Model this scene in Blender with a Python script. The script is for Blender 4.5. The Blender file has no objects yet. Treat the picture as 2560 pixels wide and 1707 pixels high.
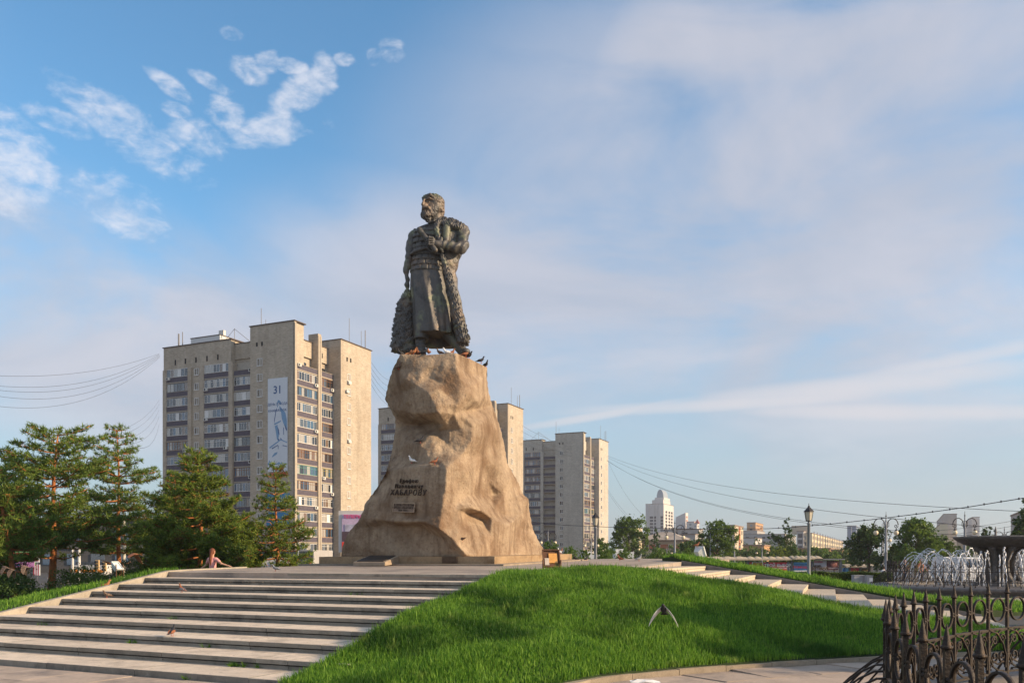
import bpy, bmesh, math, random
import numpy as np
from mathutils import Vector, Matrix
from mathutils.geometry import delaunay_2d_cdt
random.seed(7); np.random.seed(7)
sc = bpy.context.scene
COL = sc.collection
F = 2150.0; HZ = 1395.0; EYE = 1.84      # focal length and horizon line in photo pixels, eye height in metres

# ------------------------------------------------------------------ camera, sky, sun, exposure
cam_d = bpy.data.cameras.new('camera'); cam = bpy.data.objects.new('camera', cam_d); COL.objects.link(cam)
cam.location = (0, 0, EYE); cam.rotation_euler = (math.pi/2, 0, 0)
cam_d.sensor_width = 36; cam_d.lens = 36*F/2560; cam_d.shift_y = (HZ-853.5)/2560
cam_d.clip_start = 0.1; cam_d.clip_end = 9000
sc.camera = cam
SUN = Vector((1, -0.22, 0.37)).normalized()
sun_el = math.asin(SUN.z); sun_az = math.atan2(SUN.x, SUN.y)
sd = bpy.data.lights.new('sun', 'SUN'); so = bpy.data.objects.new('sun', sd); COL.objects.link(so)
sd.energy = 5.0; sd.angle = math.radians(0.55); sd.color = (1.0, 0.76, 0.50)
so.rotation_euler = SUN.to_track_quat('Z', 'Y').to_euler()
sc.view_settings.view_transform = 'Standard'; sc.view_settings.look = 'None'
sc.view_settings.gamma = 1; sc.view_settings.exposure = 0.47; sc.view_settings.use_curve_mapping = False

world = bpy.data.worlds.new('World'); sc.world = world; world.use_nodes = True
def build_world():
    nt = world.node_tree; N = nt.nodes; L = nt.links; N.clear()
    out = N.new('ShaderNodeOutputWorld'); bg = N.new('ShaderNodeBackground'); L.new(bg.outputs[0], out.inputs[0])
    bg.inputs[1].default_value = 0.08
    sky = N.new('ShaderNodeTexSky'); sky.sky_type = 'NISHITA'; sky.sun_disc = False
    sky.sun_elevation = sun_el; sky.sun_rotation = sun_az; sky.altitude = 100; sky.air_density = 1.0; sky.dust_density = 0.6; sky.ozone_density = 1.3
    tc = N.new('ShaderNodeTexCoord')
    sep = N.new('ShaderNodeSeparateXYZ'); L.new(tc.outputs['Generated'], sep.inputs[0])
    def M(op, a, b=None, clamp=False):
        n = N.new('ShaderNodeMath'); n.operation = op; n.use_clamp = clamp
        for i, v in enumerate((a, b)):
            if v is None: continue
            if isinstance(v, (int, float)): n.inputs[i].default_value = v
            else: L.new(v, n.inputs[i])
        return n.outputs[0]
    X, Y, Z = sep.outputs
    zc = M('MAXIMUM', Z, 0.0)
    # cloud layer: the direction carried up to a flat layer, so clouds flatten towards the horizon
    den = M('ADD', zc, 0.16)
    u = M('DIVIDE', X, den); v = M('DIVIDE', Y, den)
    cmb = N.new('ShaderNodeCombineXYZ'); L.new(u, cmb.inputs[0]); L.new(v, cmb.inputs[1])
    # azimuth and slope of the view direction, used to say where in the sky each bank lies
    az = N.new('ShaderNodeMath'); az.operation = 'ARCTAN2'; L.new(X, az.inputs[0]); L.new(Y, az.inputs[1]); AZ = az.outputs[0]
    rh = M('SQRT', M('ADD', M('MULTIPLY', X, X), M('MULTIPLY', Y, Y))); el = N.new('ShaderNodeMath'); el.operation = 'ARCTAN2'
    L.new(Z, el.inputs[0]); L.new(rh, el.inputs[1]); EL = el.outputs[0]
    def noise(scale, detail, rough, vec, dist=0.0):
        n = N.new('ShaderNodeTexNoise'); n.inputs['Scale'].default_value = scale; n.inputs['Detail'].default_value = detail
        n.inputs['Roughness'].default_value = rough; n.inputs['Distortion'].default_value = dist; L.new(vec, n.inputs['Vector']); return n.outputs[0]
    def ramp(x, a, b):
        n = N.new('ShaderNodeMapRange'); n.interpolation_type = 'SMOOTHSTEP'; L.new(x, n.inputs[0])
        n.inputs[1].default_value = a; n.inputs[2].default_value = b; return n.outputs[0]
    def blob(a0, e0, sa, se, rot=0.0):
        da = M('SUBTRACT', AZ, a0); de = M('SUBTRACT', EL, e0)
        c, s = math.cos(rot), math.sin(rot)
        p = M('ADD', M('MULTIPLY', da, c), M('MULTIPLY', de, s)); q = M('SUBTRACT', M('MULTIPLY', de, c), M('MULTIPLY', da, s))
        d = M('ADD', M('POWER', M('ABSOLUTE', M('DIVIDE', p, sa)), 2.0), M('POWER', M('ABSOLUTE', M('DIVIDE', q, se)), 2.0))
        return M('SUBTRACT', 1.0, d)
    n1 = noise(1.1, 9, 0.58, cmb.outputs[0], 0.5)
    st = N.new('ShaderNodeMapping'); L.new(tc.outputs['Generated'], st.inputs[0]); st.inputs['Scale'].default_value = (1.0, 1.0, 2.6)
    n2 = noise(2.2, 7, 0.55, st.outputs[0], 0.6)
    st2 = N.new('ShaderNodeMapping'); L.new(tc.outputs['Generated'], st2.inputs[0]); st2.inputs['Scale'].default_value = (1.0, 1.0, 1.9)
    n3 = noise(16.0, 8, 0.62, st2.outputs[0], 0.3)
    n4 = noise(38.0, 6, 0.6, st2.outputs[0], 0.4)
    # thin veil: over the right half and a bank low on the left
    def A(px): return math.atan((px-1280)/F)
    def E(px, py): return math.atan((HZ-py)/math.hypot(F, px-1280))
    veil_pts = [(2150, 560, .50, .26, -.12), (1560, 640, .27, .14, 0.1), (250, 830, .52, .125, -.22), (1250, 760, .32, .14, 0), (2400, 150, .34, .22, .2), (1800, 90, .20, .09, .35)]
    veil = None
    for (px, py, sa, se, r) in veil_pts:
        b = ramp(blob(A(px), E(px, py), sa, se, r), -0.6, 0.9)
        veil = b if veil is None else M('MAXIMUM', veil, b)
    side = ramp(M('ABSOLUTE', M('ADD', AZ, -0.12)), .62, 1.0)   # the thin veil goes on all round, away from the blue gap
    veil = M('MAXIMUM', veil, M('MULTIPLY', side, .9))
    veil = M('MULTIPLY', veil, ramp(M('ADD', n2, M('MULTIPLY', M('SUBTRACT', n1, .5), .5)), 0.22, 0.60))
    band_pts = [(1500, 1038, .115, .0055, .15), (1850, 1008, .20, .008, .02), (2330, 1030, .20, .009, -.07), (2280, 950, .26, .014, .05), (2500, 880, .16, .010, .12)]
    band = None
    for (px, py, sa, se, r) in band_pts:
        b = ramp(M('ADD', blob(A(px), E(px, py), sa, se, r), M('MULTIPLY', M('SUBTRACT', n2, .5), 2.6)), -0.5, 1.3)
        band = b if band is None else M('MAXIMUM', band, b)
    puff_pts = [(240, 265, .075, .020, -.35), (330, 335, .115, .026, -.42), (150, 305, .05, .013, -.1), (30, 420, .06, .05, -.3), (20, 345, .05, .03, 0),
        (690, 330, .085, .019, .28), (750, 240, .045, .022, .5), (812, 185, .022, .020, .2), (625, 178, .030, .014, -.2), (670, 155, .020, .014, 0),
        (978, 126, .024, .016, -.2), (935, 142, .014, .010, 0), (725, 165, .030, .009, 0), (430, 220, .035, .010, -.4), (530, 208, .032, .008, -.3),
        (440, 275, .026, .009, -.1), (300, 510, .070, .034, -.25), (370, 545, .05, .013, -.5), (860, 148, .018, .008, .1), (565, 290, .03, .02, -.6), (500, 345, .05, .02, -.1), (580, 85, .02, .008, 0)]
    puff = None
    for (px, py, sa, se, r) in puff_pts:
        b = blob(A(px), E(px, py), sa*.80, se*.98, r)
        puff = b if puff is None else M('MAXIMUM', puff, b)
    puff = M('MAXIMUM', puff, -1.5)
    puff = ramp(M('ADD', M('MINIMUM', puff, .55), M('MULTIPLY', M('SUBTRACT', M('ADD', M('MULTIPLY', n3, .6), M('MULTIPLY', n4, .4)), .52), 4.6)), 0.0, 1.3)
    def mix(f, a, b):
        n = N.new('ShaderNodeMix'); n.data_type = 'RGBA'
        if isinstance(f, float): n.inputs[0].default_value = f
        else: L.new(f, n.inputs[0])
        for i, v in ((6, a), (7, b)):
            if isinstance(v, tuple): n.inputs[i].default_value = v+(1,)
            else: L.new(v, n.inputs[i])
        return n.outputs[2]
    g = N.new('ShaderNodeMix'); g.data_type = 'RGBA'; g.blend_type = 'MULTIPLY'; g.inputs[0].default_value = 1.0
    L.new(sky.outputs[0], g.inputs[6]); g.inputs[7].default_value = (SKYR, SKYG, SKYB, 1)
    c = g.outputs[2]
    # low warm-grey air near the horizon
    low = ramp(EL, 0.36, 0.0)
    c = mix(M('MULTIPLY', low, .85), c, LOWC)
    c = mix(M('MULTIPLY', veil, .88), c, mix(ramp(n1, .35, .7), VEILA, VEILB))
    c = mix(M('MULTIPLY', band, .75), c, BANDC)
    c = mix(M('MULTIPLY', puff, .74), c, PUFFC)
    L.new(c, bg.inputs[0])
SKYR, SKYG, SKYB = 1.18, 1.84, 2.08
LOWC = (4.3, 4.85, 5.5); VEILA = (4.7, 5.0, 5.9); VEILB = (6.2, 6.1, 6.7); BANDC = (6.9, 6.8, 7.2); PUFFC = (8.2, 8.2, 8.8)
build_world()
# ------------------------------------------------------------------ helpers
def Wp(px, py, Y):
    """photo pixel and distance -> point of the place"""
    return Vector(((px-1280)*Y/F, Y, EYE+(HZ-py)*Y/F))
def tag(o, label=None, cat=None, group=None, kind=None):
    if label: o['label'] = label
    if cat: o['category'] = cat
    if group: o['group'] = group
    if kind: o['kind'] = kind
    return o
def thing(name, label, cat, loc=(0, 0, 0), rz=0.0, group=None):
    o = bpy.data.objects.new(name, None); COL.objects.link(o); o.empty_display_size = .2
    o.location = loc; o.rotation_euler = (0, 0, rz)
    return tag(o, label, cat, group)
def link(name, me, parent=None, loc=None):
    o = bpy.data.objects.new(name, me); COL.objects.link(o)
    if parent is not None: o.parent = parent
    if loc is not None: o.location = loc
    return o
def copy_tree(o, parent=None):
    c = o.copy(); COL.objects.link(c)
    if parent is not None: c.parent = parent
    for ch in list(o.children): copy_tree(ch, c)
    return c
def np_mesh(name, V, faces, mats, midx=None, smooth=False):
    """V (n,3) array; faces (m,k) array of one size"""
    V = np.asarray(V, dtype=np.float32); Fc = np.asarray(faces, dtype=np.int32)
    me = bpy.data.meshes.new(name); m, k = Fc.shape
    me.vertices.add(len(V)); me.vertices.foreach_set('co', V.ravel())
    me.loops.add(m*k); me.loops.foreach_set('vertex_index', Fc.ravel())
    me.polygons.add(m); me.polygons.foreach_set('loop_start', np.arange(0, m*k, k, dtype=np.int32))
    try: me.polygons.foreach_set('loop_total', np.full(m, k, dtype=np.int32))
    except Exception: pass
    for mt in (mats if isinstance(mats, (list, tuple)) else [mats]): me.materials.append(mt)
    if midx is not None: me.polygons.foreach_set('material_index', np.asarray(midx, dtype=np.int32))
    me.polygons.foreach_set('use_smooth', np.full(m, bool(smooth)))
    me.update(calc_edges=True); me.validate()
    return me
class MB:
    """collects shapes into one mesh"""
    def __init__(s): s.v = []; s.f = []; s.m = []; s.sm = []
    def add(s, vs, fs, m=0, smooth=False):
        b = len(s.v); s.v += [tuple(v) for v in vs]
        for f in fs: s.f.append(tuple(i+b for i in f)); s.m.append(m); s.sm.append(smooth)
        return s
    def box(s, c, d, rz=0.0, m=0, M4=None):
        x, y, z = d[0]/2, d[1]/2, d[2]/2; cs, sn = math.cos(rz), math.sin(rz)
        vs = []
        for dz in (-z, z):
            for dx, dy in ((-x, -y), (x, -y), (x, y), (-x, y)):
                p = Vector((c[0]+dx*cs-dy*sn, c[1]+dx*sn+dy*cs, c[2]+dz)); vs.append(M4 @ p if M4 else p)
        return s.add(vs, [(3, 2, 1, 0), (4, 5, 6, 7), (0, 1, 5, 4), (1, 2, 6, 5), (2, 3, 7, 6), (3, 0, 4, 7)], m)
    def prism(s, poly, z0, z1, m=0, zt=None):
        """poly: list of (x,y) ccw; z1 may be a function of (x,y)"""
        n = len(poly); f0 = z0 if callable(z0) else (lambda x, y: z0); f1 = z1 if callable(z1) else (lambda x, y: z1)
        vs = [(x, y, f0(x, y)) for x, y in poly]+[(x, y, f1(x, y)) for x, y in poly]
        fs = [tuple(range(n))[::-1], tuple(range(n, 2*n))]+[(i, (i+1) % n, (i+1) % n+n, i+n) for i in range(n)]
        return s.add(vs, fs, m)
    def tube(s, pts, r, n=8, m=0, cap=True, smooth=True, flat=None):
        """pts list; r number or list; flat=(k) squashes the section along its binormal"""
        pts = [Vector(p) for p in pts]; N = len(pts); rr = [r]*N if isinstance(r, (int, float)) else list(r)
        b = len(s.v); up = Vector((0, 0, 1)); prev = None
        for i, p in enumerate(pts):
            t = (pts[min(i+1, N-1)]-pts[max(i-1, 0)]); t = t.normalized() if t.length > 1e-9 else Vector((0, 0, 1))
            if prev is None:
                a = t.cross(up)
                if a.length < 1e-3: a = t.cross(Vector((1, 0, 0)))
            else: a = prev-t*prev.dot(t)
            a = a.normalized() if a.length > 1e-6 else Vector((1, 0, 0)); prev = a; c = t.cross(a)
            for k in range(n):
                w = 2*math.pi*k/n; s.v.append(tuple(p+a*(math.cos(w)*rr[i])+c*(math.sin(w)*rr[i]*(flat or 1))))
        for i in range(N-1):
            for k in range(n):
                k2 = (k+1) % n; s.f.append((b+i*n+k, b+i*n+k2, b+(i+1)*n+k2, b+(i+1)*n+k)); s.m.append(m); s.sm.append(smooth)
        if cap:
            s.f.append(tuple(b+k for k in range(n))[::-1]); s.m.append(m); s.sm.append(False)
            s.f.append(tuple(b+(N-1)*n+k for k in range(n))); s.m.append(m); s.sm.append(False)
        return s
    def lathe(s, prof, n=16, m=0, c=(0, 0, 0), smooth=True):
        b = len(s.v)
        for r, z in prof:
            for k in range(n):
                w = 2*math.pi*k/n; s.v.append((c[0]+r*math.cos(w), c[1]+r*math.sin(w), c[2]+z))
        for i in range(len(prof)-1):
            for k in range(n):
                k2 = (k+1) % n; s.f.append((b+i*n+k, b+i*n+k2, b+(i+1)*n+k2, b+(i+1)*n+k)); s.m.append(m); s.sm.append(smooth)
        for i, fl in ((0, True), (len(prof)-1, False)):
            if prof[i][0] > 1e-4:
                f = tuple(b+i*n+k for k in range(n)); s.f.append(f[::-1] if fl else f); s.m.append(m); s.sm.append(False)
        return s
    def ell(s, c, r, n=10, k=7, m=0, rot=None):
        vs = []; 
        for i in range(k+1):
            a = math.pi*i/k
            for j in range(n):
                w = 2*math.pi*j/n; p = Vector((r[0]*math.sin(a)*math.cos(w), r[1]*math.sin(a)*math.sin(w), r[2]*math.cos(a)))
                if rot: p = rot @ p
                vs.append(p+Vector(c))
        fs = [(i*n+j, (i+1)*n+j, (i+1)*n+(j+1) % n, i*n+(j+1) % n) for i in range(k) for j in range(n)]
        return s.add(vs, fs, m, True)
    def mesh(s, name, mats):
        me = bpy.data.meshes.new(name); me.from_pydata(s.v, [], s.f)
        for mt in (mats if isinstance(mats, (list, tuple)) else [mats]): me.materials.append(mt)
        me.polygons.foreach_set('material_index', s.m); me.polygons.foreach_set('use_smooth', s.sm); me.update()
        return me
    def build(s, name, mats, parent=None, loc=None): return link(name, s.mesh(name, mats), parent, loc)

# ------------------------------------------------------------------ materials
MATS = {}
def mat(name, col, rough=.85, var=.15, scale=6.0, bump=0.0, bscale=40.0, metal=0.0, spots=None, spec=.3, coord='Object', streak=None, obj=0.0, detail=5):
    """base colour with two scales of noise; spots=(colour, scale, lo, hi); streak=(colour, amount) runs down; obj varies it per object"""
    if name in MATS: return MATS[name]
    m = bpy.data.materials.new(name); m.use_nodes = True; nt = m.node_tree; N = nt.nodes; L = nt.links
    p = N['Principled BSDF']; p.inputs['Roughness'].default_value = rough; p.inputs['Metallic'].default_value = metal
    p.inputs['Specular IOR Level'].default_value = spec
    tc = N.new('ShaderNodeTexCoord'); vec = tc.outputs[coord]
    def noise(sc_, det=5, rgh=.6, v=None):
        n = N.new('ShaderNodeTexNoise'); n.inputs['Scale'].default_value = sc_; n.inputs['Detail'].default_value = det; n.inputs['Roughness'].default_value = rgh
        L.new(v or vec, n.inputs['Vector']); return n.outputs[0]
    def mr(x, a, b, c, d):
        n = N.new('ShaderNodeMapRange'); L.new(x, n.inputs[0])
        for i, q in enumerate((a, b, c, d)): n.inputs[i+1].default_value = q
        return n.outputs[0]
    def mix(f, a, b, mode='MIX'):
        n = N.new('ShaderNodeMix'); n.data_type = 'RGBA'; n.blend_type = mode
        if isinstance(f, (int, float)): n.inputs[0].default_value = f
        else: L.new(f, n.inputs[0])
        for i, q in ((6, a), (7, b)):
            if isinstance(q, tuple): n.inputs[i].default_value = q[:3]+(1,)
            else: L.new(q, n.inputs[i])
        return n.outputs[2]
    c = tuple(col)
    if var > 0:
        n1 = noise(scale, detail)
        n2 = noise(scale*9, 3)
        k1 = mr(n1, .3, .7, 1-var, 1+var); k2 = mr(n2, .3, .7, 1-var*.6, 1+var*.6)
        mu = N.new('ShaderNodeMath'); mu.operation = 'MULTIPLY'; L.new(k1, mu.inputs[0]); L.new(k2, mu.inputs[1]); kk = mu.outputs[0]
        if obj:
            oi = N.new('ShaderNodeObjectInfo'); k3 = mr(oi.outputs['Random'], 0, 1, 1-obj, 1+obj)
            mu2 = N.new('ShaderNodeMath'); mu2.operation = 'MULTIPLY'; L.new(kk, mu2.inputs[0]); L.new(k3, mu2.inputs[1]); kk = mu2.outputs[0]
        cm = N.new('ShaderNodeCombineColor'); [L.new(kk, cm.inputs[i]) for i in range(3)]
        c = mix(1.0, c, cm.outputs[0], 'MULTIPLY')
    if spots:
        for sp in (spots if isinstance(spots, list) else [spots]):
            scol, ssc, lo, hi = sp
            c = mix(mr(noise(ssc, 7, .65), lo, hi, 0, 1), c, tuple(scol))
    if streak:
        mp = N.new('ShaderNodeMapping'); L.new(vec, mp.inputs[0]); mp.inputs['Scale'].default_value = (1, 1, .12)
        c = mix(mr(noise(streak[2] if len(streak) > 2 else 5.0, 6, .6, mp.outputs[0]), .48, .72, 0, streak[1]), c, tuple(streak[0]))
    if isinstance(c, tuple): p.inputs['Base Color'].default_value = c+(1,)
    else: L.new(c, p.inputs['Base Color'])
    if bump > 0:
        bn = N.new('ShaderNodeBump'); bn.inputs['Strength'].default_value = min(1, bump); bn.inputs['Distance'].default_value = .02 if bump <= 1 else .02*bump
        L.new(noise(bscale, 6, .65), bn.inputs['Height']); L.new(bn.outputs[0], p.inputs['Normal'])
    MATS[name] = m; return m
def leaf_mat(name, c1, c2, trans=.35):
    if name in MATS: return MATS[name]
    m = bpy.data.materials.new(name); m.use_nodes = True; nt = m.node_tree; N = nt.nodes; L = nt.links
    p = N['Principled BSDF']; p.inputs['Roughness'].default_value = .55; p.inputs['Specular IOR Level'].default_value = .25
    g = N.new('ShaderNodeNewGeometry'); mx = N.new('ShaderNodeMix'); mx.data_type = 'RGBA'
    L.new(g.outputs['Random Per Island'], mx.inputs[0]); mx.inputs[6].default_value = tuple(c1)+(1,); mx.inputs[7].default_value = tuple(c2)+(1,)
    L.new(mx.outputs[2], p.inputs['Base Color'])
    tr = N.new('ShaderNodeBsdfTranslucent'); L.new(mx.outputs[2], tr.inputs[0])
    ms = N.new('ShaderNodeMixShader'); ms.inputs[0].default_value = trans; L.new(p.outputs[0], ms.inputs[1]); L.new(tr.outputs[0], ms.inputs[2])
    L.new(ms.outputs[0], N['Material Output'].inputs[0]); MATS[name] = m; return m
def text_mesh(txt, size, mt, name='lettering', extrude=.004, align='CENTER', bold=0.0, space=1.0, shear=0.0, cspace=1.0):
    cu = bpy.data.curves.new(name, 'FONT'); cu.body = txt; cu.size = size; cu.extrude = extrude; cu.align_x = align; cu.align_y = 'CENTER'
    cu.offset = bold; cu.space_line = space; cu.resolution_u = 3; cu.space_character = cspace; cu.shear = shear
    o = bpy.data.objects.new(name, cu); COL.objects.link(o); bpy.context.view_layer.update()
    me = bpy.data.meshes.new_from_object(o.evaluated_get(bpy.context.evaluated_depsgraph_get())); bpy.data.objects.remove(o); me.name = name
    me.materials.clear(); me.materials.append(mt); return me
def upright(nx, ny):
    """rotation whose +Z faces (nx,ny) horizontally and +Y is up, for lettering on a wall"""
    z = Vector((nx, ny, 0)).normalized(); y = Vector((0, 0, 1)); x = y.cross(z)
    return Matrix((x, y, z)).transposed()
# ------------------------------------------------------------------ ground, plaza, stairs, banks
NU = Vector((.4212, .9070)); UU = Vector((-.9070, .4212))        # NU: uphill of the left stairs; UU: along their edges, leftwards
MM = Vector((.9372, -.3487))                                    # downhill of the right stairs
C1, TR = 9.75, .945
def cc(x, y): return NU.x*x+NU.y*y
def mm_(x, y): return MM.x*x+MM.y*y
def plaza_z(x, y): return 1.45+.0174*(cc(x, y)-18.26)
granite_top_lit = mat('granite_tread_lit', (.70, .57, .43), .8, .12, 3.0, .35, 220, spots=[((.30, .24, .18), 2.0, .52, .75), ((.20, .17, .13), 7.0, .62, .72)], obj=.09)  # tread tops brighter than the riser granite: low sunlight put into the colour
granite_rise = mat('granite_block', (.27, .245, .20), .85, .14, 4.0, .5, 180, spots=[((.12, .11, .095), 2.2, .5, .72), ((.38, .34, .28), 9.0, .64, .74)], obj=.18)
stone_right = mat('pale_step_stone', (.52, .43, .32), .85, .12, 3.0, .4, 120, spots=((.30, .25, .19), 3, .55, .75), obj=.07)
pave_mat = mat('pavement_stone', (.46, .36, .28), .9, .13, 1.2, .5, 150, spots=((.20, .17, .15), .9, .5, .7), obj=.07)
conc = mat('pale_concrete', (.40, .35, .28), .9, .16, 2.0, .7, 60, spots=((.24, .19, .14), 1.6, .52, .75))
soil = mat('turf_soil', (.030, .050, .016), 1, .3, 3.0, .8, 30)
def ground_z(x, y):
    t = min(max((y-50)/80, 0), 1); t = t*t*(3-2*t)
    return -.05-.60*t
def grid_ys():
    return [0.5*i-6 for i in range(0, 80)]+[34+2*i for i in range(0, 60)]+[160, 200, 260, 340, 500, 800, 1300, 2200, 4000]
xs = sorted(set([round(-40+2.0*i, 2) for i in range(0, 41)]+[-4000, -1500, -600, -300, -160, -100, -60, 60, 100, 160, 300, 600, 1500, 4000])); ys = grid_ys()
V = np.array([(x, y, ground_z(x, y)) for y in ys for x in xs]); nx = len(xs)
Fq = np.array([(j*nx+i, j*nx+i+1, (j+1)*nx+i+1, (j+1)*nx+i) for j in range(len(ys)-1) for i in range(nx-1)])
asphalt = mat('asphalt', (.075, .072, .07), .95, .2, .4, .3, 90)
g = link('ground', np_mesh('ground', V, Fq, [asphalt])); tag(g, 'dark asphalt of the station square reaching to the horizon', 'ground', kind='structure')

# plaza body under the monument
s1 = Vector((6.5, 33.0)); dS = Vector((.3487, .9372))            # right stairs: top edge corner, edge direction (away)
PC = s1-dS*12.6                                                  # near right corner of the plaza
LT = Vector((-9.87, 24.70)); RT = Vector((-.45, 20.36))
plaza_poly = [tuple(LT), tuple(RT), tuple(PC), tuple(s1), (9.6, 38.0), (6.0, 41.5), (0, 41.0), (-4.0, 37.0), (-8.9, 28.9), (-9.75, 26.2)]
pm = MB(); pm.prism([p for p in plaza_poly], -.2, lambda x, y: plaza_z(x, y)-.004)
pz = pm.build('plaza', mat('plaza_asphalt', (.38, .31, .25), .9, .12, .8, .5, 160, spots=((.17, .15, .135), .5, .5, .7))); tag(pz, 'flat paved terrace around the monument', 'plaza', kind='structure')

# left stairs
stairs = bpy.data.objects.new('left_stairs', None); COL.objects.link(stairs)
tag(stairs, 'wide flight of low granite steps in front of the monument', 'stairs', kind='structure')
def on_line(c, px):
    k = (px-1280)/F; Y = c/(NU.x*k+NU.y); return Vector((k*Y, Y))
fl0 = Vector((-9.87, 24.70)); fl1 = Vector((-11.34, 20.18)); fdir = (fl1-fl0)/5          # left flank
mt0 = Vector((-1.17, 19.63)); mt1 = Vector((-3.50, 13.42)); mdir = (mt1-mt0)/7           # joint line on the right
rnd = random.Random(3)
def block(name, mt, a, b, back, z0, z1, top=None, bev=.008):
    """a long block: a->b front edge (left to right), going back along NU by 'back'"""
    d = (b-a); L = d.length; d.normalize(); n = Vector((-d.y, d.x))
    if n.dot(NU) < 0: n = -n
    m = MB(); e = bev
    q = [a+d*.005, b-d*.005, b-d*.005+n*back, a+d*.005+n*back]
    vs = [(p.x, p.y, z0) for p in q]+[(p.x, p.y, z1-e) for p in q]
    qi = [q[0]+d*e+n*e, q[1]-d*e+n*e, q[2]-d*e-n*e, q[3]+d*e-n*e]
    vs += [(p.x, p.y, z1) for p in qi]
    m.add(vs, [(3, 2, 1, 0), (0, 1, 5, 4), (1, 2, 6, 5), (2, 3, 7, 6), (3, 0, 4, 7), (4, 5, 9, 8), (5, 6, 10, 9), (6, 7, 11, 10), (7, 4, 8, 11)], 0)
    m.add([vs[8], vs[9], vs[10], vs[11]], [(0, 1, 2, 3)], 1)
    o = m.build(name, [mt, top or mt], stairs); return o
for k in range(1, 11):
    zt = .10+.15*(k-1); c = C1+TR*(k-1)
    a = fl0+fdir*(10-k); a = a+NU*(c-cc(*a)); b = mt0+mdir*(9-k); b = b+NU*(c-cc(*b))
    if k < 5: a = a+UU*(.8*(5-k)+ (1.2 if k < 3 else 0))
    e = b-UU*1.15
    # joints
    L = (b-a).length; step = 2.03 if k < 10 else .98
    cuts = [0.0]; x = (1.15 if k % 2 else .35)+ (k*.37) % .7
    if k == 10: x = .4
    while x < L-.6: cuts.append(x); x += step*(1+rnd.uniform(-.012, .012))
    cuts.append(L); cuts.append(L+1.15)
    d = (b-a).normalized(); back = TR+.10 if k < 10 else .55
    for i in range(len(cuts)-1):
        p, q = a+d*cuts[i], a+d*cuts[i+1]
        j = rnd.uniform(-.004, .004); zj = rnd.uniform(-.003, .002)
        P = NU*j
        if k == 1: block('stair_block', granite_rise, p+P, q+P, back, -.05, zt+zj, granite_top_lit)
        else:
            block('stair_block', granite_rise, p+P, q+P, back, zt-.072, zt+zj, granite_top_lit)
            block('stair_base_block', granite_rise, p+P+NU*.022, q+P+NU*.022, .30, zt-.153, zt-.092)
# flank curb on the left: sloping band beside the steps
mbf = MB()
seg = 9
for i in range(seg):
    p0 = fl0+fdir*(i); p1 = fl0+fdir*(i+1)
    for (p, q) in ((p0, p1),):
        z0 = plaza_z(*p)-.159*0 if i == 0 else None
        za = 1.45-.15*i+.03; zb = 1.45-.15*(i+1)+.03
        w = UU*.16; w0 = UU*.004
        vs = [(p.x+w0.x, p.y+w0.y, -.1), (q.x+w0.x, q.y+w0.y, -.1), (q.x+w.x, q.y+w.y, -.1), (p.x+w.x, p.y+w.y, -.1),
              (p.x+w0.x, p.y+w0.y, za), (q.x+w0.x, q.y+w0.y, zb), (q.x+w.x, q.y+w.y, zb), (p.x+w.x, p.y+w.y, za)]
        o = MB().add(vs, [(3, 2, 1, 0), (4, 5, 6, 7), (0, 1, 5, 4), (1, 2, 6, 5), (2, 3, 7, 6), (3, 0, 4, 7)]).build('curb_stone', conc, stairs)
for p, q in ((fl0, Vector((-9.75, 26.2))), (Vector((-9.75, 26.2)), Vector((-8.9, 28.9)))):
    w = UU*.22
    za, zb = plaza_z(*p)+.035, plaza_z(*q)+.035
    MB().prism([(p.x, p.y), (q.x, q.y), (q.x+w.x, q.y+w.y), (p.x+w.x, p.y+w.y)][::-1], -.1, lambda x, y: plaza_z(x, y)+.035).build('curb_stone', conc, stairs)

# lawn between the two flights
curb_pts = [(-3.28, 11.95), (-2.2, 11.35), (-.8, 11.45), (.61, 12.0), (1.33, 12.85), (2.55, 13.7), (4.2, 14.55), (6.7, 15.6), (9.5, 16.4), (13.5, 17.2)]
back_pts = [(-.10, 20.9), (1.0, 21.2), (2.25, 21.25), (4.0, 20.7), (5.9, 20.0), (8.0, 18.9), (10.3, 18.0), (13.5, 17.5)]
def polydist(pts, x, y):
    best = 1e9
    for (ax, ay), (bx, by) in zip(pts[:-1], pts[1:]):
        dx, dy = bx-ax, by-ay; t = max(0, min(1, ((x-ax)*dx+(y-ay)*dy)/(dx*dx+dy*dy)))
        best = min(best, math.hypot(x-ax-t*dx, y-ay-t*dy))
    return best
def lawn_z(x, y):
    zl = 1.45+.159*(cc(x, y)-18.26)+.04; zr = 1.70-.159*(mm_(x, y)+5.43)+.03; zf = .10+.30*polydist(curb_pts, x, y)
    k = .10; vals = [zl, zr, zf, 1.60]
    z = -k*math.log(sum(math.exp(-v/k) for v in vals)); z += .07*math.sin(x*1.3+1)*math.sin(y*1.1)*min(1, polydist(curb_pts, x, y))
    return max(z, .06)
def inside(poly, x, y):
    r = False; j = len(poly)-1
    for i in range(len(poly)):
        (xi, yi), (xj, yj) = poly[i], poly[j]
        if (yi > y) != (yj > y) and x < (xj-xi)*(y-yi)/(yj-yi)+xi: r = not r
        j = i
    return r
lawn_poly = curb_pts+back_pts[::-1]+[(-.66, 19.4), (-1.96, 15.9)]
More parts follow.
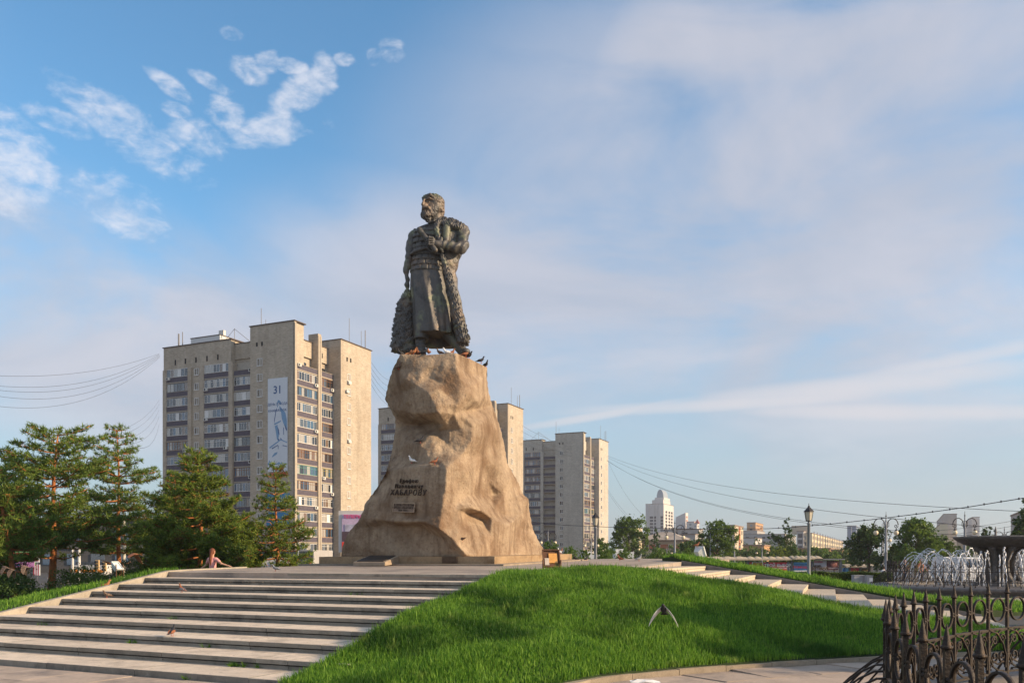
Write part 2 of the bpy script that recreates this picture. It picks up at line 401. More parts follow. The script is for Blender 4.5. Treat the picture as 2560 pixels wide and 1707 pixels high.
def poly_surface(poly, fz, h, name, mt, skirt=.6):
    pts = [Vector(p) for p in poly]; per = []
    for i, p in enumerate(pts):
        q = pts[(i+1) % len(pts)]; n = max(1, int((q-p).length/h))
        per += [p+(q-p)*t/n for t in range(n)]
    nb = len(per); x0, x1 = min(p.x for p in per), max(p.x for p in per); y0, y1 = min(p.y for p in per), max(p.y for p in per)
    inn = []
    x = x0+h*.5
    pl = [tuple(p) for p in pts]
    while x < x1:
        y = y0+h*.5
        while y < y1:
            if inside(pl, x, y) and polydist(pl+[pl[0]], x, y) > h*.4: inn.append(Vector((x, y)))
            y += h
        x += h
    vs, ed, fs, *_ = delaunay_2d_cdt(per+inn, [(i, (i+1) % nb) for i in range(nb)], [], 1, 1e-5)
    V = [(v.x, v.y, fz(v.x, v.y)) for v in vs]; m = MB(); m.add(V, [tuple(f) for f in fs], 0, True)
    b = len(m.v); base = [(p.x, p.y, fz(p.x, p.y)) for p in per]
    m.add(base+[(a, c, d-skirt) for a, c, d in base], [(i, (i+1) % nb, (i+1) % nb+nb, i+nb) for i in range(nb)])
    return m.build(name, mt)
# right stairs: going down to the right behind the lawn
rst = bpy.data.objects.new('right_stairs', None); COL.objects.link(rst)
tag(rst, 'long pale stone steps going down to the right behind the lawn', 'stairs', kind='structure')
def s_corner(k):                                                 # far corner of step k (0 = plaza edge)
    fd = 65+ (74-65)/7*k; px = (1703.3, 1764.6, 1826, 1889, 1954, 2021, 2088, 2158, 2230, 2303, 2378, 2455)[k]
    return Vector(((px-1280)/fd, F/fd))
for k in range(0, 12):
    z1 = 1.70-.1535*k
    A0 = s_corner(k); 
    # the steps run in under the lawn and end there
    tt = 12.6
    for st in range(60, 190):
        qq = A0-MM*.5-dS*(st/10)
        if inside(lawn_poly, *qq) and polydist(lawn_poly, *qq) > .35: tt = st/10; break
    near = A0-dS*tt
    nxt = s_corner(k-1) if k else A0-MM*1.2
    L = (A0-near).length; n_b = 9; rn = random.Random(k)
    for i in range(n_b):
        t0, t1 = L*i/n_b+.004, L*(i+1)/n_b-.004
        p, q = A0-dS*t0, A0-dS*t1
        if k == 0: zz = lambda x, y: plaza_z(x, y)
        else: zz = lambda x, y, z1=z1: z1
        for (za, zb, sh, back, nm) in ((-.068, 0, 0, 1.12, 'stair_slab'), (-.155, -.078, .012, .25, 'stair_riser_stone')):
            pf, qf = p-MM*sh, q-MM*sh; pb, qb = p-MM*(back), q-MM*(back)
            if nm == 'stair_slab' and k == 0: pb, qb = p-MM*.5, q-MM*.5
            poly = [(pf.x, pf.y), (qf.x, qf.y), (qb.x, qb.y), (pb.x, pb.y)][::-1]
            ar = sum(poly[j][0]*poly[(j+1) % 4][1]-poly[(j+1) % 4][0]*poly[j][1] for j in range(4))
            if ar < 0: poly = poly[::-1]
            MB().prism(poly, lambda x, y: zz(x, y)+za, lambda x, y: zz(x, y)+zb).build(nm, stone_right, rst)
# curb along the far side of the right stairs
cts = [s_corner(k)+dS*.004 for k in range(12)]
for k in range(11):
    p, q = cts[k], cts[k+1]; za, zb = 1.70-.1535*k+.05, 1.70-.1535*(k+1)+.05
    w = dS*.16
    vs = [(p.x, p.y, -.1), (q.x, q.y, -.1), (q.x+w.x, q.y+w.y, -.1), (p.x+w.x, p.y+w.y, -.1), (p.x, p.y, za), (q.x, q.y, zb), (q.x+w.x, q.y+w.y, zb), (p.x+w.x, p.y+w.y, za)]
    MB().add(vs, [(3, 2, 1, 0), (4, 5, 6, 7), (0, 1, 5, 4), (1, 2, 6, 5), (2, 3, 7, 6), (3, 0, 4, 7)]).build('curb_stone', mat('grey_curb', (.20, .19, .18), .9, .15, 2, .5, 80), rst)

lw = poly_surface(lawn_poly, lawn_z, .4, 'lawn', soil); tag(lw, 'sloping ground of the lawn between the stairs', 'lawn', kind='structure')
# grass bank beyond the right stairs
cb = [tuple(p+dS*.165) for p in cts]
bank_r = [cb[0]]+[p for p in cb[1:]]+[(19.5, 30.0), (21, 33.5), (20.0, 38), (17.0, 44.0), (12.5, 46.5), (9.7, 41.0), (6.2, 35.5)]
def bank_r_z(x, y):
    d = polydist([tuple(p) for p in cts], x, y); t = mm_(x, y)
    zr = 1.70-.1624*(t+5.43)+.06
    return max(.06, min(zr, 1.78)+.10*min(d, 1.2)-.06*max(0, d-1.5))
br = poly_surface(bank_r, bank_r_z, .8, 'right_bank', soil); tag(br, 'grass bank beyond the right hand stairs', 'bank', kind='structure')
# grass bank left of the stairs
lb0 = [tuple(fl0+fdir*i+UU*.16) for i in range(9, -1, -1)]
bank_l = lb0+[tuple(Vector((-9.75, 26.2))+UU*.24), tuple(Vector((-8.9, 28.9))+UU*.24), (-9.5, 34), (-12, 46), (-27, 52), (-34, 40), (-30, 22), (-18, 12)]
flank = [tuple(fl0+fdir*i) for i in range(10)]+[]
def bank_l_z(x, y):
    c = cc(x, y); zf = min(1.50, 1.45+.159*(c-18.26)+.0)
    # distance to the left of the flank line
    v = Vector((x, y))-fl0; d = max(0, v.dot(UU)); bk = max(0, v.dot(NU)-4.0)
    zf = max(zf, .1)
    return max(.04, zf+.02-.15*max(0, d-.2)-.10*bk+ .03*math.sin(x*1.7)*math.sin(y*1.3))
bl = poly_surface(bank_l, bank_l_z, .9, 'left_bank', soil); tag(bl, 'grass bank beside the left edge of the steps', 'bank', kind='structure')

# kerb along the lawn
def smooth_line(pts, n):
    out = []; P = [Vector(p) for p in pts]; P = [P[0]*2-P[1]]+P+[P[-1]*2-P[-2]]
    for i in range(1, len(P)-2):
        for j in range(n):
            t = j/n; out.append(.5*((2*P[i])+(P[i+1]-P[i-1])*t+(2*P[i-1]-5*P[i]+4*P[i+1]-P[i+2])*t*t+(-P[i-1]+3*P[i]-3*P[i+1]+P[i+2])*t*t*t))
    out.append(P[-2]); return out
kerb = bpy.data.objects.new('lawn_kerb', None); COL.objects.link(kerb); tag(kerb, 'low curved stone kerb along the foot of the lawn', 'kerb', kind='structure')
kl = smooth_line(curb_pts, 6)
acc = [0]
for a, b in zip(kl[:-1], kl[1:]): acc.append(acc[-1]+(b-a).length)
def at_len(s):
    for i in range(len(kl)-1):
        if acc[i+1] >= s: t = (s-acc[i])/(acc[i+1]-acc[i]); return kl[i]+(kl[i+1]-kl[i])*t
    return kl[-1]
s = 0.0; ki = 0
while s < acc[-1]-.9:
    e = s+.98; pts = [at_len(s+.006+(e-s-.012)*i/3) for i in range(4)]; jz = random.uniform(-.012, .008)
    out_, in_ = [], []
    for i, p in enumerate(pts):
        d = (pts[min(i+1, 3)]-pts[max(i-1, 0)]).normalized(); n = Vector((d.y, -d.x)); out_.append(p+n*.09); in_.append(p-n*.05)
    ring = out_+in_[::-1]
    MB().prism([(q.x, q.y) for q in ring], -.1, .085+jz).build('kerb_stone', mat('kerb_stone', (.33, .27, .20), .9, .18, 3, .7, 60, obj=.1), kerb)
    s = e; ki += 1

# paving in front of the lawn: big slabs in rows that follow the kerb, a little uneven
pav = bpy.data.objects.new('pavement', None); COL.objects.link(pav); tag(pav, 'uneven square paving slabs in front of the lawn', 'pavement', kind='structure')
base = MB().prism([(-14, -4), (16, -4), (22, 16), (13, 17.2), (9.5, 16.3), (4.2, 14.5), (.6, 11.95), (-2.5, 11.2), (-6, 12.0), (-14, 17)], -.15, -.018); base.build('pavement_bed', mat('joint_dirt', (.10, .075, .05), 1, .3, 5, .5, 60), pav)
rnp = random.Random(11)
ctr = Vector((5.64, 5.9))
slab_rows = [(2.2+1.02*i) for i in range(1, 11)]
def put_slab(q, z, tilt):
    m = MB(); cx = sum(p.x for p in q)/4; cy = sum(p.y for p in q)/4
    zz = lambda x, y: z+tilt[0]*(x-cx)+tilt[1]*(y-cy)
    m.prism([(p.x, p.y) for p in q], lambda x, y: zz(x, y)-.06, zz); return m.build('paving_slab', pave_mat, pav)
# rows parallel to the kerb
def kerb_off(s, d):
    p = at_len(max(0, min(acc[-1], s))); a = at_len(max(0, s-.2)); b = at_len(min(acc[-1], s+.2)); t = (b-a).normalized(); n = Vector((t.y, -t.x))
    return p+n*(.105+d)
dd = 0.0
for r in range(5):
    w = .98; s = -.3+(r % 2)*.55
    while s < acc[-1]-1.5:
        e = s+1.03+.04*r
        j = lambda: Vector((rnp.uniform(-.012, .012), rnp.uniform(-.012, .012)))
        q = [kerb_off(s+.008, dd+w-.012)+j(), kerb_off(e-.008, dd+w-.012)+j(), kerb_off(e-.008, dd+.006)+j(), kerb_off(s+.008, dd+.006)+j()]
        if q[0].x > 12.5 or min(t.x for t in q) < -1.3: s = e; continue
        put_slab(q, rnp.uniform(-.006, .006), (rnp.uniform(-.022, .022), rnp.uniform(-.02, .02))); s = e
    dd += w
# the wide slabs in front of the steps, laid square to them
for i in range(-1, 12):
    for j in range(1, 6):
        c0 = C1-.01-1.1*j; u0 = 3.35+1.1*i
        o = NU*c0+UU*u0
        q = [o, o+UU*1.092, o+UU*1.092+NU*1.092, o+NU*1.092][::-1]
        ctrp = o+NU*.5+UU*.5
        if ctrp.y < 6.2: continue
        if max(t.x for t in q) > -1.0: continue
        put_slab(q, rnp.uniform(-.002, .002), (rnp.uniform(-.004, .004), rnp.uniform(-.004, .004)))
# ------------------------------------------------------------------ monument: slab, rock, statue
rock_mat = mat('cast_rock', (.39, .29, .195), .95, .20, .9, 3.0, 13, spots=[((.21, .13, .075), .55, .46, .66), ((.50, .38, .25), .8, .58, .76), ((.13, .095, .065), 2.3, .60, .76), ((.60, .55, .46), 14.0, .70, .76), ((.22, .14, .085), 9.0, .56, .72)], streak=((.14, .085, .05), .85, 2.6), detail=9)
slab_mat = mat('slab_stone', (.36, .25, .145), .92, .18, 1.5, 1.2, 40, spots=[((.20, .115, .055), 1.3, .52, .72), ((.13, .12, .11), .8, .60, .75)])
mon = thing('monument_plinth', 'huge rough-hewn brown rock plinth on a low slab carrying the bronze statue', 'plinth', (0, 0, 0))
C0 = Vector((-.60, 29.5)); SL = Vector((-7.16, 31.9)); SR = Vector((2.60, 37.4)); SB = SL+(SR-C0)
def pz_(x, y): return plaza_z(x, y)
n_l = 5
def slab_course(C0, SL, SR, z0, z1, name, nl, nr, mt, w=1.2):
    SBk = SL+(SR-C0)
    for (P, Q, n, inn) in ((C0, SL, nl, (SR-C0).normalized()), (C0, SR, nr, (SL-C0).normalized())):
        for i in range(n):
            a = P+(Q-P)*(i/n); b = P+(Q-P)*((i+1)/n); d = (b-a).normalized()
            a = a+d*(.003 if not (i == 0) else (0 if P is C0 and inn == (SR-C0).normalized() else w)); b = b-d*.003
            q = [a, b, b+inn*w, a+inn*w]
            ar = sum(q[j].x*q[(j+1) % 4].y-q[(j+1) % 4].x*q[j].y for j in range(4))
            if ar < 0: q = q[::-1]
            MB().prism([(p.x, p.y) for p in q], z0, z1).build(name, mt, mon)
    iC = C0+(SR-C0).normalized()*w+(SL-C0).normalized()*w
    MB().prism([tuple(C0+(SR-C0)*.06+(SL-C0)*.06), tuple(SR+(SL-C0)*.06), tuple(SBk), tuple(SL+(SR-C0)*.06)], 1.4, (lambda x, y: z1(x, y)-.006)).build(name+'_core', mt, mon)
e1 = (SL-C0).normalized(); e2 = (SR-C0).normalized()
slab_course(C0-e1*.55-e2*.55, SL+e1*.5-e2*.55, SR-e1*.55+e2*.6, 1.2, lambda x, y: plaza_z(x, y)+.055, 'low_step', 6, 7, mat('low_step_stone', (.30, .24, .18), .9, .2, 3, .8, 50, obj=.12), w=.5)
slab_course(C0, SL, SR, 1.3, lambda x, y: 1.905+.0150*(cc(x, y)-cc(*C0)), 'base_slab', 3, 2, slab_mat)

# rock: front described point by point (position in the view and true distance), then filled to a closed body
RP = [(490, 95, 31.2), (680, 100, 31.1), (865, 88, 31.0), (960, 128, 32.0), (1075, 185, 33.3),
 (440, 190, 31.5), (560, 190, 31.05), (700, 185, 30.95), (868, 185, 30.85), (960, 230, 31.9), (1072, 240, 33.3),
 (900, 270, 30.75), (955, 350, 30.85), (780, 300, 30.75), (700, 250, 30.95), (640, 230, 30.85),
 (410, 280, 31.95), (430, 300, 31.8), (520, 260, 30.95), (600, 310, 30.70), (690, 370, 30.30), (722, 440, 30.15), (742, 490, 30.10), (600, 497, 30.95), (485, 478, 31.6), (435, 445, 32.0), (385, 400, 32.35), (430, 330, 31.95), (460, 320, 31.6), (455, 375, 31.9),
 (425, 470, 32.1), (455, 530, 32.3), (455, 600, 32.3),
 (790, 565, 30.85), (818, 606, 31.2), (740, 616, 31.45), (600, 626, 31.75), (520, 655, 31.85), (700, 570, 31.85), (560, 575, 32.3),
 (535, 690, 31.5), (620, 708, 30.95), (705, 690, 30.9), (690, 645, 31.15), (660, 745, 30.75), (685, 800, 30.55), (690, 832, 30.42), (820, 720, 30.98), (900, 600, 31.10), (850, 500, 30.65), (800, 430, 30.40), (870, 440, 30.55),
 (900, 480, 31.0), (930, 520, 31.1), (975, 580, 31.15), (968, 680, 31.05), (905, 780, 30.75), (815, 852, 30.0), (750, 780, 30.55),
 (430, 760, 32.2), (390, 900, 32.1), (540, 760, 31.45), (500, 850, 31.35), (600, 820, 31.0),
 (400, 884, 31.65), (500, 862, 31.05), (580, 852, 30.65), (700, 846, 30.20), (802, 868, 29.85), (580, 836, 30.85), (700, 830, 30.45),
 (795, 1000, 29.85), (780, 1100, 29.80), (762, 1190, 29.78), (350, 960, 31.7), (300, 1050, 31.75), (245, 1150, 31.8), (330, 1000, 32.1), (250, 1105, 32.3), (240, 1150, 32.3),
 (450, 1190, 30.95), (640, 1190, 30.25), (580, 1000, 30.55), (450, 1000, 31.15), (600, 1100, 30.45), (400, 1100, 31.25),
 (205, 1222, 31.9), (330, 1212, 31.30), (450, 1226, 30.75), (640, 1226, 29.90), (752, 1278, 29.45), (850, 1352, 29.65), (940, 1452, 29.95),
 (235, 1262, 31.95), (450, 1256, 31.35), (640, 1262, 30.95), (740, 1320, 30.45), (820, 1400, 30.15), (240, 1462, 31.95), (450, 1462, 31.25), (700, 1462, 30.60), (880, 1462, 30.2), (225, 1350, 31.9),
 (170, 1262, 32.3), (130, 1310, 32.4), (95, 1400, 32.45), (88, 1462, 32.5), (150, 1400, 32.2),
 (1085, 350, 33.6), (1110, 440, 33.9), (1140, 520, 34.1), (1165, 600, 34.3), (1190, 700, 34.6), (1210, 830, 34.9), (1250, 900, 35.1), (1290, 970, 35.3), (1310, 1030, 35.4), (1355, 1075, 35.3), (1360, 1150, 35.6), (1385, 1280, 35.8), (1430, 1370, 36.0), (1475, 1440, 36.2), (1478, 1462, 36.2),
 (1010, 410, 31.45), (1000, 300, 31.7), (1030, 460, 33.0), (1060, 380, 32.9), (1040, 560, 31.7), (1095, 520, 33.1), (1145, 610, 33.6), (1120, 700, 33.5), (1050, 640, 31.75), (1160, 760, 33.7), (1185, 900, 33.75), (1190, 1040, 33.7), (1120, 1150, 32.6), (1050, 780, 32.3), (950, 900, 31.0), (950, 1050, 31.2), (1080, 950, 33.1), (1110, 1040, 33.6), (870, 960, 30.45), (870, 1110, 30.45),
 (800, 1180, 29.95), (870, 1146, 30.25), (960, 1132, 30.65), (1040, 1155, 31.3), (1110, 1205, 31.9), (1225, 1250, 33.0), (1215, 1440, 33.1), (960, 1175, 31.5), (1040, 1210, 32.1), (900, 1260, 30.35), (1100, 1330, 31.8), (1000, 1450, 30.6), (1245, 1440, 34.0), (1250, 1260, 33.9), (1300, 1180, 34.5), (1260, 1060, 34.5), (1340, 1450, 35.0), (1320, 1280, 35.1), (820, 1290, 29.75), (900, 1400, 30.0), (1200, 1190, 33.6)]
RE = [((520, 260), (600, 310)), ((600, 310), (690, 370)), ((690, 370), (722, 440)), ((722, 440), (742, 490)), ((742, 490), (600, 497)), ((600, 497), (485, 478)), ((485, 478), (435, 445)), ((742, 490), (790, 565)), ((790, 565), (818, 606)),
 ((818, 606), (740, 616)), ((740, 616), (600, 626)), ((600, 626), (520, 655)), ((520, 655), (535, 690)), ((535, 690), (620, 708)), ((620, 708), (660, 745)), ((660, 745), (685, 800)), ((685, 800), (690, 832)),
 ((930, 520), (975, 580)), ((975, 580), (968, 680)), ((968, 680), (905, 780)), ((905, 780), (815, 852)), ((400, 884), (500, 862)), ((500, 862), (580, 852)), ((580, 852), (700, 846)), ((700, 846), (802, 868)),
 ((802, 868), (795, 1000)), ((795, 1000), (780, 1100)), ((780, 1100), (762, 1190)), ((205, 1222), (330, 1212)), ((330, 1212), (450, 1226)), ((450, 1226), (640, 1226)), ((640, 1226), (752, 1278)), ((752, 1278), (850, 1352)), ((850, 1352), (940, 1452)),
 ((235, 1262), (450, 1256)), ((450, 1256), (640, 1262)), ((640, 1262), (740, 1320)), ((235, 1262), (225, 1350)), ((225, 1350), (240, 1462)), ((865, 88), (868, 185)), ((868, 185), (900, 270)), ((900, 270), (955, 350)), ((400, 884), (350, 960)), ((350, 960), (300, 1050)), ((300, 1050), (245, 1150)),
 ((800, 1180), (870, 1146)), ((870, 1146), (960, 1132)), ((960, 1132), (1040, 1155)), ((1040, 1155), (1110, 1205)), ((1110, 1205), (1225, 1250)), ((1225, 1250), (1215, 1440)), ((1145, 610), (1160, 760)), ((1160, 760), (1185, 900)), ((1185, 900), (1190, 1040)), ((1190, 1040), (1120, 1150))]
SIL = [(490, 95), (680, 100), (865, 88), (960, 128), (1075, 185), (1072, 240), (1085, 350), (1110, 440), (1140, 520), (1165, 600), (1190, 700), (1210, 830), (1250, 900), (1290, 970), (1310, 1030), (1355, 1075), (1360, 1150), (1385, 1280), (1430, 1370), (1475, 1440), (1478, 1462),
 (1340, 1462), (1215, 1462), (1000, 1462), (880, 1462), (700, 1462), (450, 1462), (240, 1462), (88, 1462), (95, 1400), (130, 1310), (170, 1262), (205, 1222), (240, 1150), (250, 1105), (330, 1000), (390, 900), (430, 760), (455, 600), (455, 530), (425, 470), (385, 400), (410, 280), (440, 190)]
for q in ((1340, 1462, 35.0), (1215, 1462, 33.1), (1000, 1462, 30.6)): RP.append(q)
def build_rock():
    ix = {(p[0], p[1]): i for i, p in enumerate(RP)}
    edges = [(ix[a], ix[b]) for a, b in RE if a in ix and b in ix]+[(ix[SIL[i]], ix[SIL[(i+1) % len(SIL)]]) for i in range(len(SIL))]
    vs, ed, fs, ov, _, _ = delaunay_2d_cdt([Vector((p[0], p[1])) for p in RP], edges, [], 0, 1e-4)
    Yc = []
    for i, o in enumerate(ov):
        if o: Yc.append(RP[o[0]][2])
        else: Yc.append(31.0)
    tri = [(np.array([vs[a][:] for a in f]), np.array([Yc[a] for a in f])) for f in fs]
    # raster of the piecewise linear front
    G = 4.0; W_, H_ = int(1500/G)+2, int(1480/G)+2
    Dm = np.full((H_, W_), np.nan)
    for T, y in tri:
        x0, x1 = int(T[:, 0].min()//G), int(T[:, 0].max()//G)+1; y0, y1 = int(T[:, 1].min()//G), int(T[:, 1].max()//G)+1
        gx, gy = np.meshgrid(np.arange(x0, x1+1)*G, np.arange(y0, y1+1)*G)
        d = (T[1, 1]-T[2, 1])*(T[0, 0]-T[2, 0])+(T[2, 0]-T[1, 0])*(T[0, 1]-T[2, 1])
        if abs(d) < 1e-6: continue
        a = ((T[1, 1]-T[2, 1])*(gx-T[2, 0])+(T[2, 0]-T[1, 0])*(gy-T[2, 1]))/d; b = ((T[2, 1]-T[0, 1])*(gx-T[2, 0])+(T[0, 0]-T[2, 0])*(gy-T[2, 1]))/d; c = 1-a-b
        ok = (a > -.02) & (b > -.02) & (c > -.02); val = a*y[0]+b*y[1]+c*y[2]
        sub = Dm[y0:y1+1, x0:x1+1]; ok = ok[:sub.shape[0], :sub.shape[1]]; sub[ok] = val[:sub.shape[0], :sub.shape[1]][ok]
    m0 = ~np.isnan(Dm); Z0 = np.where(m0, Dm, 0.0)
    def blur(a, n):
        for _ in range(n):
            p = np.pad(a, 1, mode='edge'); a = (p[:-2, 1:-1]+p[2:, 1:-1]+p[1:-1, :-2]+p[1:-1, 2:]+2*p[1:-1, 1:-1])/6
        return a
    w = blur(m0.astype(float), 7); s_ = blur(Z0, 7); S = np.where(w > 1e-3, s_/np.maximum(w, 1e-3), 31.0)
    w2 = blur(m0.astype(float), 1); S2 = np.where(w2 > 1e-3, blur(Z0, 1)/np.maximum(w2, 1e-3), 31.0)
    S = np.where(w > .999, .5*S+.5*S2, S)
    def samp(x, y):
        fx, fy = x/G, y/G; i, j = int(fx), int(fy); a, b = fx-i, fy-j
        return (S[j, i]*(1-a)+S[j, i+1]*a)*(1-b)+(S[j+1, i]*(1-a)+S[j+1, i+1]*a)*b
    h = 9.0; per = []
    top_n = []
    for i, p in enumerate(SIL):
        q = SIL[(i+1) % len(SIL)]; L = math.dist(p, q); n = max(1, int(L/h)); nx_, ny_ = -(q[1]-p[1])/L, (q[0]-p[0])/L
        for t in range(n):
            wob = 0 if (i in (0, 1, 2, 3) or p[1] >= 1440 and q[1] >= 1440) else 2.2*math.sin(t*1.3+i*2.1)*math.sin(math.pi*t/n)
            per.append((p[0]+(q[0]-p[0])*t/n+nx_*wob, p[1]+(q[1]-p[1])*t/n+ny_*wob)); top_n.append(i < 4)
    nb = len(per); inn = []; yy = 100; rn = random.Random(5); r = 0
    while yy < 1458:
        xx = 90+(h/2 if r % 2 else 0)
        while xx < 1478:
            X_, Y_ = xx+rn.uniform(-1.5, 1.5), yy+rn.uniform(-1.5, 1.5)
            if inside(SIL, X_, Y_) and polydist(SIL+[SIL[0]], X_, Y_) > h*.55: inn.append((X_, Y_))
            xx += h
        yy += h*.87; r += 1
    P2, _, F2, o2, _, _ = delaunay_2d_cdt([Vector(p) for p in per+inn], [(i, (i+1) % nb) for i in range(nb)], [], 1, 1e-4)
    from mathutils import noise as mn
    n = len(P2); front = []; back = []
    edge = {}
    left = sorted([(p[1], p[0]) for p in SIL if p[0] <= 490 or p[1] == 95]); 
    Yl = lambda y: np.interp(y, [95, 400, 600, 900, 1150, 1462], [31.2, 32.0, 32.3, 32.1, 32.3, 32.5]); Yr = lambda y: np.interp(y, [88, 185, 600, 1000, 1462], [32.9, 33.3, 34.3, 35.35, 36.2])
    xl = lambda y: np.interp(y, [95, 190, 280, 400, 470, 530, 600, 760, 900, 1000, 1105, 1222, 1310, 1400, 1462], [490, 440, 410, 385, 425, 455, 455, 430, 390, 330, 250, 205, 130, 95, 88])
    xr = lambda y: np.interp(y, [88, 128, 185, 350, 600, 830, 970, 1075, 1280, 1440, 1462], [865, 960, 1075, 1085, 1165, 1210, 1290, 1355, 1385, 1475, 1478])
    for i, v in enumerate(P2):
        x, y = v; px, py = 820+x/2.703, 850+y/2.703; Y = samp(x, y)
        p = Wp(px, py, Y)
        isb = i < nb
        if not isb:
            nz = mn.noise(p*1.3)*.05+mn.noise(p*3.1)*.045-abs(mn.noise(p*2.0+Vector((7, 3, 1))))*.05+mn.noise(p*8)*.024
            e = min(1, polydist(SIL+[SIL[0]], x, y)/40); p = Wp(px, py, Y+nz*e)
        front.append(tuple(p))
        t = min(1, max(0, (x-xl(y))/max(1, xr(y)-xl(y)))); Yb = Yl(y)*(1-t)+Yr(y)*t
        if isb and not top_n[i]: back.append(tuple(p)); continue
        bul = 2.6*math.sqrt(max(0, math.sin(math.pi*t))) if y < 1200 else 3.0*math.sqrt(max(0, math.sin(math.pi*t)))
        if isb: bul = 2.9-1.0*t
        q = Wp(px, py, Yb); back.append((q.x, max(q.y+bul, p.y+.05), q.z))
    V = front+back; Fs = [tuple(f) for f in F2]; 
    # face orientation: image y points down
    out = [f[::-1] for f in Fs]
    a, b, c = (Vector(front[k]) for k in out[0][:3])
    if (b-a).cross(c-a).y > 0: out = Fs; 
    bk = [tuple(k+n for k in f[::-1]) for f in out]
    cap = [(i, (i+1) % nb, (i+1) % nb+n, i+n) for i in range(nb) if top_n[i] or top_n[(i-1) % nb]]
    mb = MB(); mb.add(V, out+bk, 0, True); mb.add([V[k] for f in cap for k in f], [(4*i, 4*i+1, 4*i+2, 4*i+3) for i in range(len(cap))], 0, False)
    me = mb.mesh('rock', rock_mat); bm = bmesh.new(); bm.from_mesh(me); bmesh.ops.remove_doubles(bm, verts=bm.verts, dist=.0015); bmesh.ops.recalc_face_normals(bm, faces=bm.faces); bm.to_mesh(me); bm.free()
    return link('rock', me, mon), samp
rock, rsamp = build_rock()

# inscription cut into the rock, and the two plaques
dark_let = mat('cut_letter', (.075, .052, .038), .9, .1, 5)
def panel_pt(cx, cy, off=0.0):
    p = Wp(820+cx/2.703, 850+cy/2.703, rsamp(cx, cy)+off); return p
pa, pb, pc_ = panel_pt(440, 950), panel_pt(700, 950), panel_pt(560, 1060)
pn = (pb-pa).cross(pc_-pa).normalized()
if pn.y > 0: pn = -pn
px_ = (pb-pa).normalized(); py_ = pn.cross(px_).normalized()
def on_panel(me, cx, cy, name, par, out=.03, sc_=None):
    o = link(name, me, par); p = panel_pt(cx, cy)+pn*out
    R = Matrix((px_, py_, pn)).transposed().to_4x4(); o.matrix_local = Matrix.Translation(p) @ R; return o
for txt, cx, cy, size, shear in (('Ерофею', 552, 954, .20, 0), ('Павловичу', 550, 990, .21, 0), ('ХАБАРОВУ', 545, 1033, .285, .06)):
    me = text_mesh(txt, size, dark_let, 'inscription', .03, bold=-.002, shear=shear, cspace=1.3 if size < .25 else 1.22)
    on_panel(me, cx, cy, 'inscription', mon, .03)
pq = thing('stone_plaque', 'small rectangular plaque with raised lettering fixed under the inscription on the rock', 'plaque', (0, 0, 0))
pl_m = mat('plaque_bronze', (.24, .165, .115), .6, .15, 8, .4, 60, metal=.2)
p0 = panel_pt(522, 1134)+pn*.05; R3 = Matrix((px_, py_, pn)).transposed().to_4x4()
T4 = Matrix.Translation(p0) @ R3
mbp = MB(); mbp.box((0, 0, 0), (1.02, .30, .06), M4=T4); 
mbp.build('plate', pl_m, pq)
mbr = MB()
for (c, d) in (((0, .155, .03), (1.05, .02, .03)), ((0, -.155, .03), (1.05, .02, .03)), ((-.515, 0, .03), (.02, .29, .03)), ((.515, 0, .03), (.02, .29, .03))): mbr.box(c, d, M4=T4)
mbr.build('rim', mat('plaque_rim', (.42, .30, .20), .6, .1, 8, metal=.2), pq)
for txt, dy, sz in (('В ДЕНЬ СТОЛЕТИЯ', .085, .105), ('ГОРОДА ХАБАРОВСКА', -.01, .098), ('1858–1958 г.', -.105, .095)):
    me = text_mesh(txt, sz, dark_let, 'lettering', .006, bold=.001); o = link('lettering', me, pq); o.matrix_local = T4 @ Matrix.Translation((0, dy, .035))

# sloping open-book slab and bronze plaque at the foot
fs = thing('memorial_slab', 'dark sloping memorial slab lying against the base of the plinth', 'memorial slab', (0, 0, 0))
dn = Vector((SL-C0).normalized()); nrm = Vector((-.29, -.957))
pt = C0+(SL-C0)*.615
zb = plaza_z(*pt)+.06
def fpt(u, v, z): p = pt+dn*u+nrm*v; return (p.x, p.y, z)
w = .62
vs = [fpt(-w, .0, zb), fpt(w, .0, zb), fpt(w, 1.15, zb-.06), fpt(-w, 1.15, zb-.06), fpt(-w, .004, 1.93), fpt(w, .004, 1.93), fpt(w, 1.15, zb+.06), fpt(-w, 1.15, zb+.06)]
MB().add(vs, [(0, 1, 2, 3), (7, 6, 5, 4), (3, 2, 6, 7), (2, 1, 5, 6), (0, 3, 7, 4)]).build('stone_wedge', mat('slab_cheek', (.36, .28, .20), .9, .15, 3, .6, 60), fs)
def sl(u, t, o): 
    z = 1.93+(zb+.06-1.93)*t; p = pt+dn*u+nrm*(.004+1.146*t); return (p.x, p.y, z+o)
vs = [sl(-w+.1, .04, .004), sl(w-.1, .04, .004), sl(w-.1, .93, .004), sl(-w+.1, .93, .004)]; vs += [(a, b, c+.025) for a, b, c in vs]
MB().add(vs, [(0, 3, 2, 1), (4, 5, 6, 7), (0, 1, 5, 4), (1, 2, 6, 5), (2, 3, 7, 6), (3, 0, 4, 7)]).build('dark_plate', mat('dark_plate', (.035, .03, .027), .45, .2, 9, .5, 40), fs)
bp = thing('bronze_plaque', 'small dark bronze plaque set flat on the front of the base slab', 'plaque', (0, 0, 0))
q0 = C0+(SL-C0)*.24
def fq(u, v, z): p = q0+dn*u+nrm*v; return (p.x, p.y, z)
zc_ = plaza_z(*q0)
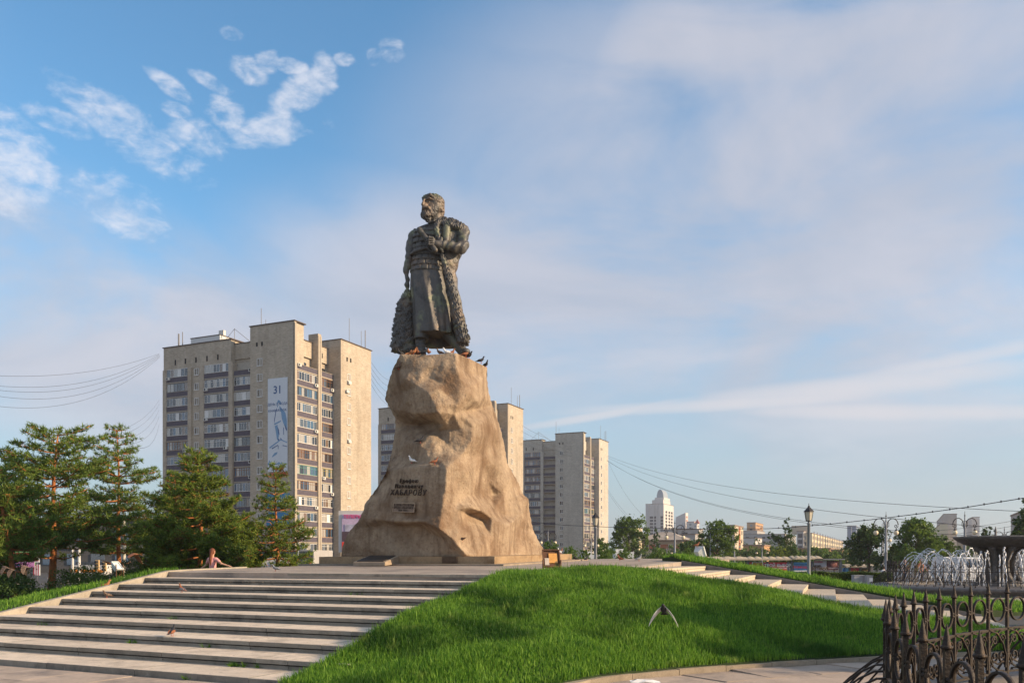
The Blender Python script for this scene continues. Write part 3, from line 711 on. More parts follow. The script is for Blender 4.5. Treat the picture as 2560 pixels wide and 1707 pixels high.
def qbox(u0, u1, v0, v1, z0, z1, mtl, nm, par):
    vs = [fq(u0, v0, z0), fq(u1, v0, z0), fq(u1, v1, z0), fq(u0, v1, z0), fq(u0, v0, z1), fq(u1, v0, z1), fq(u1, v1, z1), fq(u0, v1, z1)]
    MB().add(vs, [(0, 1, 2, 3), (7, 6, 5, 4), (0, 4, 5, 1), (1, 5, 6, 2), (2, 6, 7, 3), (3, 7, 4, 0)]).build(nm, mtl, par)
qbox(-.27, .27, .004, .05, zc_+.10, zc_+.30, mat('old_bronze', (.10, .065, .04), .55, .2, 12, .4, 50, metal=.4), 'plate', bp)
qbox(-.30, .30, .004, .02, zc_+.08, zc_+.32, mat('plaque_frame', (.16, .11, .07), .6, .2, 12), 'frame', bp)

# ------------------------------------------------------------------ statue: sculpted as a volume, then turned into a surface
bronze = mat('weathered_bronze', (.085, .078, .070), .46, .22, 1.8, .8, 22, metal=.12, spec=.5, spots=[((.21, .23, .12), 1.1, .52, .68), ((.22, .145, .09), .9, .53, .74), ((.035, .033, .032), 2.6, .54, .70)], detail=7)
U = 32.0/F/3.336                                                 # one sculpting unit in metres
def to_world(x, y, d): return ((940+x/3.336-1280)*32.0/F, 32.35+d*U, EYE+(HZ-450-y/3.336)*32.0/F)
CELL = 3.8
gx = np.arange(70, 820, CELL); gy = np.arange(70, 1475, CELL); gd = np.arange(-215, 230, CELL)
class Vol:
    def __init__(s): s.f = np.full((len(gx), len(gy), len(gd)), 60.0, dtype=np.float32)
    def rng(s, g, a, b): i = np.searchsorted(g, a); j = np.searchsorted(g, b); return slice(max(0, i), min(len(g), j))
    def region(s, lo, hi, pad=45):
        sx, sy, sd_ = s.rng(gx, lo[0]-pad, hi[0]+pad), s.rng(gy, lo[1]-pad, hi[1]+pad), s.rng(gd, lo[2]-pad, hi[2]+pad)
        return (sx, sy, sd_), gx[sx][:, None, None], gy[sy][None, :, None], gd[sd_][None, None, :]
    def union(s, reg, v, k=8.0):
        a = s.f[reg]; h = np.clip(.5+.5*(a-v)/k, 0, 1); s.f[reg] = a*(1-h)+v*h-k*h*(1-h)
    def cut(s, reg, v, k=6.0):
        a = s.f[reg]; b = -v; h = np.clip(.5-.5*(a-b)/k, 0, 1); s.f[reg] = a*(1-h)+b*h+k*h*(1-h)
    def cap(s, p, q, r1, r2=None, k=8.0, disp=None, cut=False, flat=None):
        r2 = r1 if r2 is None else r2; p = np.array(p, float); q = np.array(q, float); R = max(r1, r2)
        reg, X, Y, D = s.region(np.minimum(p, q)-R, np.maximum(p, q)+R)
        e = q-p; L = max((e**2).sum(), 1e-6); t = np.clip(((X-p[0])*e[0]+(Y-p[1])*e[1]+(D-p[2])*e[2])/L, 0, 1)
        v = np.sqrt((X-p[0]-t*e[0])**2+(Y-p[1]-t*e[1])**2+(D-p[2]-t*e[2])**2)-(r1+(r2-r1)*t)
        if disp: v = v+disp(X, Y, D)
        (s.cut if cut else s.union)(reg, v.astype(np.float32), k)
    def chain(s, pts, k=8.0, disp=None):
        for a, b in zip(pts[:-1], pts[1:]): s.cap(a[:3], b[:3], a[3], b[3], k, disp)
    def ell(s, c, r, k=8.0, disp=None, cut=False, rot=0.0):
        R = max(r); reg, X, Y, D = s.region(np.array(c)-R, np.array(c)+R)
        x, y, d = X-c[0], Y-c[1], D-c[2]
        if rot: cs, sn = math.cos(rot), math.sin(rot); x, y = x*cs+y*sn, -x*sn+y*cs
        q = np.sqrt((x/r[0])**2+(y/r[1])**2+(d/r[2])**2); v = (q-1)*min(r)
        if disp: v = v+disp(X, Y, D)
        (s.cut if cut else s.union)(reg, v.astype(np.float32), k)
    def loft(s, rows, k=8.0, disp=None, cut=False):
        """rows of (y, xl, xr, dc, rd)"""
        rows = np.array(rows, float); y0, y1 = rows[0, 0], rows[-1, 0]
        reg, X, Y, D = s.region((rows[:, 1].min(), y0, (rows[:, 3]-rows[:, 4]).min()), (rows[:, 2].max(), y1, (rows[:, 3]+rows[:, 4]).max()))
        yy = Y[0, :, 0]; I = lambda c: np.interp(yy, rows[:, 0], rows[:, c])[None, :, None]
        xl, xr, dc, rd = I(1), I(2), I(3), I(4); xc, rx = (xl+xr)/2, (xr-xl)/2
        q = np.sqrt(((X-xc)/rx)**2+((D-dc)/rd)**2); v = (q-1)*np.minimum(rx, rd)
        if disp: v = v+disp(X, Y, D, np.arctan2(-(D-dc)/rd, (X-xc)/rx))
        v = np.maximum(v, np.maximum(y0-Y, Y-y1)); (s.cut if cut else s.union)(reg, v.astype(np.float32), k)
def nz3(seed, L):
    """value noise on the sculpting grid, cell size L=(lx,ly,ld)"""
    r = np.random.RandomState(seed); n = [int((g[-1]-g[0])/l)+3 for g, l in zip((gx, gy, gd), L)]; T = r.rand(*n).astype(np.float32)*2-1
    def f(X, Y, D):
        out = 0; P = [((A-g[0])/l) for A, g, l in zip((X, Y, D), (gx, gy, gd), L)]; I = [np.floor(p).astype(int) for p in P]
        W = [p-i for p, i in zip(P, I)]; I = [np.mod(i, m-1) for i, m in zip(I, n)]; W = [w*w*(3-2*w) for w in W]
        for a in (0, 1):
            for b in (0, 1):
                for c in (0, 1):
                    out = out+T[I[0]+a, I[1]+b, I[2]+c]*(W[0] if a else 1-W[0])*(W[1] if b else 1-W[1])*(W[2] if c else 1-W[2])
        return out
    return f
fur_a = nz3(1, (15, 30, 15)); fur_b = nz3(2, (26, 50, 26)); soft = nz3(3, (45, 60, 45)); fine = nz3(4, (12, 14, 12)); fur_c = nz3(9, (13, 20, 13))
def fur(amp):
    def f(X, Y, D, *_):
        n1 = fur_b(X, Y, D); n2 = fur_a(X, Y, D); a = np.sin((X+D*.6-.32*Y)*.31+n1*4.0); b = np.sin(Y*.095+n2*2.6+n1*3.0+X*.05)
        return -.66*amp*(.6*a*(.6+.4*b)+.4*b+.15*n2)
    return f
def fur_s(amp): return lambda X, Y, D, *_: amp*(1.6*np.abs(fur_c(X, Y-.3*X, D))-.8)
def lump(amp): return lambda X, Y, D, *_: amp*soft(X, Y, D)+amp*.3*fine(X, Y, D)
def surface(vol, name, mt, parent, erode=0.0):
    f = vol.f+erode; sgn = f < 0; nx_, ny_, nd_ = f.shape
    base = np.zeros((nx_-1, ny_-1, nd_-1), dtype=np.int8); corners = [(a, b, c) for a in (0, 1) for b in (0, 1) for c in (0, 1)]
    for a, b, c in corners: base += sgn[a:nx_-1+a, b:ny_-1+b, c:nd_-1+c]
    act = (base > 0) & (base < 8); idx = np.full(act.shape, -1, dtype=np.int64); ii = np.argwhere(act); idx[act] = np.arange(len(ii))
    P = np.zeros((len(ii), 3)); cnt = np.zeros(len(ii))
    val = {c: f[ii[:, 0]+c[0], ii[:, 1]+c[1], ii[:, 2]+c[2]] for c in corners}
    for c in corners:
        for ax in range(3):
            if c[ax]: continue
            e = list(c); e[ax] = 1; e = tuple(e); va, vb = val[c], val[e]; m = (va < 0) != (vb < 0)
            t = np.where(m, va/np.where(m, va-vb, 1), 0); q = np.tile(np.array(c, float), (len(ii), 1)); q[:, ax] += t; P[m] += q[m]; cnt[m] += 1
    P = P/np.maximum(cnt, 1)[:, None]+ii
    X, Y, D = gx[0]+P[:, 0]*CELL, gy[0]+P[:, 1]*CELL, gd[0]+P[:, 2]*CELL
    V = np.stack([(940+X/3.336-1280)*32.0/F, 32.35+D*U, EYE+(HZ-450-Y/3.336)*32.0/F], 1)
    quads = []
    for ax in range(3):
        sl0 = [slice(1, n-1) for n in f.shape]; sl0[ax] = slice(0, f.shape[ax]-1); sl1 = list(sl0); sl1[ax] = slice(1, f.shape[ax])
        a, b = sgn[tuple(sl0)], sgn[tuple(sl1)]; ch = np.argwhere(a != b); off = np.array([1, 1, 1]); off[ax] = 0; ch0 = ch+off
        neg = a[tuple(ch.T)]; o1, o2 = [k for k in range(3) if k != ax]
        def gi(d1, d2): q = ch0.copy(); q[:, o1] += d1; q[:, o2] += d2; return idx[q[:, 0], q[:, 1], q[:, 2]]
        Q = np.stack([gi(-1, -1), gi(0, -1), gi(0, 0), gi(-1, 0)], 1)
        flip = neg if ax != 1 else ~neg
        Q[flip] = Q[flip][:, ::-1]; quads.append(Q)
    Q = np.concatenate(quads); Q = Q[(Q >= 0).all(1)]
    me = np_mesh(name, V, Q, mt, smooth=True)
    bm = bmesh.new(); bm.from_mesh(me); bmesh.ops.recalc_face_normals(bm, faces=bm.faces); bm.to_mesh(me); bm.free()
    return link(name, me, parent)
statue = thing('bronze_statue', 'tall dark bronze statue of a bearded man in a fur-trimmed coat holding a scroll', 'statue', (0, 0, 0))
# --- figure: head, body, robe, boots, hand
B = Vol()
def plates(X, Y, D, th):
    v = 0*X+0*Y+0*D
    front = np.clip((np.sin(th)-.1)*3, 0, 1)
    for (y0, y1, h, w, dx) in ((375, 560, 46, 62, 5), (612, 752, 46, 58, 20)):
        row = np.floor((Y-y0)/h); fy = (Y-y0)-row*h; xx = X+.06*(Y-y0)+(row % 2)*w*.5+dx; fx = np.mod(xx, w)
        g = np.exp(-(np.minimum(fy, h-fy)/5.5)**2)+np.exp(-(np.minimum(fx, w-fx)/5.0)**2); tilt = (fy/h-.5)*-7.0
        v = v+np.where((Y > y0) & (Y < y1), front*(g*6.5+.7*tilt), 0)
    return v
def robe(X, Y, D, th):
    t = np.clip((Y-740)/520, 0, 1)
    v = 6*t*np.sin(th*9+Y*.004)+4*t*np.sin(th*17+1.3)+3*t*np.sin(th*5+Y*.006)
    for (xa, ya, xb, yb, w, amp) in ((385, 750, 500, 1300, 26, -26), (450, 760, 440, 1000, 16, -10), (330, 760, 345, 1320, 22, -10), (430, 900, 462, 1320, 14, 14), (545, 800, 590, 1300, 24, 12), (300, 780, 310, 1310, 14, 8)):
        xc = xa+(xb-xa)*np.clip((Y-ya)/(yb-ya), 0, 1); v = v+amp*np.clip((Y-ya)/140, 0, 1)*np.exp(-((X-xc)/w)**2)*(D < 0)
    return v
B.loft([(345, 400, 560, 5, 60), (370, 335, 620, 5, 80), (400, 296, 650, 5, 92), (450, 286, 628, 0, 100), (520, 286, 600, 0, 100), (585, 288, 560, 0, 92), (640, 284, 560, 0, 96), (700, 274, 566, 0, 104), (752, 268, 570, 0, 112)], 10, plates)
B.loft([(735, 276, 560, 0, 100), (850, 270, 590, 0, 112), (1000, 280, 620, 0, 124), (1150, 292, 640, 0, 134), (1275, 305, 650, 0, 140)], 8, robe)
B.loft([(1130, 296, 470, 0, 116), (1322, 308, 430, -2, 118)], 16)
B.cap((495, 265, 5), (480, 365, 15), 52, 66)
# head
B.ell((482, 195, -8), (72, 92, 84), 8)
B.ell((440, 205, -48), (48, 72, 46), 12)
B.cap((392, 166, -72), (448, 160, -94), 13, 12, 8); B.cap((448, 160, -94), (490, 172, -80), 12, 10, 8)
B.ell((408, 226, -82), (28, 44, 32), 10); B.cap((404, 168, -92), (391, 216, -108), 12, 15, 6); B.ell((397, 222, -100), (20, 12, 16), 5)
B.ell((442, 184, -102), (24, 13, 16), cut=True); B.ell((386, 184, -82), (13, 12, 14), cut=True)
B.ell((441, 186, -86), (14, 9, 10), 4); B.ell((466, 214, -76), (22, 22, 20), 12)
B.cap((394, 240, -106), (440, 238, -106), 12, 13, 5, fur_s(3)); B.cap((440, 238, -106), (462, 276, -92), 13, 9, 5, fur_s(3)); B.cap((392, 240, -104), (384, 268, -92), 11, 8, 5)
B.ell((418, 292, -78), (46, 40, 40), 10, fur_s(8)); B.ell((460, 262, -58), (44, 56, 44), 12, fur_s(8)); B.ell((435, 325, -64), (26, 26, 24), 10, fur_s(7)); B.ell((486, 240, -52), (26, 46, 34), 10, fur_s(6))
B.ell((518, 216, -36), (12, 26, 12), 5)
B.ell((490, 156, 8), (75, 60, 90), 10, fur_s(8)); B.ell((438, 134, -50), (50, 26, 44), 12, fur_s(6)); B.ell((536, 212, 24), (28, 64, 58), 12, fur_s(8)); B.ell((474, 114, -12), (44, 24, 48), 12, fur_s(7))
B.cap((392, 150, -78), (452, 128, -88), 13, 15, 6, fur_s(4)); B.cap((452, 128, -88), (520, 175, -66), 15, 15, 6, fur_s(4)); B.cap((520, 175, -66), (548, 240, -30), 14, 10, 6, fur_s(4))
# collar and belt
B.chain([(440, 352, -70, 12), (480, 340, -75, 12), (530, 310, -45, 13), (556, 268, 10, 12)], 5)
B.chain([(286, 600, -30, 15), (320, 596, -76, 16), (380, 584, -100, 16), (440, 570, -110, 15), (520, 560, -104, 13)], 5); B.chain([(430, 582, -112, 11), (480, 612, -112, 12), (530, 626, -98, 11)], 5)
# boots and legs
B.chain([(360, 1290, -20, 50), (366, 1360, -30, 46), (372, 1430, -36, 46)], 8, lambda X, Y, D: 3*np.sin(Y*.16+X*.03)); B.ell((352, 1448, -82), (36, 26, 62), 12)
B.chain([(600, 1270, 20, 55), (690, 1370, 0, 48), (728, 1430, -20, 46)], 8); B.ell((748, 1430, -70), (44, 32, 60), 12)
# forearm sleeve, fist
B.chain([(560, 560, -112, 40), (505, 553, -138, 33)], 6)
B.ell((474, 548, -150), (34, 38, 28), 6)
for i, (yy, xx) in enumerate(((521, 436), (540, 428), (559, 430), (577, 438))):
    B.cap((484, yy-4, -172), (450, yy-2, -186), 11, 11, 3); B.cap((450, yy-2, -186), (xx, yy+4, -166), 11, 9, 3)
B.cap((492, 524, -160), (452, 508, -176), 13, 10, 4)
surface(B, 'figure', bronze, statue, 3.5)
# --- coat
K = Vol()
def coat(X, Y, D, th): return lump(6)(X, Y, D)+4*np.sin(th*11+Y*.01)*np.clip((Y-600)/400, 0, 1)
K.loft([(330, 400, 640, 30, 70), (370, 300, 745, 30, 95), (430, 262, 765, 35, 110), (520, 258, 760, 40, 115), (620, 262, 700, 45, 115), (720, 264, 668, 50, 120), (850, 262, 688, 55, 125), (1000, 268, 712, 60, 135), (1200, 285, 752, 62, 145), (1345, 300, 775, 65, 150)], 8, coat)
# hollow for the body: the coat hangs open in front
K.loft([(300, 270, 585, -95, 150), (420, 296, 585, -95, 160), (560, 300, 560, -95, 165), (700, 285, 568, -95, 172), (900, 285, 605, -95, 190), (1100, 300, 640, -95, 215), (1420, 320, 672, -95, 250)], 4, None, cut=True)
K.chain([(728, 400, 5, 56), (706, 440, -5, 58), (718, 520, -35, 56), (710, 562, -60, 52)], 12, lambda X, Y, D: 4*np.sin((X*.7+Y)*.07+2*soft(X, Y, D))+4*soft(X, Y, D))
K.chain([(710, 562, -60, 52), (640, 562, -98, 45), (572, 557, -116, 41)], 12, lambda X, Y, D: 5*np.sin((X+.5*Y)*.11+1.6*soft(X, Y, D))+4*soft(X, Y, D))
K.chain([(548, 505, -118, 20), (538, 560, -130, 24), (552, 606, -118, 20)], 6, fur(5))
K.cap((585, 400, -60), (580, 500, -75), 42, 40, 10)
# fur: collar over the shoulder, trim down the front
K.chain([(512, 332, -20, 26), (560, 316, -18, 32), (640, 336, -20, 40), (700, 364, -12, 40), (742, 404, 5, 34), (756, 455, 15, 20)], 8, fur(11))
K.chain([(560, 350, -50, 34), (620, 368, -58, 32), (690, 385, -50, 28)], 8, fur(11))
K.chain([(528, 335, -60, 26), (502, 385, -90, 25), (512, 450, -108, 25), (528, 515, -112, 22)], 8, fur(9))
K.chain([(545, 625, -96, 22), (572, 700, -104, 26), (606, 820, -112, 34), (640, 960, -118, 42), (672, 1100, -122, 50), (704, 1240, -122, 56), (728, 1335, -118, 60)], 8, fur(15))
# hanging sleeve and the fur panel on the other side
K.chain([(292, 425, 10, 36), (276, 520, 16, 42), (268, 620, 10, 40), (250, 700, 0, 36), (240, 742, -4, 26), (254, 800, -6, 22), (250, 850, -6, 24), (252, 890, -4, 18)], 10, lambda X, Y, D: 5*soft(X, Y, D)+2.5*np.sin((Y-.5*X)*.10))
K.loft([(885, 235, 285, 10, 30), (940, 190, 292, 20, 46), (1000, 158, 300, 24, 56), (1100, 136, 306, 28, 62), (1250, 112, 320, 30, 68), (1370, 98, 330, 32, 70), (1405, 104, 335, 34, 66), (1425, 170, 340, 36, 50)], 8, fur(15))
surface(K, 'coat', bronze, statue, 5.5)
# --- scroll
S_ = Vol()
S_.cap((376, 452, -150), (500, 610, -150), 22, 22, 3); S_.cap((370, 444, -150), (384, 462, -150), 25, 24, 3)
surface(S_, 'scroll', bronze, statue)
del B, K, S_
# ------------------------------------------------------------------ the three brick towers
brick = mat('tower_brick', (.50, .42, .32), .95, .13, .7, .4, 8, spots=[((.38, .30, .215), .35, .52, .72)], streak=((.30, .235, .165), .5, .5))
def add_brick_pattern(m, sc_=1.0):
    nt = m.node_tree; N = nt.nodes; L = nt.links; p = N['Principled BSDF']
    tc = N.new('ShaderNodeTexCoord'); sx = N.new('ShaderNodeSeparateXYZ'); L.new(tc.outputs['Object'], sx.inputs[0])
    ad = N.new('ShaderNodeMath'); L.new(sx.outputs[0], ad.inputs[0]); L.new(sx.outputs[1], ad.inputs[1])
    cb = N.new('ShaderNodeCombineXYZ'); L.new(ad.outputs[0], cb.inputs[0]); L.new(sx.outputs[2], cb.inputs[1])
    b = N.new('ShaderNodeTexBrick'); L.new(cb.outputs[0], b.inputs[0]); b.inputs['Scale'].default_value = sc_; b.inputs['Brick Width'].default_value = .5; b.inputs['Row Height'].default_value = .16
    b.inputs['Mortar Size'].default_value = .012; b.inputs['Color1'].default_value = (1.08, 1.08, 1.08, 1); b.inputs['Color2'].default_value = (.84, .84, .84, 1); b.inputs['Mortar'].default_value = (.72, .72, .72, 1)
    src = p.inputs['Base Color'].links[0].from_socket; mx = N.new('ShaderNodeMix'); mx.data_type = 'RGBA'; mx.blend_type = 'MULTIPLY'; mx.inputs[0].default_value = 1
    L.new(src, mx.inputs[6]); L.new(b.outputs['Color'], mx.inputs[7]); L.new(mx.outputs[2], p.inputs['Base Color'])
add_brick_pattern(brick); BRICK1 = brick
brick_pale = mat('tower_brick_pale', (.54, .49, .41), .95, .13, .7, .4, 8, spots=[((.44, .39, .32), .35, .52, .72)], streak=((.38, .33, .26), .5, .5)); add_brick_pattern(brick_pale)
coping = mat('roof_coping', (.11, .085, .07), .9, .2, 1)
panel_m = mat('violet_panel', (.100, .086, .106), .85, .16, 1.5, spots=((.15, .13, .14), 2.5, .55, .75))
slab_w = mat('balcony_slab', (.42, .36, .28), .9, .15, 2, spots=((.25, .18, .12), 2, .55, .75))
fr_white = mat('white_frame', (.72, .70, .66), .6, .05, 2); fr_brown = mat('brown_frame', (.30, .13, .05), .7, .2, 6); fr_green = mat('green_frame', (.12, .36, .30), .7, .1, 5)
fr_yel = mat('ochre_frame', (.42, .34, .08), .7, .1, 5); fr_grey = mat('grey_frame', (.24, .24, .23), .7, .2, 5)
def glass_mat(name, col, rough=.06): 
    m = mat(name, col, rough, 0, spec=.9); m.node_tree.nodes['Principled BSDF'].inputs['IOR'].default_value = 1.7; return m
gl_dark = glass_mat('dark_glass', (.018, .02, .024), .15); gl_mid = glass_mat('mid_glass', (.07, .085, .10)); gl_cur = glass_mat('curtained_glass', (.36, .33, .28), .12); gl_brn = glass_mat('brown_glass', (.16, .10, .06), .1); gl_blue = glass_mat('blue_glass', (.05, .10, .16))
GM = [fr_white, gl_dark, gl_mid, gl_cur, gl_brn, gl_blue, fr_brown, fr_green, fr_yel, fr_grey]
inner = mat('balcony_inner_wall', (.42, .37, .30), .9, .15, 2); door_m = mat('balcony_door', (.22, .08, .04), .7, .2, 3); void_m = mat('dark_opening', (.02, .018, .016), .9, 0)
ac_m = mat('ac_casing', (.62, .60, .55), .6, .1, 3); ac_f = mat('ac_fan', (.05, .05, .05), .7, 0)
ST = 2.85; NF = 13
def glazing(w, h, style, rn):
    """frame and panes in the x-z plane, facing -y, origin at the lower middle"""
    m = MB(); fi = {'white': 0, 'brown': 6, 'green': 7, 'yellow': 8, 'grey': 9}[style]; n = max(2, int(round(w/rn.choice((.62, .72, .8, .95))))) 
    t = .07 if style == 'white' else .055; tran = rn.random() < (.35 if style == 'white' else .7)
    cuts = [-w/2+w*i/n for i in range(n+1)]
    m.box((0, 0, t/2), (w, .08, t), m=fi); m.box((0, 0, h-t/2), (w, .08, t), m=fi)
    for c in cuts: m.box((min(max(c, -w/2+t/2), w/2-t/2), 0, h/2), (t*(1.0 if c in (cuts[0], cuts[-1]) else .8), .082, h-.01), m=fi)
    zt = h*.72
    if tran: m.box((0, 0, zt), (w-.01, .076, t*.8), m=fi)
    for i in range(n):
        g = rn.choices((1, 2, 3, 4, 5), (4, 3, 4, 1, 2))[0]
        x0, x1 = cuts[i]+t/2, cuts[i+1]-t/2
        if rn.random() < .06 and style == 'white': g = 0
        m.add([(x0, .01, t), (x1, .01, t), (x1, .01, h-t), (x0, .01, h-t)], [(0, 1, 2, 3)], g)
    return m.mesh('window_frame', GM)
def window_mesh(w, h, rn, frame=0):
    m = MB(); t = .09
    for c, d in (((0, 0, t/2), (w, .10, t)), ((0, 0, h-t/2), (w, .10, t)), ((-w/2+t/2, 0, h/2), (t, .10, h)), ((w/2-t/2, 0, h/2), (t, .10, h)), ((w*.06, 0, h/2), (t, .098, h-.02))): m.box(c, d, m=frame)
    for x0, x1 in ((-w/2+t, w*.06-t/2), (w*.06+t/2, w/2-t)):
        g = rn.choices((1, 2, 3, 5), (4, 3, 3, 2))[0]; m.add([(x0, .02, t), (x1, .02, t), (x1, .02, h-t), (x0, .02, h-t)], [(0, 1, 2, 3)], g)
    m.box((0, -.06, -.03), (w+.12, .14, .06), m=frame)
    return m.mesh('window', GM)
def tower(corner, label, seed, open_c=False, acs=True, brick=None):
    brick = brick or BRICK1
    rn = random.Random(seed)
    root = thing('brick_tower', label, 'apartment tower', (corner[0], corner[1], 0), math.atan2(-.4146, .9098), 'brick apartment towers beyond the square')
    def P(name, m, mats): return m.build(name, mats, root)
    ZR, ZD, ZC, ZE, ZG = 43.1, 44.6, 42.4, 42.2, 43.8
    # masses. x runs right along the shaded front, y goes back
    core = MB(); core.box((-16.9, 11.9, 20.9), (30.6, 19.4, 42.0)); P('core_wall', core, [brick])
    d = MB(); d.prism([(-10.2, 0), (0, 0), (0, .55), (-.3, .55), (-.3, 3), (-10.2, 3)], -1, lambda x, y: ZD+.12*x*-0.0); P('front_block', d, [brick])
    gb = MB(); gb.prism([(-1.6, 11.7), (1.67, 11.7), (1.67, 22.0), (-8, 22.0), (-8, 12)], -1, ZG); P('side_block', gb, [brick])
    lf = MB(); lf.prism([(-32.7, .9), (-32.7, 22), (-30, 22), (-30, .9)], -1, ZR); P('end_wall', lf, [brick])
    tp = MB(); tp.prism([(-32.71, .88), (-15.6, .88), (-15.6, 4), (-32.71, 4)], ZR-4.5, ZR-.002); P('attic_wall', tp, [brick])
    tc_ = MB(); tc_.prism([(-15.6, 1.9), (-10.2, 1.9), (-10.2, 4), (-15.6, 4)], ZR-3.6, ZC); P('attic_wall', tc_, [brick])
    te = MB(); te.prism([(-3, .56), (-1.2, .56), (-1.2, 11.7), (-3, 11.7)], ZR-3.9, ZE); te.box((-1.0, 7.2, 22.3), (2.2, 1.0, 44.2-1)) ; P('side_attic_wall', te, [brick])
    # copings
    cp = MB(); cp.box((-5.1, 1.5, ZD+.09), (10.5, 3.3, .18)); cp.box((-24.1, 2.4, ZR+.08), (17.6, 3.4, .16)); cp.box((-3.1, 16.9, ZG+.08), (9.9, 10.6, .16)); cp.box((-12.9, 2.9, ZC+.07), (5.3, 2.2, .14)); cp.box((-2.0, 6, ZE+.07), (1.9, 11, .14)); P('roof_coping', cp, [coping])
    # slits under the roof
    slits = [((-a, .87, ZR-3.05), (.32, .1, 1.0)) for a in (29.6, 27.0, 24.3, 21.5, 18.8)]+[((-a, -.01, ZD-3.4), (.34, .1, .75)) for a in (8.6, 7.4)]+[((1.68, b, ZG-3.4), (.1, .4, .75)) for b in (13.7, 14.9)]+[((-1.19, b, ZE-1.7), (.1, .4, .9)) for b in (2.2, 9.6)]
    for c, dd_ in slits: P('vent_slit', MB().box(c, dd_), [void_m])
    # piers
    for x0, x1 in ((-32.7, -31.8), (-26.2, -25.3), (-23.1, -22.1), (-16.0, -15.0)):
        m = MB(); m.prism([(x0, .62), (x1, .62), (x1, 2.4), (x0, 2.4)], -1, ZR-4.4); P('pier', m, [brick])
    m = MB(); m.prism([(-25.3, .95), (-23.1, .95), (-23.1, 2.4), (-25.3, 2.4)], -1, ZR-4.4); P('window_strip_wall', m, [brick])
    m = MB(); m.prism([(-.3, .0), (.12, .0), (.12, .60), (-.3, .60)], -1, ZD-.3); P('corner_pier', m, [slab_w])
    m = MB(); m.prism([(-2, 6.75), (.18, 6.75), (.18, 7.15), (-2, 7.15)], -1, 43.5); m.prism([(-2, 7.35), (.18, 7.35), (.18, 7.75), (-2, 7.75)], -1, 43.5); m.prism([(-2, 7.15), (.02, 7.15), (.02, 7.35), (-2, 7.35)], -1, 43.4); P('side_pier', m, [slab_w])
    # balconies
    cols = [(-31.8, -26.2, 'f'), (-22.1, -16.0, 'f'), (-15.0, -10.2, 'c'), (.62, 6.72, 's'), (7.78, 11.68, 's')]
    for ci, (c0, c1, side) in enumerate(cols):
        w = c1-c0; mid = (c0+c1)/2
        if side in 'fc':
            # recess behind the balconies
            bw = MB(); bw.box((mid, 2.05, 19.3), (w, .3, 38.8)); P('recess_wall', bw, [inner])
            for xx in (c0+.02, c1-.02): pass
        for k in range(NF):
            zs = 37.15-ST*k; 
            rz = 0 if side in 'fc' else math.pi/2
            y0 = .78 if side == 'f' else 1.05
            if side == 's': cx, cy = -.12, mid
            else: cx, cy = mid, y0
            bal = MB(); q = (w-.02)
            bal.box((0, 0, -.50), (q, .10, .92), m=0); bal.box((0, -.02, -.015), (q, .18, .06), m=1); bal.box((0, .45, -1.10), (q, 1.05, .16), m=1); bal.box((0, -.03, -1.02), (q, .14, .10), m=1)
            bo = link('balcony', bal.mesh('balcony', [panel_m, slab_w]), root, (cx, cy, zs)); bo.rotation_euler = (0, 0, rz)
            opn = (side == 'c' and open_c) or (k == 0 and side in 'cs')
            if not opn:
                r = rn.random(); style = 'white' if r < .68 else ('grey' if r < .84 else 'brown')
                if side == 's' and ci == 3 and k == 6: style = 'brown'
                if side == 's' and k == 7: style = 'green' if ci == 3 else 'yellow'
                if side == 's' and ci == 4 and k == 6: style = 'brown'
                gh = 1.55 if style == 'white' else 1.6
                go = link('window_frame', glazing(q-.04, gh, style, rn), bo, (0, .02, .02))
            else:
                m = MB(); m.box((-.2*w, .92, .1), (.9, .06, 2.0), m=0); m.box((.12*w, .92, .35), (1.3, .06, 1.3), m=1); m.box((-.36*w, .92, .35), (.5, .06, 1.2), m=1)
                link('balcony_door', m.mesh('balcony_door', [door_m, gl_dark]), bo, (0, .10 if side != 's' else .35, 0))
            if acs and rn.random() < .34:
                a = MB(); sx = rn.choice((-1, 1))*(w/2-.6); a.box((sx, -.25, -.25), (.85, .32, .55), m=0); a.lathe([(.001, 0), (.21, 0)], 10, 1)
                for i in range(len(a.v)-20, len(a.v)): vx, vy, vz = a.v[i]; a.v[i] = (sx-.12+vx, -.415, -.25+vy)
                link('air_conditioner', a.mesh('air_conditioner', [ac_m, ac_f]), bo, (0, 0, 0))
    # single windows
    wcols = [((-24.2, .93), 0, 1.15, 1.35, -.05), ((-7.95, -.02), 0, 1.25, 1.4, .05), ((1.69, 14.3), math.pi/2, 1.15, 1.4, -.9)]
    for (cx, cy), rz, w, h, dz in wcols:
        for k in range(NF):
            zs = 37.15-ST*k+dz
            wo = link('window', window_mesh(w, h, rn), root, (cx, cy, zs)); wo.rotation_euler = (0, 0, rz)
            if acs and rz and k in (0, 1, 4):
                a = MB(); a.box((-.75 if k == 1 else -.1, -.25, -.35 if k != 1 else .7), (.85, .32, .55), m=0); link('air_conditioner', a.mesh('air_conditioner', [ac_m]), wo, (0, 0, 0))
    # roof things
    m = MB()
    for (x, y, h, r) in ((-30.9, 3, 3.2, .17), (-30.3, 3.4, 3.6, .09), (-11.9, 5, 6.5, .06), (-10.8, 5, 4.2, .05), (1, 15.4, 5.8, .05), (1, 19.5, 4.2, .05), (1.2, 20.6, 4.6, .09), (-18.5, 5, 3.4, .05)):
        m.tube([(x, y, 42.0), (x, y, ZR+h)], r, 5)
    m.tube([(-22, 5, ZR+.3), (-18.5, 5, ZR+3.3), (-14, 5, ZR)], .05, 4); P('antenna_masts', m, [mat('mast_grey', (.22, .21, .20), .7, 0)])
    return root
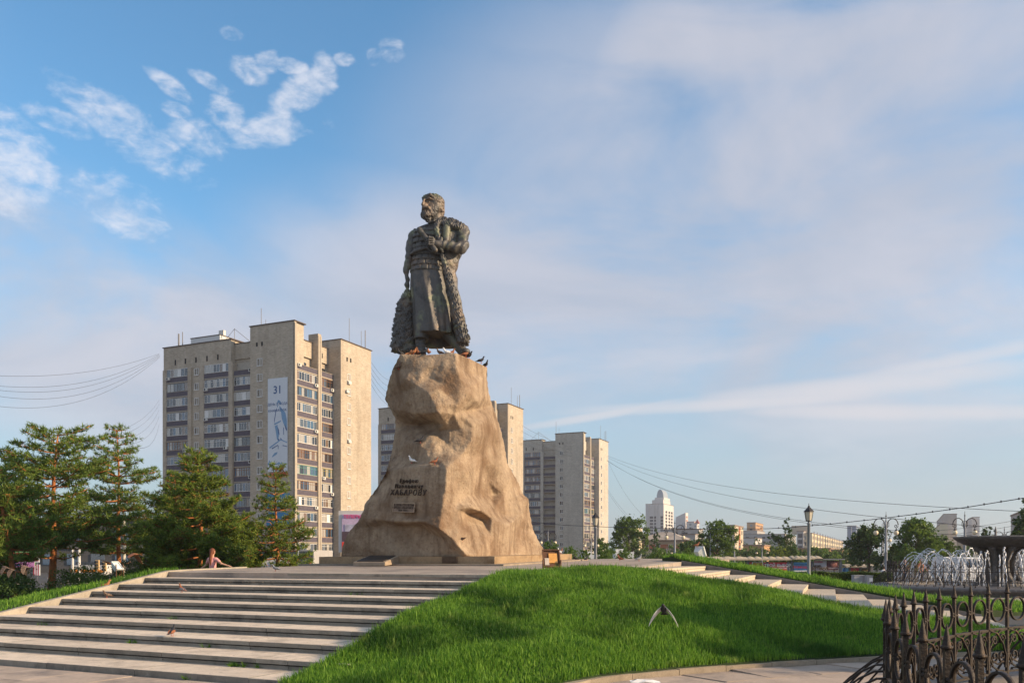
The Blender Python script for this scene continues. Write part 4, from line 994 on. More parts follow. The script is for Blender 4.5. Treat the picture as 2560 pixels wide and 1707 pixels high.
def roof_cabin(root):
    m = MB(); m.box((-25.0, 7.5, 43.6), (7.5, 7, 3.4), m=0); m.box((-25.0, 7.5, 45.35), (7.7, 7.2, .14), m=1)
    m.build('roof_cabin', [mat('cabin_white', (.62, .62, .60), .8, .05, 2), coping], root)
    a = MB(); a.box((-21.6, 5, 45.9), (1.2, .6, 1.0)); a.build('air_conditioner', [ac_m], root)
t1 = tower((-39.2, 155.0), 'tallest and nearest brick tower, carrying a long pale banner on its shaded front', 21); roof_cabin(t1)
t2 = tower((-7.5, 223.5), 'brick tower half hidden behind the rock plinth of the statue', 22, acs=False)
t3 = tower((24.2, 292.0), 'farthest brick tower with open balconies, right of the plinth', 23, open_c=True, acs=False, brick=brick_pale)

# banner and lower signs on the first tower
ban = thing('banner', 'long pale blue banner with 31 and a drawn statue on the tower wall', 'banner', (-39.2, 155, 0), math.atan2(-.4146, .9098))
b0, b1, bz0, bz1 = -5.95, -1.46, 17.6, 34.6
bm_ = MB(); bm_.box(((b0+b1)/2, -.12, (bz0+bz1)/2), (b1-b0, .06, bz1-bz0)); bm_.build('banner_cloth', mat('banner_cloth', (.66, .68, .70), .8, .04, .5), ban)
ink = mat('banner_ink', (.06, .12, .26), .8, .1, 1); ink2 = mat('banner_pale_ink', (.20, .34, .50), .8, .1, 1)
Rf = Matrix.Rotation(math.pi/2, 4, 'X')
def on_banner(txt, x, z, size, mt=ink, bold=0.0):
    o = link('lettering', text_mesh(txt, size, mt, 'lettering', .01, bold=bold), ban); o.matrix_local = Matrix.Translation((x, -.17, z)) @ Rf
on_banner('31', -3.7, 32.4, 2.0, ink, .03); on_banner('ДЕНЬ ГОРОДА', -3.7, 29.85, .62); on_banner('KHABAROVSK', -3.7, 28.7, .66)
def on_ban_poly(polys, mt, nm, off=-.17):
    m = MB()
    for poly in polys:
        pts = [(b0+x*(b1-b0), bz1-y*(bz1-bz0)) for x, y in poly]; n = len(pts); vs = [(x, off, z) for x, z in pts]+[(x, -.13, z) for x, z in pts]
        m.add(vs, [tuple(range(n)), tuple(range(n, 2*n))[::-1]]+[(i, i+n, (i+1) % n+n, (i+1) % n) for i in range(n)])
    m.build(nm, mt, ban)
# a plain figure on a pedestal, drawn in broad washes
on_ban_poly([[(.47, .27), (.52, .235), (.60, .24), (.68, .265), (.69, .29), (.62, .285), (.58, .26), (.50, .275), (.52, .315), (.48, .31)], [(.60, .30), (.72, .33), (.90, .38), (.97, .46), (.97, .57), (.88, .53), (.80, .49), (.72, .44), (.68, .37), (.60, .33)],
 [(.32, .485), (.68, .455), (.66, .47), (.36, .50)], [(.36, .51), (.50, .50), (.52, .56), (.58, .60), (.54, .66), (.47, .655), (.42, .58)]], ink2, 'drawn_figure')
on_ban_poly([[(.40, .355), (.46, .32), (.47, .335), (.42, .37), (.36, .45), (.34, .48), (.33, .45)], [(.50, .52), (.56, .55), (.60, .61), (.55, .60)], [(.79, .53), (.82, .54), (.82, .61), (.80, .61)], [(.86, .50), (.98, .555), (.97, .575), (.90, .55)], [(.50, .655), (.58, .65), (.58, .665), (.52, .67)], [(.64, .64), (.72, .655), (.66, .66)],
 [(.20, .745), (.52, .715), (.52, .722), (.22, .757)], [(.52, .722), (.545, .722), (.545, .76), (.525, .76)], [(.76, .72), (.98, .735), (.98, .742), (.76, .728)]], ink, 'drawn_line', -.175)
on_ban_poly([[(.08, .735), (.66, .655), (.98, .69), (.98, .70), (.66, .668), (.10, .75)]], ink2, 'drawn_ledge')
on_ban_poly([[(.0, .915), (.04, .90), (.08, .87), (.12, .89), (.16, .895), (.24, .915), (.5, .912), (.52, .903), (.60, .90), (.62, .912), (.72, .90), (.76, .91), (.95, .915), (.95, .922), (.0, .925)], [(.22, .835), (.34, .80), (.50, .79), (.46, .815), (.30, .835), (.24, .845)]], ink2, 'drawn_skyline')
sg = thing('wall_sign', 'blue sign panels low on the tower wall behind a pine', 'sign', (-39.2, 155, 0), math.atan2(-.4146, .9098))
m = MB(); m.box((-3.6, -.15, 12.3), (5.2, .1, 2.6)); m.box((-3.6, -.15, 9.0), (5.2, .1, 2.4)); m.build('blue_panel', mat('sign_blue', (.03, .20, .38), .6, .1, 1), sg)
m = MB(); m.box((-3.4, -.15, 17.1), (4.0, .1, .55)); m.build('red_panel', mat('sign_red', (.65, .06, .04), .6, .05, 1), sg)
o = link('lettering', text_mesh('НЫЙ', 1.5, fr_white, 'lettering', .02), sg); o.matrix_local = Matrix.Translation((-2.3, -.22, 12.3)) @ Rf
# ------------------------------------------------------------------ plants
bark_red = mat('pine_bark_red', (.42, .155, .055), .9, .25, 3.0, 1.0, 30, spots=((.16, .07, .035), 3.5, .54, .70))
bark_dark = mat('tree_bark', (.12, .085, .06), .95, .25, 3.0, 1.0, 25)
def tint(m, sc_, lo, hi, other):
    """slow variation of leaf colour through a crown: clumps of other growth"""
    nt = m.node_tree; N = nt.nodes; L = nt.links; p = N['Principled BSDF']; src = p.inputs['Base Color'].links[0].from_socket
    tc = N.new('ShaderNodeTexCoord'); n = N.new('ShaderNodeTexNoise'); n.inputs['Scale'].default_value = sc_; n.inputs['Detail'].default_value = 3; L.new(tc.outputs['Object'], n.inputs[0])
    r = N.new('ShaderNodeMapRange'); L.new(n.outputs[0], r.inputs[0]); r.inputs[1].default_value = lo; r.inputs[2].default_value = hi
    mx = N.new('ShaderNodeMix'); mx.data_type = 'RGBA'; L.new(r.outputs[0], mx.inputs[0]); L.new(src, mx.inputs[6]); mx.inputs[7].default_value = tuple(other)+(1,)
    L.new(mx.outputs[2], p.inputs['Base Color']); 
    for nd in N:
        if nd.type == 'BSDF_TRANSLUCENT': L.new(mx.outputs[2], nd.inputs[0])
    return m
pine_a = tint(leaf_mat('pine_needles', (.075, .140, .020), (.260, .320, .048), .35), 1.4, .60, .72, (.17, .10, .03))
pine_b = tint(leaf_mat('pine_needles_bluish', (.075, .145, .026), (.240, .310, .052), .35), 1.4, .62, .74, (.16, .11, .035))
leaf_a = tint(leaf_mat('broad_leaves', (.085, .150, .022), (.190, .270, .040), .45), .5, .45, .65, (.055, .105, .020))
leaf_b = leaf_mat('dark_leaves', (.045, .090, .022), (.100, .160, .035), .4)
leaf_y = leaf_mat('yellow_green_leaves', (.14, .19, .03), (.26, .30, .05), .45)
leaf_l = leaf_mat('lilac_leaves', (.085, .15, .030), (.17, .25, .055), .45)
def blades(C, D, S, k, w, rs, spread=.75, tri=True):
    """k narrow triangles round each centre C pointing mostly along D, length S"""
    n = len(C); C = np.repeat(C, k, 0); D = np.repeat(D, k, 0); S = np.repeat(S, k, 0)
    R = rs.normal(size=(n*k, 3)); R /= np.linalg.norm(R, axis=1)[:, None]; d = D*(1-spread)+R*spread; d /= np.linalg.norm(d, axis=1)[:, None]
    q = np.cross(d, rs.normal(size=(n*k, 3))); q /= np.linalg.norm(q, axis=1)[:, None]; L = S*rs.uniform(.7, 1.1, n*k); W = w*rs.uniform(.7, 1.3, n*k)
    a = C-q*W[:, None]/2; b = C+q*W[:, None]/2; t = C+d*L[:, None]
    V = np.stack([a, b, t], 1).reshape(-1, 3); return V, np.arange(len(V)).reshape(-1, 3)
def leaves(C, s, rs, up=.3, asp=.6):
    n = len(C); N_ = rs.normal(size=(n, 3)); N_[:, 2] = np.abs(N_[:, 2])+up; N_ /= np.linalg.norm(N_, axis=1)[:, None]
    u = np.cross(N_, rs.normal(size=(n, 3))); u /= np.linalg.norm(u, axis=1)[:, None]; v = np.cross(N_, u); s = s*rs.uniform(.6, 1.3, n)
    P = [C+u*(s*.5)[:, None], C+v*(s*.5*asp)[:, None], C-u*(s*.5)[:, None], C-v*(s*.5*asp)[:, None]]
    return np.stack(P, 1).reshape(-1, 3), np.arange(4*n).reshape(-1, 4)
def pine(loc, H, prof, t0, seed, label, m=pine_a, dens=1.0, lean=(0, 0), open_=0.0, trunk=.17, tuft=.20, k=12):
    rs = np.random.RandomState(seed); rn = random.Random(seed); root = thing('pine_tree', label, 'pine tree', loc, 0, 'pine trees left of the stairs')
    ts, rr = zip(*prof); R = lambda t: float(np.interp(t, ts, rr))
    pts = [Vector((lean[0]*t*t+.06*math.sin(t*7+seed), lean[1]*t*t, H*t)) for t in np.linspace(-.05, .97, 12)]
    MB().tube(pts, [trunk*(1-.82*i/11)*(1.25 if i == 0 else 1) for i in range(12)], 10).build('trunk', bark_red, root)
    ax = lambda t: Vector((lean[0]*t*t+.06*math.sin(t*7+seed), lean[1]*t*t, H*t))
    limbs = MB(); C = []; D = []
    t = t0*.8; lev = 0
    while t < .985:
        r = R(t) if t >= t0 else R(t0)*.5; nbr = rn.choice((4, 5, 6)) if t < .9 else 4; a0 = rn.uniform(0, 6.28)
        for j in range(nbr):
            a = a0+6.283*j/nbr+rn.uniform(-.35, .35); L = r*rn.uniform(.72, 1.10)
            if rn.random() < open_: L *= .55
            rise = rn.uniform(.02, .22)+.35*max(0, t-.6); p0 = ax(t); bp = []
            dr = Vector((math.cos(a), math.sin(a), 0)); sd_ = Vector((-math.sin(a), math.cos(a), 0))*rn.uniform(-.18, .18)
            for q in np.linspace(0, 1, 6): bp.append(p0+dr*(L*q)+sd_*(L*q*q)+Vector((0, 0, L*(rise*q*q+.06*q-.10*math.sin(q*3)*(t < .6)))))
            limbs.tube(bp, [max(.012, .05*(1-q)*(1-.6*t)+.008) for q in np.linspace(0, 1, 6)], 5)
            if t < t0 and rn.random() < .75: continue
            ns = max(3, int(L*5.6*dens))
            for s in range(ns):
                q = .28+.72*((s+rn.random())/ns); b = p0+dr*(L*q)+sd_*(L*q*q)+Vector((0, 0, L*(rise*q*q+.06*q-.10*math.sin(q*3)*(t < .6))))
                side = rn.choice((-1, 1)); tw = (dr*rn.uniform(.3, .9)+Vector((-dr.y, dr.x, 0))*side*rn.uniform(.3, 1.0)+Vector((0, 0, rn.uniform(.05, .45))))
                tl = L*.30*(1.15-q)*2.0*rn.uniform(.5, 1)+.10; e = b+tw*tl
                limbs.tube([b, b+(e-b)*.5+Vector((0, 0, .03)), e], [.012, .009, .005], 3, cap=False)
                nt_ = max(3, int(tl*9*dens)+1)
                for u in range(nt_):
                    f = (u+1)/nt_; c = b+(e-b)*f+Vector((rn.gauss(0, .07), rn.gauss(0, .07), rn.gauss(.04, .07))); C.append(c[:]); dd = (tw.normalized()*.6+Vector((0, 0, .7))); D.append(dd.normalized()[:])
        t += (.046+.018*rn.random())*(1.0 if t > t0 else 1.4)*(7.5/H)**.5; lev += 1
    limbs.build('limbs', bark_red, root)
    C = np.array(C); D = np.array(D); V, Fc = blades(C, D, np.full(len(C), tuft), k, .040, rs, .66)
    o = link('crown', np_mesh('crown', V, Fc, m), root); return root, len(V)//3
pines = [
 ((-21.4, 40.0, .25), 7.6, [(.20, 2.6), (.36, 3.5), (.5, 3.3), (.62, 3.1), (.78, 2.4), (.90, 2.0), (.97, 1.2), (1, .8)], .27, 31, 'tall spreading pine with a flat broad crown and a bare red trunk beside the steps', pine_b, 1.0, (.3, 0), .22, .22),
 ((-20.9, 36.0, -.05), 5.6, [(.28, 2.2), (.5, 2.3), (.75, 1.7), (.95, .8), (1, .3)], .30, 32, 'short pine at the left edge of the view with a thick reddish trunk foot', pine_b, 1.1, (-.8, 0), .1, .17),
 ((-29.5, 47.0, .1), 7.0, [(.2, 2.6), (.45, 2.9), (.7, 2.2), (.9, 1.2), (1, .4)], .2, 33, 'dense dark pine behind the flat-crowned one at the far left', pine_a, 1.1, (0, 0), .05, .16),
 ((-21.9, 48.0, .1), 9.2, [(.15, 2.2), (.35, 2.5), (.55, 2.2), (.70, 1.9), (.78, 1.5), (.86, 1.0), (.94, .75), (1, .3)], .20, 34, 'slender high pine behind the white pole, its narrow top standing free', pine_b, .95, (-.2, 0), .25, .17),
 ((-17.6, 45.0, .0), 6.2, [(.12, 2.2), (.35, 2.4), (.6, 1.8), (.8, 1.2), (1, .3)], .14, 35, 'bushy mid-height pine between the slender high one and the dense green one', pine_a, 1.2, (0, 0), .08, .15),
 ((-14.5, 40.0, -.1), 7.15, [(.10, 2.7), (.22, 3.0), (.38, 2.6), (.55, 2.0), (.7, 1.45), (.85, .9), (.95, .5), (1, .15)], .12, 36, 'dense bright green conical pine behind the girl in pink', pine_a, 1.45, (-.1, 0), .04, .16),
 ((-11.5, 42.0, -.1), 6.55, [(.10, 2.1), (.25, 2.0), (.42, 1.7), (.6, 1.25), (.78, .85), (.9, .5), (1, .15)], .11, 37, 'airy young conical pine in front of the banner tower', pine_a, .95, (0, 0), .12, .13)]
ntri = 0
for (loc, H, prof, t0, seed, lab, m, dens, lean, op, tr) in pines:
    _, n = pine(loc, H, prof, t0, seed, lab, m, dens, lean, op, tr*.85, .23, 9); ntri += n
print('PINE TRIS', ntri)
def tree(loc, H, lobes, n, leaf, seed, label, m=leaf_a, trunk=.2, name='leafy_tree', cat='tree', group=None, asp=.6):
    """lobes: (dx, dy, z, rx, rz); leaves gather in clumps over the shells of the lobes"""
    rs = np.random.RandomState(seed); root = thing(name, label, cat, loc, 0, group)
    w = np.array([l[3]**2 for l in lobes]); w = w/w.sum(); C = []
    for l, ww in zip(lobes, w):
        nl = int(n*ww); nc = max(6, nl//26); u = rs.normal(size=(nc, 3)); u /= np.linalg.norm(u, axis=1)[:, None]; u[:, 2] = np.where(u[:, 2] < -.55, -u[:, 2], u[:, 2])
        rad = rs.uniform(.55, 1.08, nc)[:, None]; cc_ = np.array([l[0], l[1], l[2]])+u*rad*np.array([l[3], l[3], l[4]])
        idx = rs.randint(0, nc, nl); C.append(cc_[idx]+rs.normal(size=(nl, 3))*l[3]*.13)
    C = np.concatenate(C); V, Fc = leaves(C, leaf, rs, asp=asp)
    mb = MB(); top = max(l[2] for l in lobes); mb.tube([(0, 0, -.3), (.05, 0, top*.3), (0, .05, top*.75)], [trunk, trunk*.8, trunk*.35], 8)
    for l in lobes[:7]:
        zb = min(l[2]*.6, top*.5); mb.tube([(0, 0, zb), (l[0]*.5, l[1]*.5, (zb+l[2])*.52), (l[0], l[1], l[2])], [trunk*.5, trunk*.35, trunk*.12], 5)
    mb.build('trunk' if cat != 'bush' else 'stems', bark_dark, root)
    link('crown' if cat != 'bush' else 'foliage', np_mesh('crown', V, Fc, m), root); return root
def auto_lobes(seed, R, z0, z1, n=9):
    r = random.Random(seed); out = [(0, 0, (z0+z1)*.5, R*.72, (z1-z0)*.42)]
    for i in range(n):
        a = 6.283*i/n+r.uniform(-.4, .4); t = r.uniform(.0, 1); z = z0+(z1-z0)*(.18+.62*t); q = R*(.62-.30*max(0, t-.4)); out.append((math.cos(a)*q, math.sin(a)*q*.8, z, R*r.uniform(.30, .45), (z1-z0)*r.uniform(.16, .24)))
    out.append((0, 0, z1-(z1-z0)*.16, R*.42, (z1-z0)*.17)); return out
def at(px, Y, z=None): x = (px-1280)*Y/F; return (x, Y, ground_z(x, Y) if z is None else z)
def zt(py, Y): return EYE+(HZ-py)*Y/F
def auto_tree(px, Y, half, ytop, label, seed, m=leaf_a, n=3500, leaf=.3, z0=.22, **kw):
    b = at(px, Y); H = zt(ytop, Y)-b[2]; R = half*Y/F
    return tree(b, H, auto_lobes(seed, R, H*z0, H), n, leaf, seed, label, m, trunk=max(.12, R*.06), **kw)
G2 = 'broad-leaved trees beyond the square'
auto_tree(1572, 150, 58, 1288, 'broad green tree just right of the farthest brick tower', 51, leaf_a, 5000, .42, .05, group=G2)
auto_tree(1640, 205, 16, 1322, 'small dark round tree between the pale hotel tower and the hipped roof house', 52, leaf_b, 1200, .5, .1, group=G2)
auto_tree(1792, 120, 62, 1302, 'big green tree behind the leaning white floodlight box', 53, leaf_a, 6500, .34, .06, group=G2)
auto_tree(1730, 130, 48, 1352, 'low dark spreading tree left of the big green one', 54, leaf_b, 2600, .36, .05, group=G2)
auto_tree(2172, 97, 62, 1315, 'dark rounded tree left of the tall double lamp', 55, leaf_b, 6500, .30, .02, group=G2)
auto_tree(2290, 96, 72, 1296, 'largest bright green tree behind the double lamp and the fountain', 56, leaf_a, 9000, .30, .02, group=G2)
auto_tree(2355, 100, 46, 1340, 'lower green tree at the right flank of the largest one', 57, leaf_a, 3500, .30, .02, group=G2)
auto_tree(2268, 84, 32, 1360, 'light green young tree in front of the largest tree', 58, leaf_l, 1800, .24, .02, group=G2)
auto_tree(2470, 120, 20, 1310, 'small tree showing above the fountain bowl', 59, leaf_b, 1400, .32, .2, group=G2)
auto_tree(2570, 84, 48, 1245, 'dark tree cut off by the right edge of the view', 60, leaf_b, 5500, .28, .05, group=G2)
auto_tree(2400, 112, 30, 1368, 'dark low tree left of the fountain bowl', 61, leaf_b, 1800, .3, .02, group=G2)
b = at(1962, 120); H = zt(1292, 120)-b[2]
tree(b, H, [(-.9, 0, H*.30, 1.5, 1.1), (.9, 0, H*.32, 1.4, 1.1), (0, 0, H*.45, 1.5, 1.3), (.5, 0, H*.60, 1.1, 1.0), (-1.6, 0, H*.66, .7, .4), (-.9, 0, H*.60, .9, .5), (.45, 0, H*.76, .75, .7), (.15, 0, H*.88, .5, .5), (.5, 0, H*.96, .3, .3), (-2.0, 0, H*.72, .35, .25)], 4200, .26, 62, 'tall ragged pointed tree behind the poster stands', leaf_b, .14, group=G2)
rn5 = random.Random(17)
far_labs = ['pale green clump', 'dark low clump', 'round mid-green clump', 'flat-topped dark clump', 'light green clump', 'dull green clump']
for i, (px, Y, half, yt) in enumerate([(1880, 170, 38, 1372), (1930, 190, 40, 1368), (2005, 180, 38, 1376), (2060, 175, 40, 1372), (2110, 185, 34, 1378), (1700, 180, 40, 1362), (2330, 150, 34, 1378)]):
    auto_tree(px, Y, half, yt, ['low light green treetop above the leftmost poster shelter roof', 'low dark treetop behind the yellow-green shrub', 'low treetop between the pointed tree and the lantern post', 'low treetop just right of the near lantern post', 'low treetop left of the dark rounded tree', 'low treetop right of the hipped roof house', 'low treetop behind the fountain jets'][i], 70+i, (leaf_b, leaf_a)[i % 2], 1600, .42, .02, group='low treetops behind the poster shelters')
for i, (px, Y, half, yt) in enumerate([(1895, 420, 20, 1345), (1925, 430, 22, 1349), (1862, 400, 18, 1352), (1975, 380, 26, 1352)]):
    auto_tree(px, Y, half, yt, ['small far tree below the grey apartment block', 'small far tree left of the pointed tree', 'leftmost small far tree by the beige slab tower', 'small far tree behind the pointed tree'][i], 80+i, leaf_b, 500, .9, .02, group='far trees in the city')
b = at(1948, 112); tree(b, 2, auto_lobes(5, 1.5, .3, zt(1362, 112)-b[2], 8), 900, .22, 90, 'yellow-green shrub above the poster shelter roofs', leaf_y, .06, 'shrub', 'bush')
G3 = 'lilac bushes behind the terrace'
for i, (px, Y, half, yt, lab) in enumerate([(1375, 54, 46, 1352, 'bush beside the right foot of the plinth'), (1430, 56, 40, 1362, 'bush below the double lamp in front of the far brick tower'), (1520, 58, 42, 1368, 'bush between the lantern post and the white sheds'), (1560, 60, 36, 1372, 'bush in front of the white sheds'),
     (1640, 60, 46, 1370, 'wide bush in front of the hipped roof house'), (1715, 62, 34, 1366, 'bush left of the leaning white floodlight box'), (1462, 60, 22, 1372, 'small bush left of the tall lantern post'), (1335, 50, 22, 1345, 'bush just behind the right edge of the rock')]):
    b = at(px, Y); H = zt(yt, Y)-b[2]; tree(b, H, auto_lobes(100+i, half*Y/F, .1, H, 8), 2600, .12, 100+i, 'light green '+lab, leaf_l, .05, 'lilac_bush', 'bush', G3)
G4 = 'bushes under the pines'
for i, (X_, Y_, R_, H_, n_, lab, m) in enumerate([(-22.2, 37.0, 1.9, 2.0, 8200, 'leafy green bush left of the flat-crowned pine trunk', leaf_a), (-19.0, 38.0, 1.6, 1.5, 6000, 'yellowish green bush right of the flat-crowned pine trunk', leaf_l), (-23.8, 40.0, 1.4, 1.5, 3000, 'bush below the green billboard', leaf_a),
     (-17.0, 39.5, 1.4, 1.35, 5000, 'low bush under the traffic lights', leaf_a), (-20.2, 34.6, 1.2, 1.2, 4600, 'small bush between the two leftmost trunks', leaf_b), (-16.0, 42.0, 2.0, 2.3, 6500, 'dark bush behind the grass crest left of the girl', leaf_b), (-19.3, 43.5, 2.0, 1.7, 4800, 'dark low bush behind the white pole', leaf_b)]):
    tree((X_, Y_, bank_l_z(X_, Y_)-.1), H_, auto_lobes(120+i, R_, .05, H_, 8), n_, .085, 120+i, lab, m, .04, 'bush', 'bush', G4)
# trees that stand right of the view; they shade the lawn
def side_tree(loc, H, R, seed, label, n=5000): return tree(loc, H, auto_lobes(seed, R, H*.30, H, 8), n, .38, seed, label, leaf_b, .25, group='trees right of the view')
side_tree((24.5, 12.0, 0), 8.6, 2.8, 141, 'tree standing outside the right edge, nearest the lawn')
side_tree((30.0, 17.5, 0), 10.5, 4.2, 142, 'tree standing outside the right edge, behind the nearest')

# ------------------------------------------------------------------ grass: blades on the lawn and the banks
grass_m = leaf_mat('grass_blades', (.045, .155, .014), (.280, .470, .055), .5)
tint(grass_m, .7, .50, .66, (.045, .12, .014)); tint(grass_m, 2.3, .62, .74, (.26, .36, .07))
def grass(name, label, poly, fz, n, h, w, seed, keep=None, lean=.5):
    rs = np.random.RandomState(seed); P = np.array(poly); x0, y0 = P.min(0); x1, y1 = P.max(0); X = rs.uniform(x0, x1, n*4); Y = rs.uniform(y0, y1, n*4)
    ins = np.zeros(len(X), bool); j = len(P)-1
    for i in range(len(P)):
        c = ((P[i, 1] > Y) != (P[j, 1] > Y)); xx = (P[j, 0]-P[i, 0])*(Y-P[i, 1])/(P[j, 1]-P[i, 1]+1e-12)+P[i, 0]; ins ^= c & (X < xx); j = i
    X, Y = X[ins], Y[ins]
    if keep is not None: k = keep(X, Y, rs); X, Y = X[k], Y[k]
    X, Y = X[:n], Y[:n]; m = len(X)
    # height from a coarse table of the surface
    gx_ = np.arange(x0-.5, x1+.6, .25); gy_ = np.arange(y0-.5, y1+.6, .25); T = np.array([[fz(a, b) for a in gx_] for b in gy_])
    fx = (X-gx_[0])/.25; fy = (Y-gy_[0])/.25; i = fx.astype(int); k = fy.astype(int); a, b = fx-i, fy-k
    Z = (T[k, i]*(1-a)+T[k, i+1]*a)*(1-b)+(T[k+1, i]*(1-a)+T[k+1, i+1]*a)*b-.02
    pn_ = np.sin(X*2.1+np.sin(Y*1.7))*np.cos(Y*2.3+X*.6); hh = h*(1+.35*pn_)*rs.uniform(.40, 1.25, m)*np.where(rs.rand(m) < .05, 1.6, 1); ang = rs.uniform(0, 6.283, m)+pn_*1.2
    bend = rs.uniform(.15, 1.0, m)*lean; dx, dy = np.cos(ang), np.sin(ang); wd = w*rs.uniform(.7, 1.3, m); px_, py_ = -dy*wd/2, dx*wd/2
    tw = rs.uniform(-.6, .6, m); px2 = px_*np.cos(tw)-py_*np.sin(tw); py2 = px_*np.sin(tw)+py_*np.cos(tw)
    V = np.stack([np.stack([X-px_, Y-py_, Z], 1), np.stack([X+px_, Y+py_, Z], 1),
        np.stack([X+dx*hh*bend*.35+px2*.85, Y+dy*hh*bend*.35+py2*.85, Z+hh*.6], 1), np.stack([X+dx*hh*bend*.35-px2*.85, Y+dy*hh*bend*.35-py2*.85, Z+hh*.6], 1),
        np.stack([X+dx*hh*bend, Y+dy*hh*bend, Z+hh*(1-.25*bend)], 1)], 1).reshape(-1, 3)
    b_ = np.arange(m)*5; T3 = np.stack([np.stack([b_, b_+1, b_+2], 1), np.stack([b_, b_+2, b_+3], 1), np.stack([b_+3, b_+2, b_+4], 1)], 1).reshape(-1, 3)
    o = link(name, np_mesh(name, V, T3, grass_m)); tag(o, label, 'grass', kind='stuff'); return o
near_keep = lambda X, Y, rs: rs.rand(len(X)) < np.clip(1.3-(Y-12)/16, .45, 1)
grass('lawn_grass', 'thick green grass covering the sloping lawn between the stairs', lawn_poly, lawn_z, 240000, .125, .012, 1, near_keep)
seg_b = [p for p in bank_r if p[1] < 40]
grass('right_bank_grass', 'strip of green grass beyond the right hand stairs', bank_r, bank_r_z, 60000, .15, .024, 2, lambda X, Y, rs: np.array([polydist([tuple(p) for p in cts], a, b) < 3.5 or r < .25 for a, b, r in zip(X, Y, rs.rand(len(X)))]))
grass('left_bank_grass', 'green grass on the bank left of the steps', bank_l, bank_l_z, 80000, .12, .020, 3, lambda X, Y, rs: ((X-fl0.x)*UU.x+(Y-fl0.y)*UU.y < 4.5) | (rs.rand(len(X)) < .3))
# weeds in the joints of the steps
for i, (k, px, n) in enumerate([(2, 590, 60), (2, 575, 40), (1, 455, 20), (3, 330, 50), (5, 435, 26), (8, 892, 26), (2, 610, 20), (4, 110, 30), (3, 520, 24), (2, 640, 30)]):
    c = C1+TR*(k-1)-.02; p = on_line(c, px); rs = np.random.RandomState(300+i); z = .10+.15*(k-2) if k > 1 else 0
    Cn = np.array([[p.x+rs.normal(0, .05), p.y+rs.normal(0, .012), z] for _ in range(max(3, n//8))]); V, Fc = blades(Cn, np.tile([0, -.3, .9], (len(Cn), 1)), np.full(len(Cn), .11), 7, .014, rs, .45)
    o = link('weed_tuft', np_mesh('weed_tuft', V, Fc, grass_m)); tag(o, ['weed tuft on the second step, left part of the clump near its right end', 'thin weed at the second step beside the large tuft', 'weed at the foot of the lowest step', 'weed tuft on the third step toward the left', 'weed in a joint of the fifth riser', 'weed in a joint of the third riser from the top', 'single weed near the right end of the second step', 'weed at the left end of the fourth step', 'small weed mid-way along the third step', 'weed by the last joint of the second step'][i], 'weed', 'weeds growing in the joints of the steps')
# ------------------------------------------------------------------ the city beyond
E1 = Vector((-.9098, .4146)); E2 = Vector((.4146, .9098))
c_white = mat('city_white', (.62, .58, .54), .9, .05, .1); c_beige = mat('city_beige', (.52, .44, .33), .9, .08, .1); c_grey = mat('city_grey', (.40, .38, .36), .9, .08, .1); c_cream = mat('city_cream', (.66, .56, .38), .9, .06, .1)
c_red = mat('city_red_brick', (.42, .15, .07), .9, .1, .3); c_roof = mat('city_roof', (.26, .20, .16), .9, .15, .3); c_rust = mat('city_rust_roof', (.30, .20, .14), .9, .2, .3); c_orange = mat('city_orange_and_sunlit_wall', (.55, .32, .16), .9, .08, .3); c_blue = mat('city_blue_glass', (.06, .13, .24), .25, .1, .1, spec=.8)  # on the low houses the orange wall colour carries painted sunlight
c_win = mat('city_window', (.05, .05, .055), .7, 0, spec=.2); c_winl = mat('city_window_light', (.30, .30, .30), .5, 0)
def span(k, C, D):
    """distance t along D from C at which the line of sight k=(X/Y) is met"""
    return (k*C.y-C.x)/(D.x-k*D.y)
def building(label, Y, pl, pc, pr, ytop, wall, ybase=None, roofm=None, win=(3.2, 3.0, 1.4, 1.6), z0=-2, faces='lr', extra=None, name='city_building', winm=None, over=.4, skip_top=.5):
    C = Vector(((pc-1280)*Y/F, Y)); a = span((pl-1280)/F, C, E1) if pl is not None else 12; b = span((pr-1280)/F, C, E2) if pr is not None else 12
    H = zt(ytop, Y)-z0; root = thing(name, label, 'building', (C.x, C.y, z0), math.atan2(-.4146, .9098))
    MB().box((-a/2, b/2, H/2), (a, b, H)).build('walls', wall, root)
    MB().box((-a/2, b/2, H+.2), (a+over, b+over, .4)).build('roof', roofm or c_roof, root)
    if win:
        sx, sz, w, h = win; m = MB()
        for L, f in ((a, 'l'), (b, 'r')):
            if f not in faces: continue
            n = max(1, int(L/sx)); nz = int((H-skip_top)/sz)
            for i in range(n):
                for k in range(nz):
                    u = L*(i+.5)/n; z = H-skip_top-sz*(k+.55); 
                    if z < 1: continue
                    mi = 1 if (i*7+k*13+int(Y)) % 5 == 0 else 0
                    if f == 'l': m.box((-u, -.02, z), (w, .12, h), m=mi)
                    else: m.box((.02, u, z), (.12, w, h), m=mi)
        o = m.build('windows', winm or [c_win, c_winl], root); o['kind'] = 'stuff'
    return root, a, b, H
